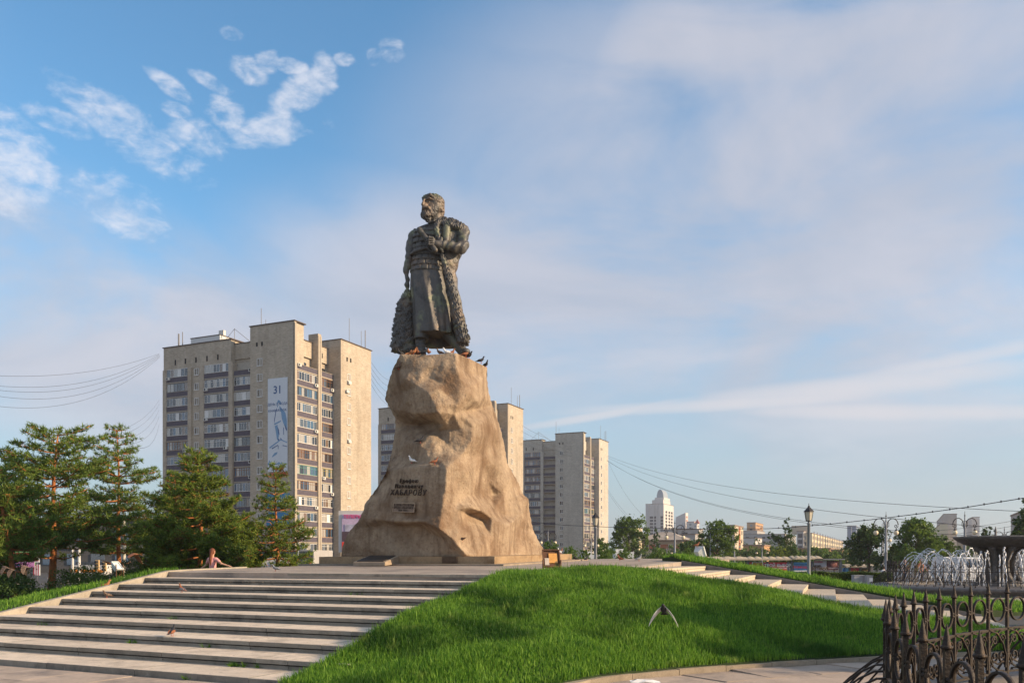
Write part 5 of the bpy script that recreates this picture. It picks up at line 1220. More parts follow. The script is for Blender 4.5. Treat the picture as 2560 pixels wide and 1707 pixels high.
# tall pale hotel tower with a barrel roof
r, a, b, H = building('tall white tower block with stepped shoulders and a grey barrel roof', 900, 1614, 1659, 1684, 1259, c_white, win=None, z0=-5)
m = MB()
for u0, u1 in ((.24, .44), (.48, .60), (.84, .98)):
    for k in range(int(H/3.4)-3): m.box((-a*(1-(u0+u1)/2)*1.0, -.1, H-14-3.4*k), (a*(u1-u0), .5, 2.3))
for u in (.25, .55, .8):
    for k in range(int(H/3.4)-2): m.box((.1, b*u, H-8-3.4*k), (.5, b*.13, 2.2))
o = m.build('windows', c_win, r); o['kind'] = 'stuff'
for c, d in (((-a*.36, b*.4, H+2.2), (a*.62, b*.7, 4.4)), ((-a*.30, b*.4, H+5.6), (a*.50, b*.6, 3.0))): MB().box(c, d).build('upper_storey', c_white, r)
m = MB(); pts = [(math.cos(math.pi*i/10)*a*.19, math.sin(math.pi*i/10)*8.8) for i in range(11)]; n = len(pts)
vs = [(-a*.30+x, b*.18, H+7.1+z) for x, z in pts]+[(-a*.30+x, b*.62, H+7.1+z) for x, z in pts]
m.add(vs, [tuple(range(n))[::-1], tuple(range(n, 2*n))]+[(i, i+1, i+1+n, i+n) for i in range(n-1)]+[(n-1, 0, n, 2*n-1)]); m.build('barrel_roof', mat('metal_roof', (.32, .36, .40), .5, .05, .1), r)
for u in (.14, .46, .62, .80): MB().box((-a*(1-u), -.4, H*.5), (a*.05, 1.0, H)).build('facade_rib', c_white, r)
# sail shaped building
C = Vector(((1714-1280)*800/F, 800)); root = thing('sail_building', 'white wedge-shaped building with a slanted top and blue glass triangles', 'building', (C.x, C.y, -4), math.atan2(-.4146, .9098))
w = span((1689-1280)/F, C, E1); z1, z2 = zt(1281, 800)+4, zt(1292, 800)+4
MB().add([(-w, 0, 0), (0, 0, 0), (0, 0, z1), (-w, 0, z2), (-w, 10, 0), (0, 10, 0), (0, 10, z1), (-w, 10, z2)], [(0, 1, 2, 3), (7, 6, 5, 4), (1, 5, 6, 2), (0, 3, 7, 4), (3, 2, 6, 7)]).build('walls', c_white, root)
for tri in (((-.95, .42), (-.25, .82), (-.70, .42)), ((-.55, .40), (-.1, .82), (-.25, .40))):
    MB().add([(x*w, -.2, z*z1) for x, z in tri]+[(x*w, 0.05, z*z1) for x, z in tri], [(0, 1, 2), (5, 4, 3), (0, 3, 4, 1), (1, 4, 5, 2), (2, 5, 3, 0)]).build('glass_panel', c_blue, root)
m = MB(); [m.box((.1, 5, z1-4-3.2*k), (.4, 5, 1.8)) for k in range(7)]; o = m.build('windows', [mat('city_pinkish', (.45, .25, .18), .8, 0)], root); o['kind'] = 'stuff'
building('small white and red block with a pointed red turret, beside the wedge-shaped building', 780, 1716, 1736, 1747, 1304, c_white, z0=-4, win=(4, 3.4, 2, 1.8), roofm=mat('red_roof', (.42, .10, .07), .8, .1, .5))
r, a, b, H = building('low white house right of the wedge-shaped building with a red turret roof', 770, 1736, 1742, 1748, 1308, c_white, z0=-4, win=(4, 3.4, 2, 1.8))
MB().add([(-2, 0, H), (2, 0, H), (2, 4, H), (-2, 4, H), (0, 2, H+4)], [(0, 1, 4), (1, 2, 4), (2, 3, 4), (3, 0, 4)]).build('turret_roof', MATS['red_roof'], r)
building('long low grey block with open balcony rows in front of the wedge-shaped building', 420, 1652, 1748, 1758, 1323, c_grey, win=(4.5, 3.0, 3.0, 1.5))
building('beige flat-roofed block behind the broad green tree', 400, 1556, 1585, 1606, 1318, c_beige, win=(4, 3, 1.6, 1.6))
building('plain beige block right of the far brick tower, low behind the tree', 330, 1570, 1598, 1607, 1334, c_cream, win=None)
# hipped roof house with red brick bands
r, a, b, H = building('two-storey house with red brick bands and a pale hipped roof', 300, 1605, 1706, 1722, 1352, c_beige, win=None, over=0)
rm = MB(); e = 2.2; rm.add([(-a-e, -e, H+.4), (e, -e, H+.4), (e, b+e, H+.4), (-a-e, b+e, H+.4), (-a*.62, b*.5, H+3.4), (-a*.38, b*.5, H+3.4)], [(0, 1, 5, 4), (1, 2, 5), (2, 3, 4, 5), (3, 0, 4), (3, 2, 1, 0)]); rm.build('hipped_roof', mat('slate_roof', (.40, .34, .28), .9, .2, .4), r)
for z in (H-1.9, H-7.4): MB().box((-a/2, -.06, z), (a+.01, .2, 1.6)).build('brick_band', c_red, r)
for x in (-.72, -.40, -.12):
    for z in (H-1.9, H-7.4): f = MB().box((-a*(1+x)+0, -.2, z), (1.7, .25, 1.7)).build('window', fr_white, r); MB().box((-a*(1+x), -.34, z), (1.3, .08, 1.3)).build('pane', c_win, f)
building('long brown roofed block behind the hipped roof house', 360, 1700, 1738, 1760, 1336, c_grey, win=(4, 3, 1.5, 1.4), roofm=c_roof)
# slab tower with reddish strip
r, a, b, H = building('beige slab tower with a reddish strip on its sunlit end', 300, 1815, 1836, 1858, 1314, c_beige, win=(6, 2.9, 1.2, 1.3), faces='r')
MB().box((.08, b*.55, H/2), (.2, b*.14, H-.2)).build('brick_strip', c_red, r)
building('grey apartment block with many dark windows, left of the pointed tree', 600, 1858, 1962, 1990, 1335, c_grey, win=(5.5, 3.2, 2.2, 1.5))
building('raised grey wing of the apartment block behind the slab tower', 620, 1856, 1893, 1912, 1326, c_grey, win=(5.5, 3.2, 2.2, 1.5))
building('orange-beige tower block with stepped roof rising over the grey apartments', 700, 1867, 1889, 1908, 1306, c_orange, win=(4, 3.2, 2.0, 1.6))
building('low white building among trees under the grey apartment block', 450, 1856, 1888, 1905, 1345, c_white, win=None)
building('very low pale roofed shed under the slab tower', 250, 1858, 1910, 1926, 1364, c_orange, win=(5, 3, 1.2, 1.2), roofm=c_rust)
# grand cream block
r, a, b, H = building('large cream block with rows of windows and a row of vertical ribs, sunlit', 500, 1994, 2030, 2108, 1333, c_cream, win=(4.6, 3.5, 1.7, 2.0))
for i in range(14): MB().box((.3, b*(i+.5)/14, H*.5+.8), (.6, .5, H+1.2)).build('facade_rib', c_white, r)
MB().box((-8, 14, H+2.5), (9, 10, 5)).build('roof_turret', c_beige, r)
building('grey glazed wing with a blue poster, left end of the cream block', 498, 1992, 2009, 2028, 1328, c_grey, win=(4, 3.5, 2.4, 2.2))
building('terrace of low houses with brown tiled roofs and orange sunlight in the wall colour, right of the pointed tree', 260, 1996, 2075, 2120, 1372, c_orange, win=(6, 3, 1.3, 1.6), roofm=c_rust)
r, a, b, H = building('low house with a pitched brown roof between the lantern post and the dark rounded tree', 240, 2078, 2105, 2134, 1376, c_orange, win=(6, 3, 1.3, 1.6), roofm=c_rust)
building('blue glass tower block with white edges, far behind the trees', 900, 2118, 2140, 2162, 1314, c_blue, win=(7, 3.4, .8, 3.0), winm=[c_white, c_white])
building('lower blue glass block right of the blue tower', 920, 2140, 2158, 2175, 1322, c_blue, win=(7, 3.4, .8, 3.0), winm=[c_white, c_white])
building('tall grey and sunlit beige tower behind the fountain trees', 600, 2342, 2369, 2392, 1304, c_grey, win=(4, 3.2, 2.0, 1.4))
building('lower sunlit banded block at the foot of the tall grey tower', 590, 2325, 2338, 2369, 1334, c_cream, win=(4, 3.2, 2.4, 1.4))
building('slim white tower behind the fountain bowl', 620, 2414, 2430, 2449, 1303, c_white, win=(4, 3.2, 1.8, 1.4))
building('dark grey block behind the tree at the right edge', 250, 2527, 2560, 2590, 1290, c_grey, win=(4, 3, 1.8, 1.4))
building('low pale block seen between the fountain bowl and the slim white tower', 640, 2380, 2400, 2416, 1352, c_beige, win=(4, 3.2, 1.8, 1.4))
for i, (px, w_, yt, Y, lab) in enumerate([(1341, 18, 1368, 60, 'small white shed beside the right end of the slab'), (1480, 44, 1386, 66, 'white shed below the tall lantern post'), (1562, 46, 1379, 70, 'white shed with a raised roof box behind the bushes')]):
    x = (px-1280)*Y/F; w = w_*Y/F; root = thing('white_shed', lab, 'shed', (x, Y, ground_z(x, Y))); H = zt(yt, Y)-ground_z(x, Y)
    MB().box((0, 1, H/2), (w, 2, H)).build('walls', mat('shed_white', (.70, .70, .68), .8, .06, 1.5), root); MB().box((-w*.25, 1, H+.12), (w*.45, 1.2, .24)).build('roof_box', MATS['shed_white'], root)
# distant wooded rise along the horizon
rsd = np.random.RandomState(4); xs_ = np.linspace(-2600, 2600, 240); hz_ = 6+5*np.sin(xs_*.004)+3*np.sin(xs_*.013+1)+rsd.uniform(0, 3, 240)
V = []; [V.extend([(x, 1900, -6), (x, 1930, h), (x, 2300, h*.9)]) for x, h in zip(xs_, hz_)]
hl = link('hills', np_mesh('hills', V, [(3*i+j, 3*i+3+j, 3*i+4+j, 3*i+1+j) for i in range(239) for j in (0, 1)], mat('far_hill', (.07, .09, .05), 1, .2, .01))); tag(hl, 'low wooded rise on the horizon', 'hills', kind='structure')

# ------------------------------------------------------------------ street behind the pines
dk_wall = mat('street_wall', (.10, .095, .09), .8, .15, .6); 
r = thing('street_building', 'long dark two-storey street building seen between the pine trunks', 'building', (-82, 150, -.65)); 
MB().box((0, 6, 4.6), (60, 12, 9.2)).build('walls', dk_wall, r); MB().box((0, 6, 9.35), (61, 13, .3)).build('roof', c_roof, r)
for i in range(14):
    for z in (2.3, 6.4): MB().box((-28+4.2*i, -.05, z), (2.4, .16, 1.9)).build('window', gl_blue if i % 3 else gl_mid, r)
MB().box((0, -.1, 4.3), (60, .3, .25)).build('ledge', c_grey, r)
r = thing('corner_shop', 'low grey shop front at the street behind the bus stop sign', 'shop', (-39.5, 135, -.65), -.1)
MB().box((0, 5, 1.9), (17, 10, 3.8)).build('walls', c_grey, r); MB().box((0, -.2, 3.0), (17.2, .5, 1.2)).build('fascia', mat('fascia_dark', (.06, .07, .075), .6, .1, 1), r)
o = link('lettering', text_mesh('БАЗНЕР', .95, fr_white, 'lettering', .02), r); o.matrix_local = Matrix.Translation((-4.8, -.5, 3.0)) @ Rf
MB().box((2.5, -.5, 3.0), (3.6, .1, .35)).build('green_stripe', mat('stripe_green', (.10, .40, .08), .6, 0), r); MB().box((-1.2, -.5, 3.0), (3.4, .1, .35)).build('orange_stripe', mat('stripe_orange', (.80, .25, .03), .6, 0), r)
for i in range(5): MB().box((-6.8+3.4*i, -.06, 1.2), (2.6, .14, 1.8)).build('window', gl_dark, r)
r = thing('white_kiosk', 'pale street kiosk with scribbled panels at the foot of the young pine', 'kiosk', (-27.8, 100, -.5), 0)
MB().box((0, 1, 1.2), (3.6, 2, 2.4)).build('walls', c_white, r); MB().box((-2.9, 1, 1.1), (2.0, 2, 2.2)).build('side_box', c_white, r)
sc_ = MB(); rr_ = random.Random(9)
for i in range(9): x = -1.7+.38*i; sc_.tube([(x+rr_.uniform(-.2, .2), -.03, .5+rr_.random()*.5), (x+rr_.uniform(-.1, .6), -.03, 1.1+rr_.random()*.3), (x+.2+rr_.uniform(-.3, .6), -.03, 1.7+rr_.random()*.4)], .05, 4)
o = sc_.build('scribble', mat('scribble_ink', (.10, .10, .12), .8, 0), r)
# pavilion with a picture screen left of the plinth
r = thing('screen_pavilion', 'white framed picture screen on a pavilion wall left of the plinth', 'screen', ((846-1280)*120/F, 120, 0), 0)
zt_, zb_ = zt(1276, 120), zt(1380, 120); W_ = 4.6
MB().box((W_/2, 1.2, (zt_+zb_)/2), (W_, 2.2, zt_-zb_)).build('frame', c_white, r)
MB().box((W_/2+.35, .04, (zt_+zb_)/2-.1), (W_-.3, .1, zt_-zb_-.8)).build('screen', mat('screen_mauve', (.55, .42, .55), .5, .15, .8), r)
MB().box((W_/2+.35, -.03, zb_+.85), (W_-.3, .08, 1.2)).build('red_panel', mat('screen_red', (.75, .05, .02), .5, .05, .8), r)
MB().box((W_/2+.35, -.03, zb_+2.2), (W_-.3, .07, 1.35)).build('dark_panel', mat('screen_dark', (.10, .06, .07), .5, .1, .8), r)
MB().box((W_*.42, -.035, zb_+3.4), (2.0, .075, 1.0)).build('pale_panel', mat('screen_pale', (.45, .42, .50), .5, .3, 1.5), r)
o = link('lettering', text_mesh('ТЕЛЕРЫ', .62, mat('pink_letter', (.75, .06, .22), .6, 0), 'lettering', .02, bold=.01, align='LEFT'), r); o.matrix_local = Matrix.Translation((.7, -.06, zt_-.85)) @ Rf
o = MB().box((W_*.5, -.07, zb_+1.75), (2.6, .04, .07)).build('white_line', fr_white, r)

# more treetops in the low ground before the city
for i, (px, Y, half, yt, lab) in enumerate([(1500, 140, 34, 1345, 'green tree between the far brick tower and the broad green tree'), (1752, 170, 44, 1345, 'dark treetop left of the beige slab tower'), (1880, 230, 30, 1362, 'dull green treetop below the shed with the pale roof'), (2030, 240, 26, 1372, 'treetop in front of the cream block'), (2085, 150, 34, 1378, 'green treetop behind the flat roofed poster shelter'), (2420, 95, 40, 1392, 'dark bush-like tree behind the jets near the bowl'), (1990, 145, 26, 1380, 'round treetop right of the pointed tree'), (1830, 150, 30, 1372, 'treetop in front of the slab tower foot')]):
    auto_tree(px, Y, half, yt, lab, 170+i, (leaf_a, leaf_b)[i % 2], 1800, .40, .02, group='low treetops before the city')

rl = random.Random(40)
places = ['under the farthest tower', 'by the low grey block', 'below the hipped roof house', 'beside the lone lamp', 'left of the floodlight box', 'behind the first shelter', 'behind the framed food poster', 'behind the red poster', 'behind the blue poster', 'behind the concert poster', 'by the lower shelter', 'below the blue tower', 'left of the fountain jets', 'behind the fountain jets', 'under the slim white tower', 'under the bowl rim']
for i, px in enumerate(range(1530, 2490, 64)):
    Y = 165+25*rl.random(); auto_tree(px+rl.uniform(-10, 10), Y, rl.uniform(36, 48), 1366+rl.uniform(-4, 9), 'low leafy treetop in the hollow '+places[i % 16], 200+i, (leaf_a, leaf_b, leaf_l)[i % 3], 2200, .42, .0, group='treetops in the hollow before the city')
# ------------------------------------------------------------------ lamps, poster shelters, fountains, fences
iron = mat('dark_iron', (.045, .042, .042), .55, .15, 8, .3, 60, metal=.3); pole_m = mat('grey_paint_pole', (.25, .26, .28), .6, .08, 3); globe_m = mat('lamp_globe', (.80, .66, .45), .35, .03, 3); lant_g = mat('lantern_glass', (.62, .56, .44), .35, .08, 5)
def spiral(cx, cz, r0, turns, sgn, start, n=18, shrink=.86):
    out = []
    for i in range(n+1):
        t = i/n; a = start+sgn*turns*2*math.pi*t; r = r0*(1-shrink*t); out.append((cx+r*math.cos(a), 0, cz+r*math.sin(a)))
    return out
def double_lamp_mesh():
    """returns (name, mesh, material) pieces of a 6 m lamp, facing -y"""
    H = 6.0; out = []
    p = MB(); p.lathe([(.26, 0), (.26, .18), (.17, .32), (.15, .9), (.18, .95), (.14, 1.05), (.125, 2.6), (.15, 2.65), (.115, 2.7), (.095, 4.9), (.10, 4.95), (.06, 5.0), (.05, 5.9), (.02, 6.1), (.0, 6.15)], 12); out.append(('pole', p, pole_m))
    for s in (-1, 1):
        a = MB(); pts = [(s*.06, 0, 4.75), (s*.12, 0, 5.2)]+[(s*(.62-.50*math.cos(t)), 0, 5.2+.62*math.sin(t)) for t in np.linspace(.1, math.pi, 14)]
        a.tube(pts, .042, 6); sp = spiral(s*.93, 5.12, .19, 1.25, -s if s > 0 else 1, 0 if s > 0 else math.pi, 20, .8); a.tube(sp, .034, 5)
        a.tube([(s*.06, 0, 5.55), (s*.26, 0, 5.42), (s*.26, 0, 5.1), (s*.06, 0, 4.95)], .03, 5); out.append(('scroll_arm', a, iron))
        c = MB(); c.tube([(s*.93, 0, 4.98), (s*.93, 0, 4.80)], .03, 6); c.lathe([(.0, .16), (.05, .13), (.13, .02), (.15, 0), (.0, 0)], 12, c=(s*.93, 0, 4.66)); out.append(('lamp_cap', c, iron))
        g_ = MB(); g_.ell((s*.93, 0, 4.47), (.215, .215, .24), 14, 10); out.append(('lamp_globe', g_, globe_m))
    f = MB(); f.lathe([(.03, 0), (.09, .05), (.03, .12), (.015, .45), (0, .5)], 8, c=(0, 0, 6.0)); out.append(('finial', f, iron))
    return out
DL = [(n, m.mesh(n, mt), mt) for n, m, mt in double_lamp_mesh()]
lamps = [(1370, 119, 1319, 'double-armed scroll lamp in front of the far brick tower, its right foot among the bushes'), (1478, 128, 1331, 'double-armed lamp with dark scrolls close to the left of the tall lantern post'), (1583, 153, 1348, 'small double-armed lamp left of the hipped roof house'),
 (1687, 100, 1298, 'tall double-armed lamp right over the corner of the hipped roof house'), (1667, 178, 1363, 'little double-armed lamp in front of the hipped roof house wall'), (1776, 119, 1326, 'double-armed lamp in front of the big green tree'), (1836, 145, 1338, 'double-armed lamp against the beige slab tower'),
 (1905, 155, 1361, 'double-armed lamp left of the yellow-green shrub'), (2215, 83, 1279, 'tallest double-armed lamp with a heavy base left of the fountain'), (2205, 109, 1310, 'double-armed lamp almost hidden behind the tallest one'), (2412, 84, 1278, 'double-armed lamp rising behind the left rim of the fountain bowl'), (2511, 103, 1316, 'double-armed lamp just above the right part of the fountain bowl'),
 (2208, 135, 1336, 'third and farthest of the lamps lined up behind the tallest one')]
for i, (px, Y, yt, lab) in enumerate(lamps):
    x = (px-1280)*Y/F; z1 = zt(yt, Y); s = (z1-ground_z(x, Y))/6.45; root = thing('double_street_lamp', lab, 'street lamp', (x, Y, ground_z(x, Y)), 0, 'double-armed scroll lamps on the square'); root.scale = (1.0*s**.0*1.05, 1.05, s)
    for n, me, mt in DL: link(n, me, root)
def lantern(px, Y, yt, lab, zb):
    x = (px-1280)*Y/F; H = zt(yt, Y)-zb; root = thing('lantern_post', lab, 'lantern post', (x, Y, zb), .35, 'grey lantern posts beside the steps')
    MB().lathe([(.27, -.2), (.27, .05), (.20, .12), (.17, .30), (.19, .34), (.12, .44), (.085, .6), (.075, H-1.0), (.11, H-.97), (.06, H-.92), (.05, H-.82)], 14).build('pole', pole_m, root)
    b = H-.82; fr = MB(); n = 6
    for k in range(n):
        w = 6.2832*k/n; w2 = 6.2832*(k+1)/n; fr.tube([(.15*math.cos(w), .15*math.sin(w), b), (.23*math.cos(w), .23*math.sin(w), b+.48)], .016, 5)
        fr.tube([(.15*math.cos(w), .15*math.sin(w), b), (.15*math.cos(w2), .15*math.sin(w2), b)], .016, 4); fr.tube([(.23*math.cos(w), .23*math.sin(w), b+.48), (.23*math.cos(w2), .23*math.sin(w2), b+.48)], .02, 4)
    fr.build('lantern_frame', iron, root)
    rf = MB(); rf.lathe([(.28, b+.47), (.27, b+.50), (.10, b+.68), (.055, b+.73), (.06, b+.76), (.02, b+.80), (.015, b+.90), (0, b+.92)], 6, smooth=False); rf.build('lantern_roof', iron, root)
    for k in range(n):
        w = 6.2832*(k+.06)/n; w2 = 6.2832*(k+.94)/n; MB().add([(.147*math.cos(w), .147*math.sin(w), b+.01), (.147*math.cos(w2), .147*math.sin(w2), b+.01), (.225*math.cos(w2), .225*math.sin(w2), b+.47), (.225*math.cos(w), .225*math.sin(w), b+.47)], [(0, 1, 2, 3)]).build('pane', lant_g, root)
    return root
lantern(2022, 44.6, 1262, 'grey lantern post on the grass bank beside the poster stand with black letters', .48)
lantern(1489, 53, 1280, 'grey lantern post in front of the sunlit end of the farthest brick tower', .2)
# poster shelters
conc_sh = mat('shelter_roof', (.46, .38, .27), .9, .12, 1.5, .5, 20); post_m = mat('shelter_post', (.20, .21, .23), .7, .1, 3)
SH = 110.0; gz = ground_z(30, SH)
def prect(px0, px1, y0, y1, dy, mt, name, par, th=.06):
    a, b = Wp(px0, y1, SH+dy), Wp(px1, y0, SH+dy); return MB().box(((a.x+b.x)/2, SH+dy, (a.z+b.z)/2), (b.x-a.x, th, b.z-a.z)).build(name, mt, par)
pm_ = lambda n, c: mat(n, c, .6, .12, 1.2)
P_red = pm_('poster_red', (.62, .03, .06)); P_red2 = pm_('poster_crimson', (.50, .04, .08)); P_blue = pm_('poster_blue', (.12, .38, .60)); P_pale = pm_('poster_pale', (.55, .52, .55)); P_dark = pm_('poster_dark', (.12, .04, .05)); P_navy = pm_('poster_navy', (.03, .12, .35)); P_food = mat('poster_food', (.45, .20, .04), .6, .5, 3, spots=((.08, .10, .02), 2.5, .5, .6)); P_white = pm_('poster_white', (.75, .75, .73)); P_olive = pm_('poster_olive', (.10, .09, .04))
def roof_strip(par, px0, px1, yt, hump=True):
    a, b = Wp(px0, yt, SH), Wp(px1, yt, SH); L = b.x-a.x; n = 24; vs = []
    for i in range(n+1):
        x = a.x+L*i/n; h = .20+ (.14*abs(math.sin(i*.8)) if hump else 0); z = a.z-.25
        vs += [(x, SH-.8, z-.05), (x, SH-.8, z+.10), (x, SH+.6, z+h+.12), (x, SH+1.6, z+.1), (x, SH+1.6, z-.05)]
    fs = [(5*i+j, 5*i+5+j, 5*i+5+(j+1) % 5, 5*i+(j+1) % 5) for i in range(n) for j in range(5)]+[(4, 3, 2, 1, 0), tuple(5*n+j for j in range(5))]
    MB().add(vs, fs).build('canopy', conc_sh, par)
def wl(par, txt, px, py, size, mt, dy=-.28, bold=0.0, align='CENTER'):
    p = Wp(px, py, SH+dy); o = link('lettering', text_mesh(txt, size, mt, 'lettering', .01, bold=bold, align=align), par); o.matrix_local = Matrix.Translation(p) @ Rf
def posts(par, pxs, y0, y1=1442):
    for p in pxs: prect(p-2.5, p+2.5, y0, y1, .1, post_m, 'post', par, .25)
s1_ = thing('poster_shelter', 'leftmost poster shelter with long humped beige canopy above the grass bank', 'poster shelter', (0, 0, 0), 0, 'poster shelters')
roof_strip(s1_, 1690, 1868, 1394); posts(s1_, (1842,), 1403); prect(1812, 1836, 1404, 1424, -.1, P_pale, 'poster', s1_)
s2_ = thing('poster_shelter', 'poster shelter with red posters, one with a framed food picture', 'poster shelter', (0, 0, 0), 0, 'poster shelters')
roof_strip(s2_, 1869, 1975, 1394); posts(s2_, (1870, 1918, 1970), 1403); prect(1873, 1915, 1405, 1436, -.1, P_red2, 'poster', s2_); f = prect(1880, 1908, 1405, 1421, -.2, P_white, 'poster_frame', s2_); prect(1882, 1906, 1406, 1418, -.28, P_food, 'picture', s2_)
prect(1921, 1967, 1405, 1436, -.1, P_red, 'poster', s2_); wl(s2_, 'ТВОЙ ВЫБОР', 1944, 1413, .52, P_white, bold=.012); wl(s2_, 'ВОССТАНОВЛЕНИЕ', 1944, 1420, .26, P_white); wl(s2_, '8-924-2', 1934, 1427, .42, P_white, bold=.01); prect(1876, 1903, 1423, 1427, -.2, P_white, 'caption', s2_)
s3_ = thing('poster_shelter', 'poster shelter with a pale blue poster, left of the near lantern post', 'poster shelter', (0, 0, 0), 0, 'poster shelters')
roof_strip(s3_, 1977, 2052, 1392); posts(s3_, (1979, 2022, 2030), 1403); prect(1984, 2018, 1405, 1429, -.1, P_blue, 'poster', s3_); wl(s3_, 'ПОМОЩЬ', 2003, 1417, .42, P_red2, bold=.01); wl(s3_, 'НАРКОЛОГИЯ', 2001, 1410, .26, P_navy); wl(s3_, 'ЗАВИСИМЫМ', 2001, 1422, .26, P_navy); prect(1985, 2017, 1425, 1428, -.2, P_white, 'caption', s3_)
s4_ = thing('poster_shelter', 'flat-roofed poster shelter with a concert poster in big black letters', 'poster shelter', (0, 0, 0), 0, 'poster shelters')
prect(2034, 2108, 1396, 1399, -.2, post_m, 'roof_bar', s4_, 1.2); posts(s4_, (2101,), 1399); prect(2035, 2066, 1401, 1424, -.1, P_pale, 'poster', s4_); wl(s4_, 'БУТМАН', 2050, 1420, .50, MATS['cut_letter'], bold=.03); wl(s4_, 'ИГОРЬ', 2044, 1414.5, .30, MATS['cut_letter'], bold=.02); wl(s4_, 'Октябрь', 2046, 1404, .28, P_red)
prect(2067, 2096, 1401, 1424, -.1, P_dark, 'poster', s4_); wl(s4_, 'ПРЕМЬЕРА', 2082, 1420, .24, P_pale); m = MB(); c = Wp(2084, 1410, SH-.2); m.ell(c, (.42, .05, .36), 10, 6); m.build('picture', mat('poster_wheel', (.30, .12, .10), .6, .5, 3), s4_)
for y in (1426.5, 1429.5, 1432.5): prect(2036, 2097, y, y+1, -.05, post_m, 'bench_slat', s4_)
s5_ = thing('poster_shelter', 'lower poster shelter with three small posters at the right end of the row', 'poster shelter', (0, 0, 0), 0, 'poster shelters')
roof_strip(s5_, 2108, 2184, 1411, False); posts(s5_, (2124, 2150, 2178), 1417, 1444); prect(2106, 2121, 1419, 1438, -.1, P_blue, 'poster', s5_); prect(2127, 2147, 1419, 1438, -.1, P_red2, 'poster', s5_); prect(2154, 2173, 1419, 1438, -.1, P_olive, 'poster', s5_)
m = MB(); m.ell(Wp(2137, 1429, SH-.2), (.30, .05, .36), 10, 6); m.build('picture', mat('poster_drum', (.55, .12, .03), .6, .4, 3), s5_); wl(s5_, 'Галактика', 2163, 1425, .20, P_food); wl(s5_, 'кафе', 2163, 1433, .34, P_white, bold=.01)
m = MB(); c = Wp(2111, 1427, SH-.2); m.box((c.x, c.y, c.z-.1), (.30, .05, .65)); m.ell((c.x, c.y, c.z+.35), (.10, .04, .12), 8, 6); m.build('printed_player', P_navy, s5_)
# hedge
hb = thing('clipped_hedge', 'clipped dark green box hedge behind the near lantern post', 'hedge', (0, 0, 0))
x0, x1, Y0, hz0, hz1 = (1977-1280)*58/F, (2232-1280)*58/F, 58, ground_z(22, 58), zt(1431, 58)
rs = np.random.RandomState(77); n = 26000; fc = rs.rand(n); P = np.stack([rs.uniform(x0, x1, n), rs.uniform(Y0, Y0+1.3, n), rs.uniform(hz0, hz1, n)], 1)
P[fc < .55, 1] = Y0+np.abs(rs.normal(0, .05, (fc < .55).sum())); P[fc > .72, 2] = hz1-np.abs(rs.normal(0, .05, (fc > .72).sum())); P += rs.normal(0, .03, P.shape); P[:, 2] += .05*np.sin(P[:, 0]*2.2)
V, Fc = leaves(P, np.full(n, .10), rs, up=.1); link('foliage', np_mesh('foliage', V, Fc, tint(leaf_mat('hedge_leaves', (.035, .065, .015), (.075, .12, .02), .3), .8, .45, .6, (.10, .15, .02))), hb)
MB().box(((x0+x1)/2, Y0+.65, (hz0+hz1)/2-.06), (x1-x0-.15, 1.1, hz1-hz0-.12)).build('stems', mat('hedge_core', (.03, .03, .015), 1, .3, 3), hb)
# cabinets, planter, bench with a man
for i, (px0, px1, yt, yb, lab, Y) in enumerate([(2136, 2160, 1438, 1466, 'wider grey steel cabinet with a torn notice in front of the hedge', 56), (2168, 2182, 1439, 1467, 'narrow grey cabinet with a white paper notice in front of the hedge', 55.5)]):
    a, b = Wp(px0, yb, Y), Wp(px1, yt, Y); r = thing('steel_cabinet', lab, 'cabinet', ((a.x+b.x)/2, Y, a.z)); w, h = b.x-a.x, b.z-a.z
    MB().box((0, .25, h/2), (w, .5, h)).build('body', mat('cabinet_grey', (.33, .34, .35), .6, .1, 3), r); MB().box((0, .25, h+.015), (w+.05, .56, .03)).build('lid', mat('cabinet_grey', (.3, .3, .3)), r)
    MB().box((w*.18, -.008, h*(.35 if i == 0 else .66)), (w*(.28 if i == 0 else .6), .01, h*(.22 if i == 0 else .34))).build('notice', P_white, r)
pl = thing('stone_planter', 'round stone planter bowl with a tuft of yellowish plants on the bank', 'planter', (at(1960, 62, 0)[0], 62, .25))
MB().lathe([(.36, -.6), (.34, -.45), (.20, -.30), (.17, -.12), (.30, -.04), (.80, .14), (.84, .20), (.78, .22), (.6, .18), (0, .16)], 24).build('bowl', mat('planter_stone', (.34, .30, .24), .9, .15, 3, .6, 40), pl)
rs = np.random.RandomState(8); Cn = np.stack([rs.normal(-.12, .2, 160), rs.normal(0, .2, 160), rs.uniform(.2, .62, 160)], 1); V, Fc = blades(Cn, np.tile([0, 0, 1.0], (160, 1)), np.full(160, .2), 10, .03, rs, .6); link('plants', np_mesh('plants', V, Fc, leaf_y), pl)
# white pole, traffic lights, small poles, signs on the left
wp_m = mat('white_pole', (.62, .58, .52), .6, .06, 3)
def pole(px, Y, yt, r, lab, zb=None, grp='plain poles at the street', m=wp_m):
    x = (px-1280)*Y/F; zb = ground_z(x, Y)-.2 if zb is None else zb; o = MB().lathe([(r*1.25, 0), (r*1.2, .3), (r, 1.0), (r*.8, zt(yt, Y)-zb), (0, zt(yt, Y)-zb+.02)], 10).build('street_pole', m, None, (x, Y, zb)); tag(o, lab, 'pole', grp); return o
pole(310, 50, 1285, .105, 'tall white pole in front of the slender pine')
pole(182, 75, 1372, .12, 'left one of two short white poles between the trunks'); pole(198, 75, 1370, .13, 'right one of two short white poles between the trunks')
pole(358, 90, 1380, .12, 'grey pole beside the rightmost traffic light', m=pole_m); pole(505+8, 80, 1362, .09, 'thin pole rising right of the dense pine trunk', m=pole_m); pole(745, 90, 1352, .11, 'thin grey pole behind the young pine', m=pole_m)
tl_m = mat('traffic_black', (.03, .03, .03), .6, .1, 3)
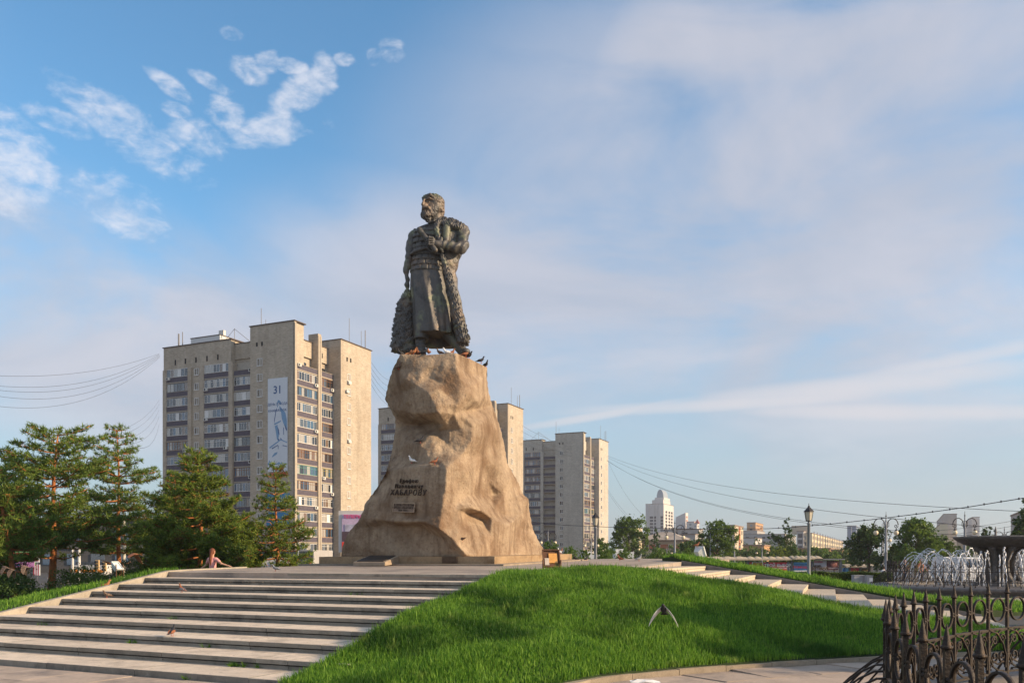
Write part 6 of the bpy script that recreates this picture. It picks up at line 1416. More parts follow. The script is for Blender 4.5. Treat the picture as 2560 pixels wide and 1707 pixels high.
for i, (px, Y, yt, lab) in enumerate([(240, 78, 1399, 'traffic light with cream backing beside the pair of white poles'), (258, 80, 1403, 'traffic light turned sideways, right of the first'), (350, 82, 1402, 'orange-lit traffic light right of the white pole')]):
    x = (px-1280)*Y/F; z1 = zt(yt, Y); r = thing('traffic_light', lab, 'traffic light', (x, Y, ground_z(x, Y)), 0, 'traffic lights at the crossing'); h = z1-ground_z(x, Y)
    MB().tube([(0, .12, 0), (0, .12, h-.1)], .06, 8).build('post', pole_m, r); MB().box((.12, .04, h-.45), (.30, .18, .90)).build('housing', mat('signal_cream', (.62, .42, .20), .6, .1, 4), r)
    for k in range(3): MB().tube([(.12, -.05, h-.17-.28*k), (.06, -.27, h-.20-.28*k)], .11, 10).build('visor', tl_m, r)
bs = thing('bus_stop_sign', 'small blue and white bus stop sign on a white post', 'sign', ((605-1280)*70/F, 70, ground_z(0, 70)))
MB().tube([(0, .04, 0), (0, .04, zt(1384, 70)+.3)], .06, 8).build('post', wp_m, bs); z = zt(1402, 70)-ground_z(0, 70)
MB().box((.02, 0, z), (.32, .05, .52)).build('panel', mat('bus_blue', (.05, .30, .62), .5, 0), bs); MB().box((.02, -.03, z+.02), (.22, .02, .20)).build('white_field', P_white, bs); MB().box((.02, -.045, z+.03), (.13, .015, .05)).build('pictogram', tl_m, bs)
bb = thing('street_billboard', 'green and pink billboard with white letters at the left edge behind the bushes', 'billboard', ((42-1280)*80/F, 80, ground_z(0, 80)), .0)
zt2, zb2 = zt(1382, 80)+.5, zt(1424, 80)+.5
MB().box((0, 0, (zt2+zb2)/2), (3.4, .12, zt2-zb2)).build('panel', pm_('billboard_green', (.22, .50, .20)), bb); MB().box((0, -.075, zb2+.32), (3.4, .02, .64)).build('pink_strip', pm_('billboard_pink', (.62, .25, .50)), bb)
for sx in (-1, 1): MB().tube([(sx*1.3, .1, 0), (sx*1.3, .1, zt2)], .06, 6).build('post', post_m, bb)
for txt, dz, sz, mt in (('ОБОБОБОБОИ', .10, .50, P_white), ('МОДЕРНЫ', -.22, .34, P_white), ('МАГАЗИН НА УЛИЦЕ', .46, .24, P_red), ('обои', -.56, .26, P_navy)):
    o = link('lettering', text_mesh(txt, sz, mt, 'lettering', .01, bold=.01), bb); o.matrix_local = Matrix.Translation((0, -.1, (zt2+zb2)/2+dz)) @ Rf
sv = thing('shop_van', 'orange and white van parked behind the two short white poles', 'van', ((218-1280)*95/F, 95, ground_z(0, 95)))
MB().box((0, 1, .95), (3.6, 1.9, 1.1)).build('body', mat('van_white', (.6, .58, .55), .4, .05, 2), sv); MB().box((0, .04, .85), (3.62, .06, .3)).build('stripe', mat('stripe_orange', (.8, .25, .03)), sv); MB().box((.1, .99, 1.6), (2.9, 1.7, .5)).build('cab', gl_dark, sv)
for sx in (-1.1, 1.1): m = MB(); m.tube([(sx, 0, .32), (sx, .25, .32)], .32, 12); m.build('wheel', tl_m, sv)
rw = thing('red_white_barrier', 'red and white striped board with a small sign beside the billboard', 'barrier', ((92-1280)*80/F, 80, ground_z(0, 80)))
for i in range(6): MB().box((-.25+.1*i, 0, 1.0), (.1, .06, 1.0)).build('stripe', (P_red2, P_white)[i % 2], rw)
MB().box((-.0, 0, 1.95), (.5, .06, .5)).build('sign_panel', P_white, rw); MB().box((0, -.04, 1.95), (.3, .03, .26)).build('red_field', P_red2, rw); MB().tube([(0, .05, 0), (0, .05, 2.2)], .04, 6).build('post', post_m, rw)
# floodlights
fl_w = mat('floodlight_casing', (.66, .68, .66), .6, .08, 4); fl_o = mat('floodlight_glass_reflection', (.75, .36, .08), .25, .2, 6, spec=.8); fl_r = mat('rusty_iron', (.14, .07, .04), .8, .3, 9)  # orange reflection painted into the colour of the floodlight glass
def floodlight(p, rz, tilt, label, s=1.0, front=False):
    r = thing('floodlight', label, 'floodlight', p, rz, None); M4 = Matrix.Rotation(tilt, 4, 'X')
    MB().add([(-.22*s, 0, 0), (.22*s, 0, 0), (.22*s, 0, .55*s), (-.22*s, 0, .55*s), (-.12*s, .22*s, .10*s), (.12*s, .22*s, .10*s), (.12*s, .22*s, .42*s), (-.12*s, .22*s, .42*s)], [(0, 1, 2, 3), (4, 7, 6, 5), (0, 4, 5, 1), (1, 5, 6, 2), (2, 6, 7, 3), (3, 7, 4, 0)]).build('casing', fl_w if not front else fl_r, r).matrix_local = M4
    m = MB(); [m.box(c, d) for c, d in (((0, -.02, .01), (.48*s, .05, .03)), ((0, -.02, .54*s), (.48*s, .05, .03)), ((-.23*s, -.02, .275*s), (.03, .05, .56*s)), ((.23*s, -.02, .275*s), (.03, .05, .56*s)))]; m.build('rim', fl_r if front else fl_w, r).matrix_local = M4
    if front: MB().box((.05*s, -.012, .29*s), (.24*s, .02, .30*s)).build('glass', fl_o, r).matrix_local = M4; MB().box((-.13*s, -.012, .18*s), (.12*s, .02, .22*s)).build('reflector', mat('reflector', (.6, .5, .4), .3, .2, 9), r).matrix_local = M4
    MB().tube([(-.25*s, 0, -.35), (-.25*s, .02, .2), ], .018, 6).build('bracket', fl_r, r); MB().tube([(.25*s, 0, -.35), (.25*s, .02, .2)], .018, 6).build('bracket', fl_r, r)
p = Wp(1380, 1442, 21.9); floodlight((p.x, p.y, lawn_z(p.x, p.y)+.06), .1, -.5, 'square rusty floodlight with an orange reflection painted on its glass standing in the grass before the plinth', .92, True)
p = Wp(300, 1424, 30); floodlight((p.x, p.y, p.z), 1.25, -.75, 'white floodlight casing leaning back in the grass at the top of the left bank', .66)
p = Wp(1757, 1398, 37); floodlight((p.x, p.y, p.z-.02), 2.1, -.35, 'white floodlight casing leaning in the grass of the right bank', 1.1)

# ------------------------------------------------------------------ fountain with iron fence, and its twin close by
granite_f = mat('fountain_granite', (.13, .115, .105), .55, .2, 2.5, .6, 60, spots=((.22, .20, .18), 5, .58, .7)); water_m = mat('fountain_water', (.05, .055, .05), .08, .2, 2, .5, 6, spec=.8)
fence_m = mat('fence_iron_brown', (.038, .028, .022), .52, .25, 12, .5, 60, metal=.25, spots=((.13, .075, .035), 10, .55, .7))
def spike_post(H0, k=1.0):
    m = MB(); b = .0165*k; m.box((0, 0, (H0+1.37)/2), (b*2, b*2, 1.37-H0))
    m.lathe([(.020*k, 1.345), (.034*k, 1.352), (.037*k, 1.360), (.034*k, 1.368), (.027*k, 1.372), (.026*k, 1.378), (.016*k, 1.43), (.003, 1.50)], 10); return m.mesh('post', fence_m)
def flat_ring(rx, rz, w, th, n=26):
    m = MB(); b = []
    for i in range(n):
        a = 6.2832*i/n
        for (rr, y) in ((0, -w), (0, w), (th, w), (th, -w)): m.v.append(((rx-rr)*math.cos(a), y, (rz-rr)*math.sin(a)))
    for i in range(n):
        j = (i+1) % n
        for k in range(4): m.f.append((4*i+k, 4*j+k, 4*j+(k+1) % 4, 4*i+(k+1) % 4)); m.m.append(0); m.sm.append(k in (0, 2))
    return m
def strip(pts, w, th, name='scroll', mt=None, M_=None):
    """flat iron bar bent along pts in the x-z plane (or any plane), w across y"""
    m = MB(); pts = [Vector(p) for p in pts]; N_ = len(pts)
    for i, p in enumerate(pts):
        t = (pts[min(i+1, N_-1)]-pts[max(0, i-1)]).normalized(); n = t.cross(Vector((0, 1, 0))) if M_ is None else t.cross(M_)
        s = Vector((0, 1, 0)) if M_ is None else M_; n = n.normalized() if n.length > 1e-6 else Vector((1, 0, 0))
        for a, b in ((-1, -1), (1, -1), (1, 1), (-1, 1)): m.v.append(tuple(p+s*(a*w)+n*(b*th)))
    for i in range(N_-1):
        for k in range(4): m.f.append((4*i+k, 4*i+(k+1) % 4, 4*i+4+(k+1) % 4, 4*i+4+k)); m.m.append(0); m.sm.append(False)
    m.f += [(3, 2, 1, 0), tuple(4*(N_-1)+k for k in range(4))]; m.m += [0, 0]; m.sm += [False, False]; return m
def fence(name, label, cx, cy, R, n, ztip, slope=(0, 0), th0=0.0, detail=True):
    root = thing(name, label, 'iron fence', (cx, cy, 0)); p = 2*math.pi*R/n; q = p/.414; post = spike_post(.30)
    ring = flat_ring(.150*q, .148, .014, .014); ring.tube([(-.21*q, 0, -.012), (-.13*q, 0, -.012)], .017, 6); ring.tube([(-.21*q, 0, .018), (-.13*q, 0, .018)], .015, 6); ring.tube([(.13*q, 0, -.012), (.21*q, 0, -.012)], .017, 6); ringm = ring.mesh('ring', fence_m)
    arc = strip([(0, 0, .92), (.16*q, 0, .90), (.30*q, 0, .82), (.38*q, 0, .70), (.38*q, 0, .58), (.31*q, 0, .48), (.20*q, 0, .43), (.08*q, 0, .42)], .011, .008).mesh('arc', fence_m)
    arc2 = strip([(p, .016, .92), (p-.16*q, .016, .88), (p-.30*q, .016, .74), (p-.36*q, .016, .60), (p-.34*q, .016, .46)], .010, .007).mesh('arc', fence_m)
    def vol(cx_, cz_, r0, s_, st_): return strip([(x, 0, z) for x, y, z in spiral(cx_, cz_, r0, 1.4, s_, st_, 16, .78)], .012, .007)
    sm_ = vol(.115*q, .60, .085, 1, math.pi); sm2 = vol(.275*q, .60, .075, -1, 0); 
    sA = sm_.mesh('scroll', fence_m); sB = sm2.mesh('scroll', fence_m); sC = vol(.12*q, .80, .07, -1, math.pi).mesh('scroll', fence_m); sD = vol(.29*q, .79, .06, 1, 0).mesh('scroll', fence_m); low = strip([(.02*q, 0, .46), (.10*q, 0, .54), (.2*q, 0, .50), (.30*q, 0, .54), (.39*q, 0, .46)], .010, .007).mesh('scroll', fence_m)
    rib = [(0, 0, .93), (-.08, 0, .925), (-.20, 0, .86), (-.34, 0, .74), (-.48, 0, .59), (-.60, 0, .44), (-.69, 0, .30), (-.74, 0, .21), (-.79, 0, .16), (-.84, 0, .16), (-.87, 0, .21), (-.85, 0, .26), (-.80, 0, .26)]
    ribm = strip(rib, .016, .008).mesh('rib', fence_m); seg_r = strip([(-.003, 0, 0), (p*.5, .0, 0), (p+.003, 0, 0)], .014, .012).mesh('rail', fence_m)
    for i in range(n):
        a = th0+2*math.pi*i/n; a2 = a+math.pi/n; ca, sa = math.cos(a), math.sin(a); x, y = R*ca, R*sa; zt_ = ztip+slope[0]*(cx+x-4)+slope[1]*(cy+y-6.5)-1.50
        b = a+2*math.pi/n; dx, dy = R*math.cos(b)-x, R*math.sin(b)-y; rz = math.atan2(dy, dx)
        o = link('post', post, root, (x, y, zt_)); o.rotation_euler = (0, 0, a)
        o = link('ring', ringm, root, (x+dx/2, y+dy/2, zt_+1.155)); o.rotation_euler = (0, 0, rz)
        for z in (.925, .40):
            if z == .40 and not detail: pass
            o = link('rail', seg_r, root, (x, y, zt_+z)); o.rotation_euler = (0, 0, rz)
        if detail is None: continue
        o = link('arc', arc, root, (x, y, zt_)); o.rotation_euler = (0, 0, rz)
        if detail: 
            o = link('arc', arc2, root, (x, y, zt_)); o.rotation_euler = (0, 0, rz)
            for me in (sA, sB, sC, sD, low): o = link('scroll', me, root, (x, y, zt_)); o.rotation_euler = (0, 0, rz)
        o = link('rib', ribm, root, (x, y, zt_)); o.rotation_euler = (0, 0, a+math.pi)
    return root
def bowl_fountain(name, label, cx, cy, R, zr, tower=True, ghost=False):
    root = thing(name, label, 'fountain', (cx, cy, 0))
    MB().lathe([(R+.02, -.75), (R, zr-.42), (R+.06, zr-.34), (R+.05, zr-.26), (R+.24, zr-.16), (R+.26, zr-.06), (R+.16, zr), (R-.9, zr+.10), (R-.95, zr-.1), (R-.95, -.1)], 96).build('basin', granite_f, root)
    MB().lathe([(0, zr-.15), (R-.9, zr-.15)], 64).build('water', water_m, root)
    if tower:
        before = set(root.children)
        MB().lathe([(1.3, zr-.2), (1.3, zr+.10), (1.15, zr+.25), (.75, zr+.35), (.62, zr+.55), (.5, zr+.9), (.48, zr+1.5), (.62, zr+2.0), (.95, zr+2.28), (1.15, zr+2.32), (.7, zr+2.36)], 24).build('pedestal', granite_f, root)
        for k in range(8):
            a = 6.2832*k/8; m = MB(); m.tube([(1.05*math.cos(a), 1.05*math.sin(a), zr+.2), (.78*math.cos(a), .78*math.sin(a), zr+.7), (.66*math.cos(a), .66*math.sin(a), zr+1.4), (1.0*math.cos(a), 1.0*math.sin(a), zr+2.1), (1.35*math.cos(a), 1.35*math.sin(a), zr+2.38)], [.20, .14, .12, .14, .16], 8); m.build('volute', granite_f, root)
        MB().lathe([(.9, zr+2.34), (1.3, zr+2.36), (1.75, zr+2.52), (2.10, zr+2.76), (2.27, zr+2.90), (2.27, zr+2.95), (2.1, zr+2.98), (1.9, zr+2.86), (0, zr+2.80)], 48).build('bowl', granite_f, root)
        for k in range(20):
            a0 = 6.2832*(k+.03)/20; a1 = 6.2832*(k+.97)/20; poly = [(2.31*math.cos(a0), 2.31*math.sin(a0)), (2.31*math.cos(a1), 2.31*math.sin(a1)), (2.02*math.cos(a1), 2.02*math.sin(a1)), (2.02*math.cos(a0), 2.02*math.sin(a0))]
            MB().prism(poly, zr+2.955, zr+3.02).build('rim_stone', mat('rim_stone', (.30, .27, .24), .7, .2, 3, .4, 40, obj=.15), root)
        MB().lathe([(.20, 0), (.15, .1), (.07, .25), (.05, .8), (.02, 1.0), (0, 1.05)], 12, c=(-.2, 0, zr+2.6)).build('spout', granite_f, root)
        for o in root.children:
            if o not in before: o.scale = (.97, .97, .865); o.location = (0, 0, zr*(1-.865))
        jm = mat('water_jet', (.80, .80, .82), .25, 0, spec=.6); wj = random.Random(6)
        def jet(a, r0, r1, h, nm='water_jet'):
            pts = []; rad = []; k_ = wj.random()*6; r1 += wj.gauss(0, .12); h *= wj.uniform(.93, 1.05)
            n = 34
            for i in range(n+1):
                t = i/n; r = r0+(r1-r0)*t; z = zr-.1+h*4*t*(1-t); j = .03*t; pts.append((r*math.cos(a)+wj.gauss(0, j), r*math.sin(a)+wj.gauss(0, j), z+wj.gauss(0, j))); rad.append(max(.002, (.012+.013*math.sin(i*2.4+k_)+.010*wj.random())*(1.1 if i > 6 else .8)))
            m = MB(); m.tube(pts, rad, 5); m.build(nm, jm, root)
        for k in range(28): jet(6.2832*k/28, 2.3, 4.5, 1.95+.1*math.sin(k*3))
        for k in range(32): jet(6.2832*(k+.4)/32, R-1.2, 3.1, 1.75+.1*math.sin(k*2))
        for k in range(12): jet(6.2832*(k+.2)/12, 1.75, 2.3, 2.05)
    return root
FC = ((2498-1280)*46/F, 46.0)
bowl_fountain('bowl_fountain', 'dark granite fountain with a raised bowl and arching white water jets', FC[0], FC[1], 6.45, .40)
fence('basin_fence', 'dark scrolled iron fence with spikes standing round the far fountain basin', FC[0], FC[1], 5.5, 84, 1.75, detail=False)
fence('near_fence', 'large dark iron fence of spiked posts, rings and scrolls in the right foreground', 9.516, 4.441, 6.963, 106, 1.49, (.019, .009), 3.163, True)
bowl_fountain('near_basin', 'low granite basin inside the near iron fence at the lower right corner', 9.516, 4.441, 7.75, .30, tower=False)
sq = MB(); n = 64; sq.prism([(FC[0]+13*math.cos(6.2832*i/n), FC[1]+11*math.sin(6.2832*i/n)) for i in range(n)], -.05, .005); o = sq.build('fountain_paving', mat('fountain_paving', (.36, .29, .24), .9, .12, .6, .4, 60)); tag(o, 'round paved ground under the far fountain', 'paving', kind='structure')
# ------------------------------------------------------------------ overhead wires
wire_m = mat('wire_black', (.05, .05, .055), .7, 0)
def wire(p, q, sag, r, label, group, n=28, knobs=0, name='overhead_wire'):
    p, q = Vector(p), Vector(q); pts = [p+(q-p)*(i/n)-Vector((0, 0, sag*4*(i/n)*(1-i/n))) for i in range(n+1)]
    m = MB(); m.tube(pts, r, 4, smooth=False); o = m.build(name, wire_m); tag(o, label, 'wire', group)
    return o, pts
GL = 'overhead wires from the banner tower roof to the left'
for i, (a, b, sg_) in enumerate([((398, 884), (-30, 938), 1.5), ((398, 886), (-30, 962), 2.4), ((399, 888), (-30, 972), 2.8), ((399, 890), (-30, 986), 3.4), ((399, 893), (-30, 1012), 3.6)]):
    wire(Wp(*a, 168), Wp(*b, 120), sg_, .022, ['topmost wire running left from the banner tower roof', 'second wire from the top running left from the banner tower', 'third wire from the top running left from the banner tower', 'fourth wire from the top running left from the banner tower', 'lowest wire of the upper bundle left of the banner tower'][i], GL)
for i_, (a, b) in enumerate([((398, 1000), (236, 1092)), ((398, 1010), (262, 1098)), ((398, 1024), (290, 1104)), ((398, 1040), (318, 1112)), ((398, 1060), (350, 1120))]):
    wire(Wp(*a, 168), Wp(*b, 60), 1.2, .014, ['highest','second highest','middle','second lowest','lowest'][i_]+' of the thin wires slanting down behind the slender pine', 'thin wires slanting down behind the slender pine')
for i in range(5):
    wire(Wp(928, 905+14*i, 176), Wp(975, 950+16*i, 232), .8, .028, ['highest','second','middle','fourth','lowest'][i]+' thin wire between the banner tower and the half hidden tower', 'thin wires between the first two towers'); 
for i in range(4):
    wire(Wp(1303, 1062+15*i, 240), Wp(1440, 1118+7*i, 300), 1.0, .03, ['highest','second','third','lowest'][i]+' thin wire between the half hidden tower and the farthest tower', 'thin wires between the second and third tower')
GR = 'long wires running right from the farthest tower'
for i, (a, b, Y2, sg_) in enumerate([((1517, 1138), (2580, 1279), 90, 3.2), ((1517, 1142), (2480, 1318), 90, 3.4), ((1517, 1150), (2580, 1352), 90, 5.4), ((1517, 1151), (2590, 1346), 90, 5.3), ((1519, 1150), (1612, 1292), 240, 2.0), ((1519, 1222), (1608, 1318), 240, 1.4), ((1519, 1228), (1600, 1316), 240, 1.4)]):
    wire(Wp(*a, 296), Wp(*b, Y2), sg_, .030, ['highest wire sweeping right from the farthest tower roof', 'second wire sweeping right from the farthest tower', 'lower of the twin wires sweeping right from the farthest tower', 'upper of the twin wires sweeping right from the farthest tower', 'steep wire dropping from the farthest tower roof corner', 'upper short wire from the farthest tower side down to the trees', 'lower short wire from the farthest tower side down to the trees'][i], GR)
tw = [Wp(1240, 1296, 132), Wp(1306, 1302, 128), Wp(1408, 1312, 124), Wp(1519, 1317, 118), Wp(1742, 1322, 105), Wp(1920, 1321, 95), Wp(1974, 1318, 92), Wp(2080, 1309, 86), Wp(2191, 1297, 80), Wp(2288, 1285, 76), Wp(2420, 1267, 70), Wp(2570, 1243, 64)]
fest = thing('festoon_cable', 'thick cable with small knobs strung across the square, rising to the right', 'cable', (0, 0, 0))
m = MB(); m.tube(tw, .034, 5, smooth=False); m.build('cable', wire_m, fest)
for i in range(24):
    px = 1560+43*i; xs_t = [1280+p.x/p.y*F for p in tw]; j = max(k for k in range(len(tw)-1) if xs_t[k] <= px); t = (px-xs_t[j])/(xs_t[j+1]-xs_t[j]); p = tw[j]+(tw[j+1]-tw[j])*t
    m = MB(); m.ell((p.x, p.y, p.z+.02), (.075, .075, .10), 6, 4); m.build('knob', wire_m, fest)
for i, (y0, y1) in enumerate([(1330, 1292), (1342, 1305), (1352, 1318), (1360, 1331)]):
    wire(Wp(2230, y0, 100), Wp(2580, y1, 90), .4, .016, ['highest','second','third','lowest'][i]+' thin tram wire right of the largest tree above the fountain', 'thin tram wires above the fountain')

# ------------------------------------------------------------------ pigeons
pg_cols = {'grey': (.22, .23, .25), 'dark': (.035, .035, .04), 'brown': (.26, .10, .05), 'rust': (.42, .17, .07), 'white': (.86, .84, .80), 'mottled': (.16, .11, .08)}
PM = {k: mat('feathers_'+k, c, .75, .25 if k != 'mottled' else .7, 18, .3, 120) for k, c in pg_cols.items()}; leg_p = mat('pigeon_leg', (.55, .12, .08), .6, 0); beak_p = mat('pigeon_beak', (.12, .10, .09), .5, 0)
def pg_body(up=1.0):
    m = MB(); z = .02*up
    pts = [(-.195, 0, .060), (-.15, 0, .068), (-.10, 0, .082), (-.045, 0, .100), (.01, 0, .108), (.055, 0, .118+z), (.085, 0, .142+z*1.5), (.097, 0, .168+z*2), (.106, 0, .188+z*2.3), (.122, 0, .198+z*2.4), (.139, 0, .196+z*2.4), (.150, 0, .190+z*2.4)]
    rr = [.014, .020, .033, .050, .058, .054, .038, .027, .024, .026, .020, .006]; m.tube(pts, rr, 12, flat=.92)
    m.add([(-.09, -.028, .088), (-.09, .028, .088), (-.235, .030, .056), (-.235, -.030, .056), (-.09, -.028, .074), (-.09, .028, .074), (-.235, .030, .050), (-.235, -.030, .050)], [(0, 1, 2, 3), (7, 6, 5, 4), (0, 3, 7, 4), (1, 5, 6, 2), (2, 6, 7, 3)]); return m
def pg_wing(s):
    m = MB(); m.ell((-.035, s*.050, .112), (.105, .016, .040), 12, 6, rot=Matrix.Rotation(-.22, 3, 'Y') @ Matrix.Rotation(s*.10, 3, 'Z')); m.tube([(-.08, s*.045, .10), (-.15, s*.032, .078), (-.205, s*.018, .066)], [.022, .012, .003], 6, flat=.4); return m
PGm = {}
def pigeon(p, rz, col, label, s=1.0, wing=None, up=1.0, group=None, tilt=0.0):
    key = (col, wing, up)
    if key not in PGm:
        wc = wing or col; beak = MB(); z = .02*up; beak.tube([(.146, 0, .190+z*2.4), (.172, 0, .181+z*2.4)], [.007, .001], 6)
        legs = [MB().tube([(.01, sy*.022, .06), (.012, sy*.024, .0)], .0055, 5) for sy in (-1, 1)]
        for lg, sy in zip(legs, (-1, 1)):
            for dx, dy in ((.03, -.008), (.03, .008), (-.018, 0)): lg.tube([(.012, sy*.024, .004), (.012+dx, sy*.024+dy, .003)], .004, 4)
        PGm[key] = [('body', pg_body(up).mesh('body', PM[col])), ('wing', pg_wing(1).mesh('wing', PM[wc])), ('wing', pg_wing(-1).mesh('wing', PM[wc])), ('beak', beak.mesh('beak', beak_p)), ('leg', legs[0].mesh('leg', leg_p)), ('leg', legs[1].mesh('leg', leg_p))]
    r = thing('pigeon', label, 'pigeon', p, rz, group or 'pigeons'); r.scale = (s, s, s); r.rotation_euler = (0, tilt, rz)
    for n, me in PGm[key]: link(n, me, r)
    return r
def hit(px, py):
    """where the line of sight through (px, py) meets the steps or the terrace"""
    k = (px-1280)/F
    for i in range(1, 11):
        z = .10+.15*(i-1); Y = (EYE-z)*F/(py-HZ); c = cc(k*Y, Y); lo = C1+TR*(i-1)
        if lo-.02 <= c < lo+TR: return Vector((k*Y, Y, z))
    best = None
    for i in range(600):
        Y = 17+i*.05; d = abs((EYE-plaza_z(k*Y, Y))*F/Y-(py-HZ))
        if best is None or d < best[0]: best = (d, Y)
    Y = best[1]; return Vector((k*Y, Y, plaza_z(k*Y, Y)))
PI = math.pi
p = hit(262, 1474); pigeon((p.x, p.y, p.z+.0), .1, 'rust', 'rusty orange pigeon at the left end of a step by the flank kerb', 1.05, wing='rust')
p = hit(268, 1494); pigeon(p, -2.4, 'mottled', 'dark mottled pigeon just below the rusty one on the left steps', .75)
p = hit(455, 1480); pigeon(p, 2.6, 'brown', 'brownish pigeon with pale wings standing upright on the middle steps', .76, wing='grey', up=1.6)
p = hit(430, 1589); pigeon(p, 1.5, 'dark', 'dark pigeon seen from behind, alone on the lower steps', .74, wing='brown', up=1.4)
p = hit(689, 1427); pigeon(p, PI-.1, 'grey', 'grey pigeon with barred wings on the top step edge of the terrace', .78, up=.9)
ez = lambda t: Vector(C0+(SR-C0)*t+(SL-C0).normalized()*.35)
for t, col, wc, rz, lab in ((.80, 'dark', None, 2.2, 'dark pigeon on the base slab touching the right foot of the rock'), (.925, 'white', 'white', 2.0, 'white pigeon near the right end of the base slab'), (.945, 'brown', 'grey', .8, 'brown grey pigeon with raised head beside the white one on the slab')):
    q = ez(t); pigeon((q.x, q.y, 1.905+.0150*(cc(*q)-cc(*C0))), rz, col, lab, .92, wing=wc, up=1.4)
for px, py, col, rz, lab, s_ in ((1440, 1401, 'dark', PI-.3, 'dark pigeon bending down just right of the slab end', 1.1), (1466, 1401, 'dark', .9, 'dark pigeon standing left of the tall lantern post', 1.05), (1550, 1401, 'brown', 2.4, 'brown pigeon looking left in front of the white shed', 1.2), (1597, 1402, 'grey', .5, 'grey brown pigeon with upright neck left of the small double lamp', 1.3)):
    p = hit(px, py); p.z -= .01; pigeon(p, rz, col, lab, s_*.8, up=1.7)
p = Wp(1742, 1366, 37); pigeon((p.x, p.y, p.z-.02), .2, 'brown', 'reddish bird perched on top of the leaning white floodlight box', .9)
p = Wp(1707, 1399, 36); pigeon((p.x, p.y, bank_r_z(p.x, p.y)+.03), 2.0, 'dark', 'dark pigeon in the grass at the start of the right bank', 1.1)
GT = 'pigeons along the top edge of the rock'
tops = [(1001, 887, 31.35, 'dark', -2.4, 'leftmost pigeon hanging its tail over the top left corner of the rock'), (1020, 877, 31.55, 'rust', .4, 'rusty brown pigeon sitting on the hem side left of the boot'), (1033, 885, 31.2, 'rust', -.3, 'orange breasted pigeon on the rock edge left of the boot'), (1045, 882, 31.3, 'brown', -1.8, 'brown pigeon right in front of the left boot'), (1060, 885, 31.2, 'dark', .0, 'dark small pigeon between the boot and the pigeon with the pale breast'),
 (1072, 884, 31.2, 'rust', 1.9, 'upright pigeon with a pale orange breast under the dark hem opening'), (1100, 885, 31.25, 'mottled', 2.8, 'mottled pigeon crouching below the coat opening'), (1117, 886, 31.2, 'white', PI, 'pale pigeon crouching at the top front corner of the rock'), (1128, 881, 31.3, 'brown', .3, 'brown pigeon standing over the pale one at the top corner'), (1164, 892, 31.85, 'brown', .6, 'dark brown pigeon at the foot of the right boot'), (1172, 897, 32.0, 'dark', -.4, 'dark pigeon with its tail over the right top edge'),
 (1202, 908, 32.75, 'dark', .2, 'dark pigeon lower on the sloping right top edge'), (1214, 919, 33.1, 'dark', -.9, 'last dark pigeon at the right end of the top edge')]
for px, py, Y, col, rz, lab in tops: q = Wp(px, py, Y); pigeon((q.x, q.y, 9.20 if px < 1150 else q.z+.0), rz, col, lab, 1.02, up=1.2, group=GT)
def on_rock(px, py, rz, col, lab, wing=None, s=.98, tilt=0, up=1.2):
    Y = rsamp((px-820)*2.703, (py-850)*2.703)-.06; q = Wp(px, py, Y); pigeon((q.x, q.y, q.z), rz, col, lab, s, wing=wing, up=up, tilt=tilt, group='pigeons on the face of the rock')
on_rock(996, 924, -.6, 'mottled', 'mottled pigeon clinging to the upper left of the rock')
on_rock(1050, 1108, .2, 'dark', 'black pigeon in the lit hollow in the middle of the rock', s=1.05)
on_rock(1030, 1158, PI-.5, 'white', 'white pigeon standing on the ledge above the inscription', wing='white', up=1.5, s=1.0)
on_rock(1086, 1161, .3, 'brown', 'reddish brown pigeon sitting low on the ledge above the inscription')
on_rock(1157, 1354, 2.4, 'mottled', 'mottled pigeon clinging to the lit lower right face of the rock', tilt=.5)
def flying(p, rz, col, label, s=1.0, droop=.9, wc=None, group=None, roll=0.0, pitch=0.0):
    r = thing('flying_pigeon', label, 'pigeon', p, rz, group); r.scale = (s, s, s); r.rotation_euler = (roll, pitch, rz)
    b = MB(); b.tube([(-.17, 0, 0), (-.10, 0, .0), (-.03, 0, 0), (.04, 0, .0), (.09, 0, .012), (.125, 0, .02), (.15, 0, .018), (.165, 0, .012)], [.012, .03, .05, .052, .034, .025, .02, .005], 12)
    b.add([(-.10, -.02, .004), (-.10, .02, .004), (-.25, .07, .0), (-.25, -.07, .0), (-.10, -.02, -.006), (-.10, .02, -.006), (-.25, .07, -.006), (-.25, -.07, -.006)], [(0, 1, 2, 3), (7, 6, 5, 4), (0, 3, 7, 4), (1, 5, 6, 2), (2, 6, 7, 3)]); b.build('body', PM[col], r)
    MB().tube([(.16, 0, .013), (.185, 0, .008)], [.006, .001], 6).build('beak', beak_p, r)
    for sgn in (-1, 1):
        m = MB(); L = .36; rows = [(0, .085, -.085), (.25, .095, -.08), (.5, .08, -.085), (.75, .035, -.085), (.92, -.02, -.085), (1.0, -.075, -.09)]; top = []
        for t, f, bk in rows:
            y = sgn*(.03+L*t*math.cos(droop*(.75+.2*t))); z = .02-L*t*math.sin(droop*(.75+.2*t)); top.append(((f, y, z), (bk, y, z)))
        vs = [q for pr in top for q in pr]; vs += [(a, b_, c-.006) for a, b_, c in vs]; n = len(rows)*2
        fs = [(2*i, 2*i+1, 2*i+3, 2*i+2) for i in range(len(rows)-1)]; fs += [tuple(k+n for k in f[::-1]) for f in fs]; fs += [(2*i, 2*i+2, 2*i+2+n, 2*i+n) for i in range(len(rows)-1)]+[(2*i+3, 2*i+1, 2*i+1+n, 2*i+3+n) for i in range(len(rows)-1)]
        m.add(vs, fs); m.build('wing', PM[wc or col], r)
    return r
p = Wp(1659, 1522, 13.5); flying((p.x, p.y, p.z), -PI/2-.25, 'dark', 'dark-headed pigeon with white drooping wings flying low over the lawn', .95, 1.0, 'white', pitch=-.42)
GF = 'pigeons flying in at the left edge'
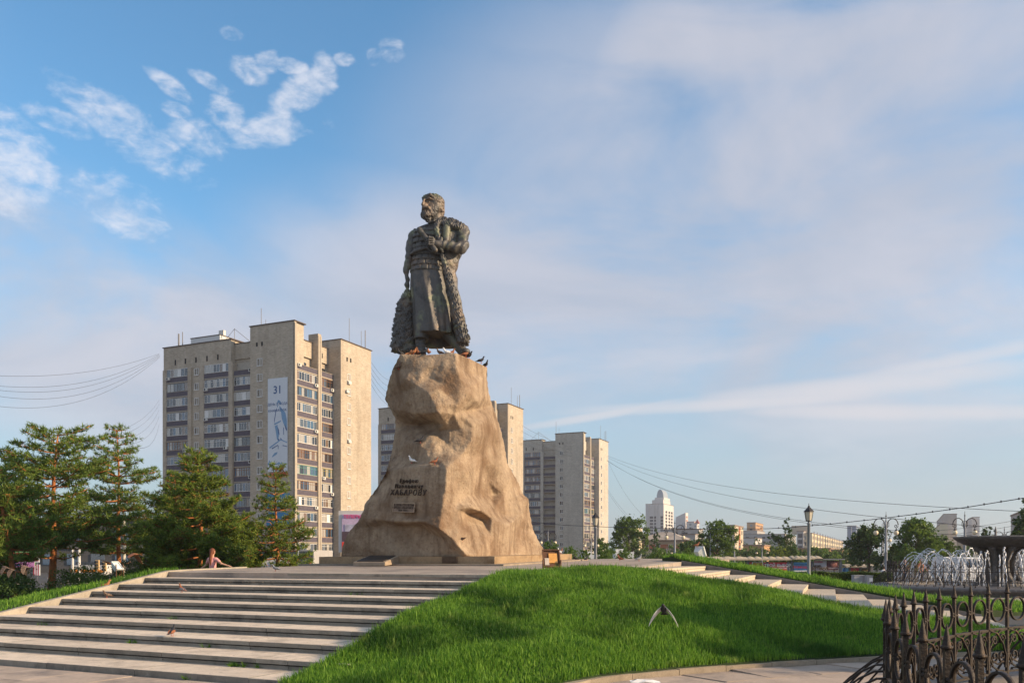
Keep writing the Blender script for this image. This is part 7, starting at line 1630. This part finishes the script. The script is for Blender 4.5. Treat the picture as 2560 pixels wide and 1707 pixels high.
for px, py, lab in ((14, 1418, 'leftmost of three brown pigeons flying in front of the billboard'), (30, 1424, 'middle and lowest of three brown pigeons flying in front of the billboard'), (62, 1416, 'rightmost of three brown pigeons flying in front of the billboard')):
    p = Wp(px, py, 24); flying(p, PI-.4+px*.01, 'mottled', lab, .72, 1.2, 'mottled', GF, .1, -.2)
p = Wp(337, 1386, 26); flying(p, PI-.3, 'rust', 'reddish pigeon flying between the white pole and the dense pine', .95, .7, 'brown', None, .3)

# ------------------------------------------------------------------ people
def sdf_body(caps, cell, name, mt, par, k=.025, cuts=()):
    global gx, gy, gd, CELL
    P_ = np.array([c[0] for c in caps]+[c[1] for c in caps]); R_ = max(max(c[2], c[3]) for c in caps)+.05; lo, hi = P_.min(0)-R_, P_.max(0)+R_
    ax = [np.arange(lo[i], hi[i]+cell, cell) for i in range(3)]; X, Y, Z = ax[0][:, None, None], ax[1][None, :, None], ax[2][None, None, :]
    f = np.full((len(ax[0]), len(ax[1]), len(ax[2])), 1.0)
    for p, q, r1, r2 in caps:
        p, q = np.array(p, float), np.array(q, float); e = q-p; L = max((e**2).sum(), 1e-9); t = np.clip(((X-p[0])*e[0]+(Y-p[1])*e[1]+(Z-p[2])*e[2])/L, 0, 1)
        v = np.sqrt((X-p[0]-t*e[0])**2+(Y-p[1]-t*e[1])**2+(Z-p[2]-t*e[2])**2)-(r1+(r2-r1)*t); h = np.clip(.5+.5*(f-v)/k, 0, 1); f = f*(1-h)+v*h-k*h*(1-h)
    sgn = f < 0; nx_, ny_, nd_ = f.shape; corners = [(a, b, c) for a in (0, 1) for b in (0, 1) for c in (0, 1)]; base = np.zeros((nx_-1, ny_-1, nd_-1), np.int8)
    for a, b, c in corners: base += sgn[a:nx_-1+a, b:ny_-1+b, c:nd_-1+c]
    act = (base > 0) & (base < 8); idx = np.full(act.shape, -1, np.int64); ii = np.argwhere(act); idx[act] = np.arange(len(ii)); P = np.zeros((len(ii), 3)); cnt = np.zeros(len(ii))
    val = {c: f[ii[:, 0]+c[0], ii[:, 1]+c[1], ii[:, 2]+c[2]] for c in corners}
    for c in corners:
        for a_ in range(3):
            if c[a_]: continue
            e = list(c); e[a_] = 1; e = tuple(e); va, vb = val[c], val[e]; m = (va < 0) != (vb < 0); t = np.where(m, va/np.where(m, va-vb, 1), 0); q = np.tile(np.array(c, float), (len(ii), 1)); q[:, a_] += t; P[m] += q[m]; cnt[m] += 1
    V = (P/np.maximum(cnt, 1)[:, None]+ii)*cell+lo; quads = []
    for a_ in range(3):
        s0 = [slice(1, n-1) for n in f.shape]; s0[a_] = slice(0, f.shape[a_]-1); s1x = list(s0); s1x[a_] = slice(1, f.shape[a_]); a, b = sgn[tuple(s0)], sgn[tuple(s1x)]; ch = np.argwhere(a != b); off = np.array([1, 1, 1]); off[a_] = 0; ch0 = ch+off
        neg = a[tuple(ch.T)]; o1, o2 = [q for q in range(3) if q != a_]
        def gi(d1, d2): q = ch0.copy(); q[:, o1] += d1; q[:, o2] += d2; return idx[q[:, 0], q[:, 1], q[:, 2]]
        Q = np.stack([gi(-1, -1), gi(0, -1), gi(0, 0), gi(-1, 0)], 1); fl = neg if a_ != 1 else ~neg; Q[fl] = Q[fl][:, ::-1]; quads.append(Q)
    Q = np.concatenate(quads); Q = Q[(Q >= 0).all(1)]; me = np_mesh(name, V, Q, mt, smooth=True); bm = bmesh.new(); bm.from_mesh(me); bmesh.ops.recalc_face_normals(bm, faces=bm.faces); bm.to_mesh(me); bm.free(); return link(name, me, par)
skin = mat('skin', (.56, .31, .20), .6, .05, 6); hair_r = mat('auburn_hair', (.16, .05, .022), .6, .2, 20); hair_d = mat('dark_hair', (.05, .03, .02), .7, .2, 20); pinkc = mat('pink_shirt', (.80, .36, .33), .8, .06, 6); whitec = mat('white_shirt', (.75, .74, .72), .8, .05, 6); jeans = mat('blue_jeans', (.05, .07, .13), .8, .1, 6); darkc = mat('dark_clothes', (.07, .05, .05), .8, .1, 6); orangec = mat('orange_top', (.55, .20, .08), .8, .1, 5)
def person(p, rz, label, shirt, legs, hair, pose, h=1.66, long_hair=False):
    """facing -y. pose gives elbow and hand points for left(-x) and right(+x), and seat flag"""
    r = thing('person', label, 'person', p, rz); s = h/1.66; r.scale = (s, s, s)
    sit = pose.get('sit', False); hp = .46 if sit else .90; sh = hp+.48; hd = sh+.25
    caps = [((0, 0, hd), (0, -.02, hd-.05), .092, .075), ((0, -.085, hd-.01), (0, -.105, hd-.035), .014, .016), ((0, 0, hd-.1), (0, .01, sh-.02), .048, .055), ((-.11, 0, sh-.05), (.11, 0, sh-.05), .075, .075), ((0, 0, sh-.1), (0, 0, hp+.1), .115, .105), ((-.07, 0, hp+.02), (.07, 0, hp+.02), .105, .105)]
    for sg in (-1, 1):
        caps.append(((sg*.085, .0, hd-.02), (sg*.092, .0, hd-.035), .018, .016))
        el, ha = pose['L' if sg < 0 else 'R']; caps += [((sg*.17, 0, sh-.04), el, .052, .040), (el, ha, .038, .026), (ha, tuple(np.array(ha)+(np.array(ha)-np.array(el))*.25), .030, .022)]
        d = np.array(ha)-np.array(el); d = d/np.linalg.norm(d); side = np.cross(d, [0, 0, 1.0]); side = side/(np.linalg.norm(side)+1e-6); b = np.array(ha)+d*.07
        for j in range(4): caps.append((tuple(b+side*.014*(j-1.5)), tuple(b+side*.017*(j-1.5)+d*(.07-.008*abs(j-1.5))), .010, .007))
        caps.append((tuple(np.array(ha)+d*.02), tuple(np.array(ha)+side*.045+d*.05), .012, .009))
        if sit: caps += [((sg*.09, 0, hp), (sg*.12, -.44, hp+.02), .085, .062), ((sg*.12, -.44, hp+.02), (sg*.12, -.46, .08), .058, .04), ((sg*.12, -.46, .05), (sg*.12, -.60, .04), .042, .035)]
        else: caps += [((sg*.085, 0, hp), (sg*.095, 0, .48), .085, .058), ((sg*.095, 0, .48), (sg*.10, .02, .08), .056, .038), ((sg*.10, .02, .05), (sg*.11, -.14, .04), .042, .035)]
    sdf_body(caps, .018, 'body', skin, r)
    sc_caps = [((-.12, 0, sh-.055), (.12, 0, sh-.055), .086, .086), ((0, 0, sh-.1), (0, 0, hp+.04), .128, .122)]
    for sg in (-1, 1):
        el, _ = pose['L' if sg < 0 else 'R']; e = tuple(np.array((sg*.17, 0, sh-.04))*.45+np.array(el)*.55); sc_caps.append(((sg*.165, 0, sh-.045), e, .066, .058))
    sdf_body(sc_caps, .02, 'shirt', shirt, r)
    lc = [((-.07, 0, hp+.03), (.07, 0, hp+.03), .118, .118)]
    for sg in (-1, 1):
        if sit: lc += [((sg*.09, 0, hp), (sg*.12, -.44, hp+.02), .096, .075), ((sg*.12, -.44, hp+.02), (sg*.12, -.46, .12), .070, .055)]
        else: lc += [((sg*.085, 0, hp), (sg*.095, 0, .48), .097, .070), ((sg*.095, 0, .48), (sg*.10, .02, .12), .068, .055)]
    sdf_body(lc, .02, 'trousers', legs, r)
    hc = [((0, .022, hd+.018), (0, .03, hd-.03), .098, .088)]
    if long_hair: hc += [((0, .07, hd), (.0, .12, sh-.05), .062, .050), ((.0, .12, sh-.05), (-.01, .13, sh-.26), .050, .018)]
    sdf_body(hc, .016, 'hair', hair, r)
    for sg in (-1, 1): m = MB(); m.ell((sg*.034, -.088, hd+.012), (.014, .008, .009), 8, 5); m.build('eye', hair_d, r)
    m = MB(); m.ell((0, -.088, hd-.070), (.026, .010, .008), 8, 5); m.build('mouth', mat('lips', (.45, .14, .10), .6, 0), r)
    return r
person((-9.85, 28.3, .60), PI-.35, 'girl in a pink shirt with long auburn hair seen from behind, one arm stretched out', pinkc, jeans, hair_r, {'L': ((-.42, .05, 1.18), (-.68, -.02, 1.10)), 'R': ((.34, -.06, 1.12), (.50, .0, 1.0))}, 1.50, True)
x = (2210-1280)*80/F; person((x, 80, ground_z(x, 80)), PI, 'man in a white shirt sitting on a bench left of the fountain', whitec, darkc, hair_d, {'L': ((-.26, -.1, .72), (-.16, -.30, .58)), 'R': ((.26, -.1, .72), (.16, -.30, .58)), 'sit': True}, 1.72)
bn = thing('park_bench', 'long grey bench with a man on it left of the fountain', 'bench', ((2205-1280)*80/F, 80.05, ground_z(35, 80))); MB().box((0, 0, .42), (2.6, .5, .07)).build('seat', post_m, bn); MB().box((0, -.28, .70), (2.6, .06, .30)).build('backrest', post_m, bn)
for sx in (-1.1, 1.1): MB().box((sx, 0, .2), (.1, .45, .4)).build('leg', post_m, bn)
for px, lab, sh_, hh, dz in ((2262, 'left one of two sunlit people behind the fountain fence', darkc, 1.62, 0), (2303, 'taller right one of two sunlit people behind the fountain fence', orangec, 1.74, .0)):
    x = (px-1280)*55/F; person((x, 55, 0.06), .3, lab, sh_, jeans, hair_r, {'L': ((-.24, -.02, 1.12), (-.20, -.14, .90)), 'R': ((.26, -.05, 1.12), (.22, -.2, 1.0))}, hh)
# white ambulance-like van behind the jets
x = (2448-1280)*62/F; vn = thing('white_van', 'white van with a red side parked behind the fountain jets', 'van', (x, 62, -.05), .1)
vb = MB(); vb.add([(-1.1, 0, .35), (1.1, 0, .35), (1.1, 4.2, .35), (-1.1, 4.2, .35), (-1.1, 0, 1.0), (1.1, 0, 1.0), (-1.0, .5, 1.95), (1.0, .5, 1.95), (1.1, 4.2, 1.0), (-1.1, 4.2, 1.0), (1.0, 4.1, 2.0), (-1.0, 4.1, 2.0)], [(3, 2, 1, 0), (0, 1, 5, 4), (4, 5, 7, 6), (1, 2, 8, 5), (5, 8, 10, 7), (2, 3, 9, 8), (8, 9, 11, 10), (3, 0, 4, 9), (9, 4, 6, 11), (6, 7, 10, 11)]); vb.build('body', mat('van_paint', (.70, .70, .70), .3, .03, 2, spec=.6), vn)
MB().add([(-.9, .08, 1.08), (.9, .08, 1.08), (.85, .45, 1.85), (-.85, .45, 1.85)], [(0, 1, 2, 3)]).build('windscreen', gl_dark, vn).location = (0, -.03, 0)
MB().box((1.12, 2.2, .85), (.03, 3.6, .9)).build('red_side', P_red, vn)
for sx in (-.75, .75): m = MB(); m.ell((sx, -.01, .75), (.14, .04, .10), 10, 6); m.build('headlight', gl_cur, vn)
for sx in (-1.0, 1.0):
    for y in (.7, 3.4): m = MB(); m.tube([(sx-.1, y, .33), (sx+.1, y, .33)], .33, 14); m.build('wheel', tl_m, vn)
# scraps and leaves lying about
lt = thing('paper_scrap', 'crumpled white scrap of paper lying on the paving by the lawn kerb', 'litter', (0, 0, 0)); p = Vector((1.95, 12.6, .02))
m = MB(); rr = random.Random(4); g_ = [[(p.x-.22+.11*i, p.y-.06+.06*j, .02+rr.uniform(0, .06)) for i in range(5)] for j in range(3)]; vs = [q for r_ in g_ for q in r_]; m.add(vs, [(5*j+i, 5*j+i+1, 5*j+i+6, 5*j+i+5) for j in range(2) for i in range(4)]); m.build('paper', whitec, lt)
rs = np.random.RandomState(15); Pn = []
for i in range(420):
    px, py = rs.uniform(30, 1150), rs.uniform(1430, 1690)
    try: q = hit(px, py)
    except Exception: continue
    if q.y < 9 or q.y > 27: continue
    Pn.append((q.x, q.y, q.z+.006))
if Pn: V, Fc = leaves(np.array(Pn), np.full(len(Pn), .03), rs, up=4); o = link('litter_specks', np_mesh('litter_specks', V, Fc, mat('speck', (.45, .38, .28), .9, .3, 5))); tag(o, 'tiny pale specks of litter and leaves scattered on the steps', 'litter', kind='stuff')

# ------------------------------------------------------------------ haze: the air between here and the far city
hm = bpy.data.materials.new('haze_air'); hm.use_nodes = True; nt = hm.node_tree; nt.nodes.remove(nt.nodes['Principled BSDF'])
pv = nt.nodes.new('ShaderNodeVolumePrincipled'); pv.inputs['Color'].default_value = (.86, .86, .90, 1); pv.inputs['Density'].default_value = .00026; pv.inputs['Anisotropy'].default_value = .3
nt.links.new(pv.outputs[0], nt.nodes['Material Output'].inputs['Volume'])
hz = MB().box((0, 1170, 44), (5600, 2500, 104)).build('haze', hm); tag(hz, 'thin pale evening haze over the square and the city', 'haze', kind='stuff')
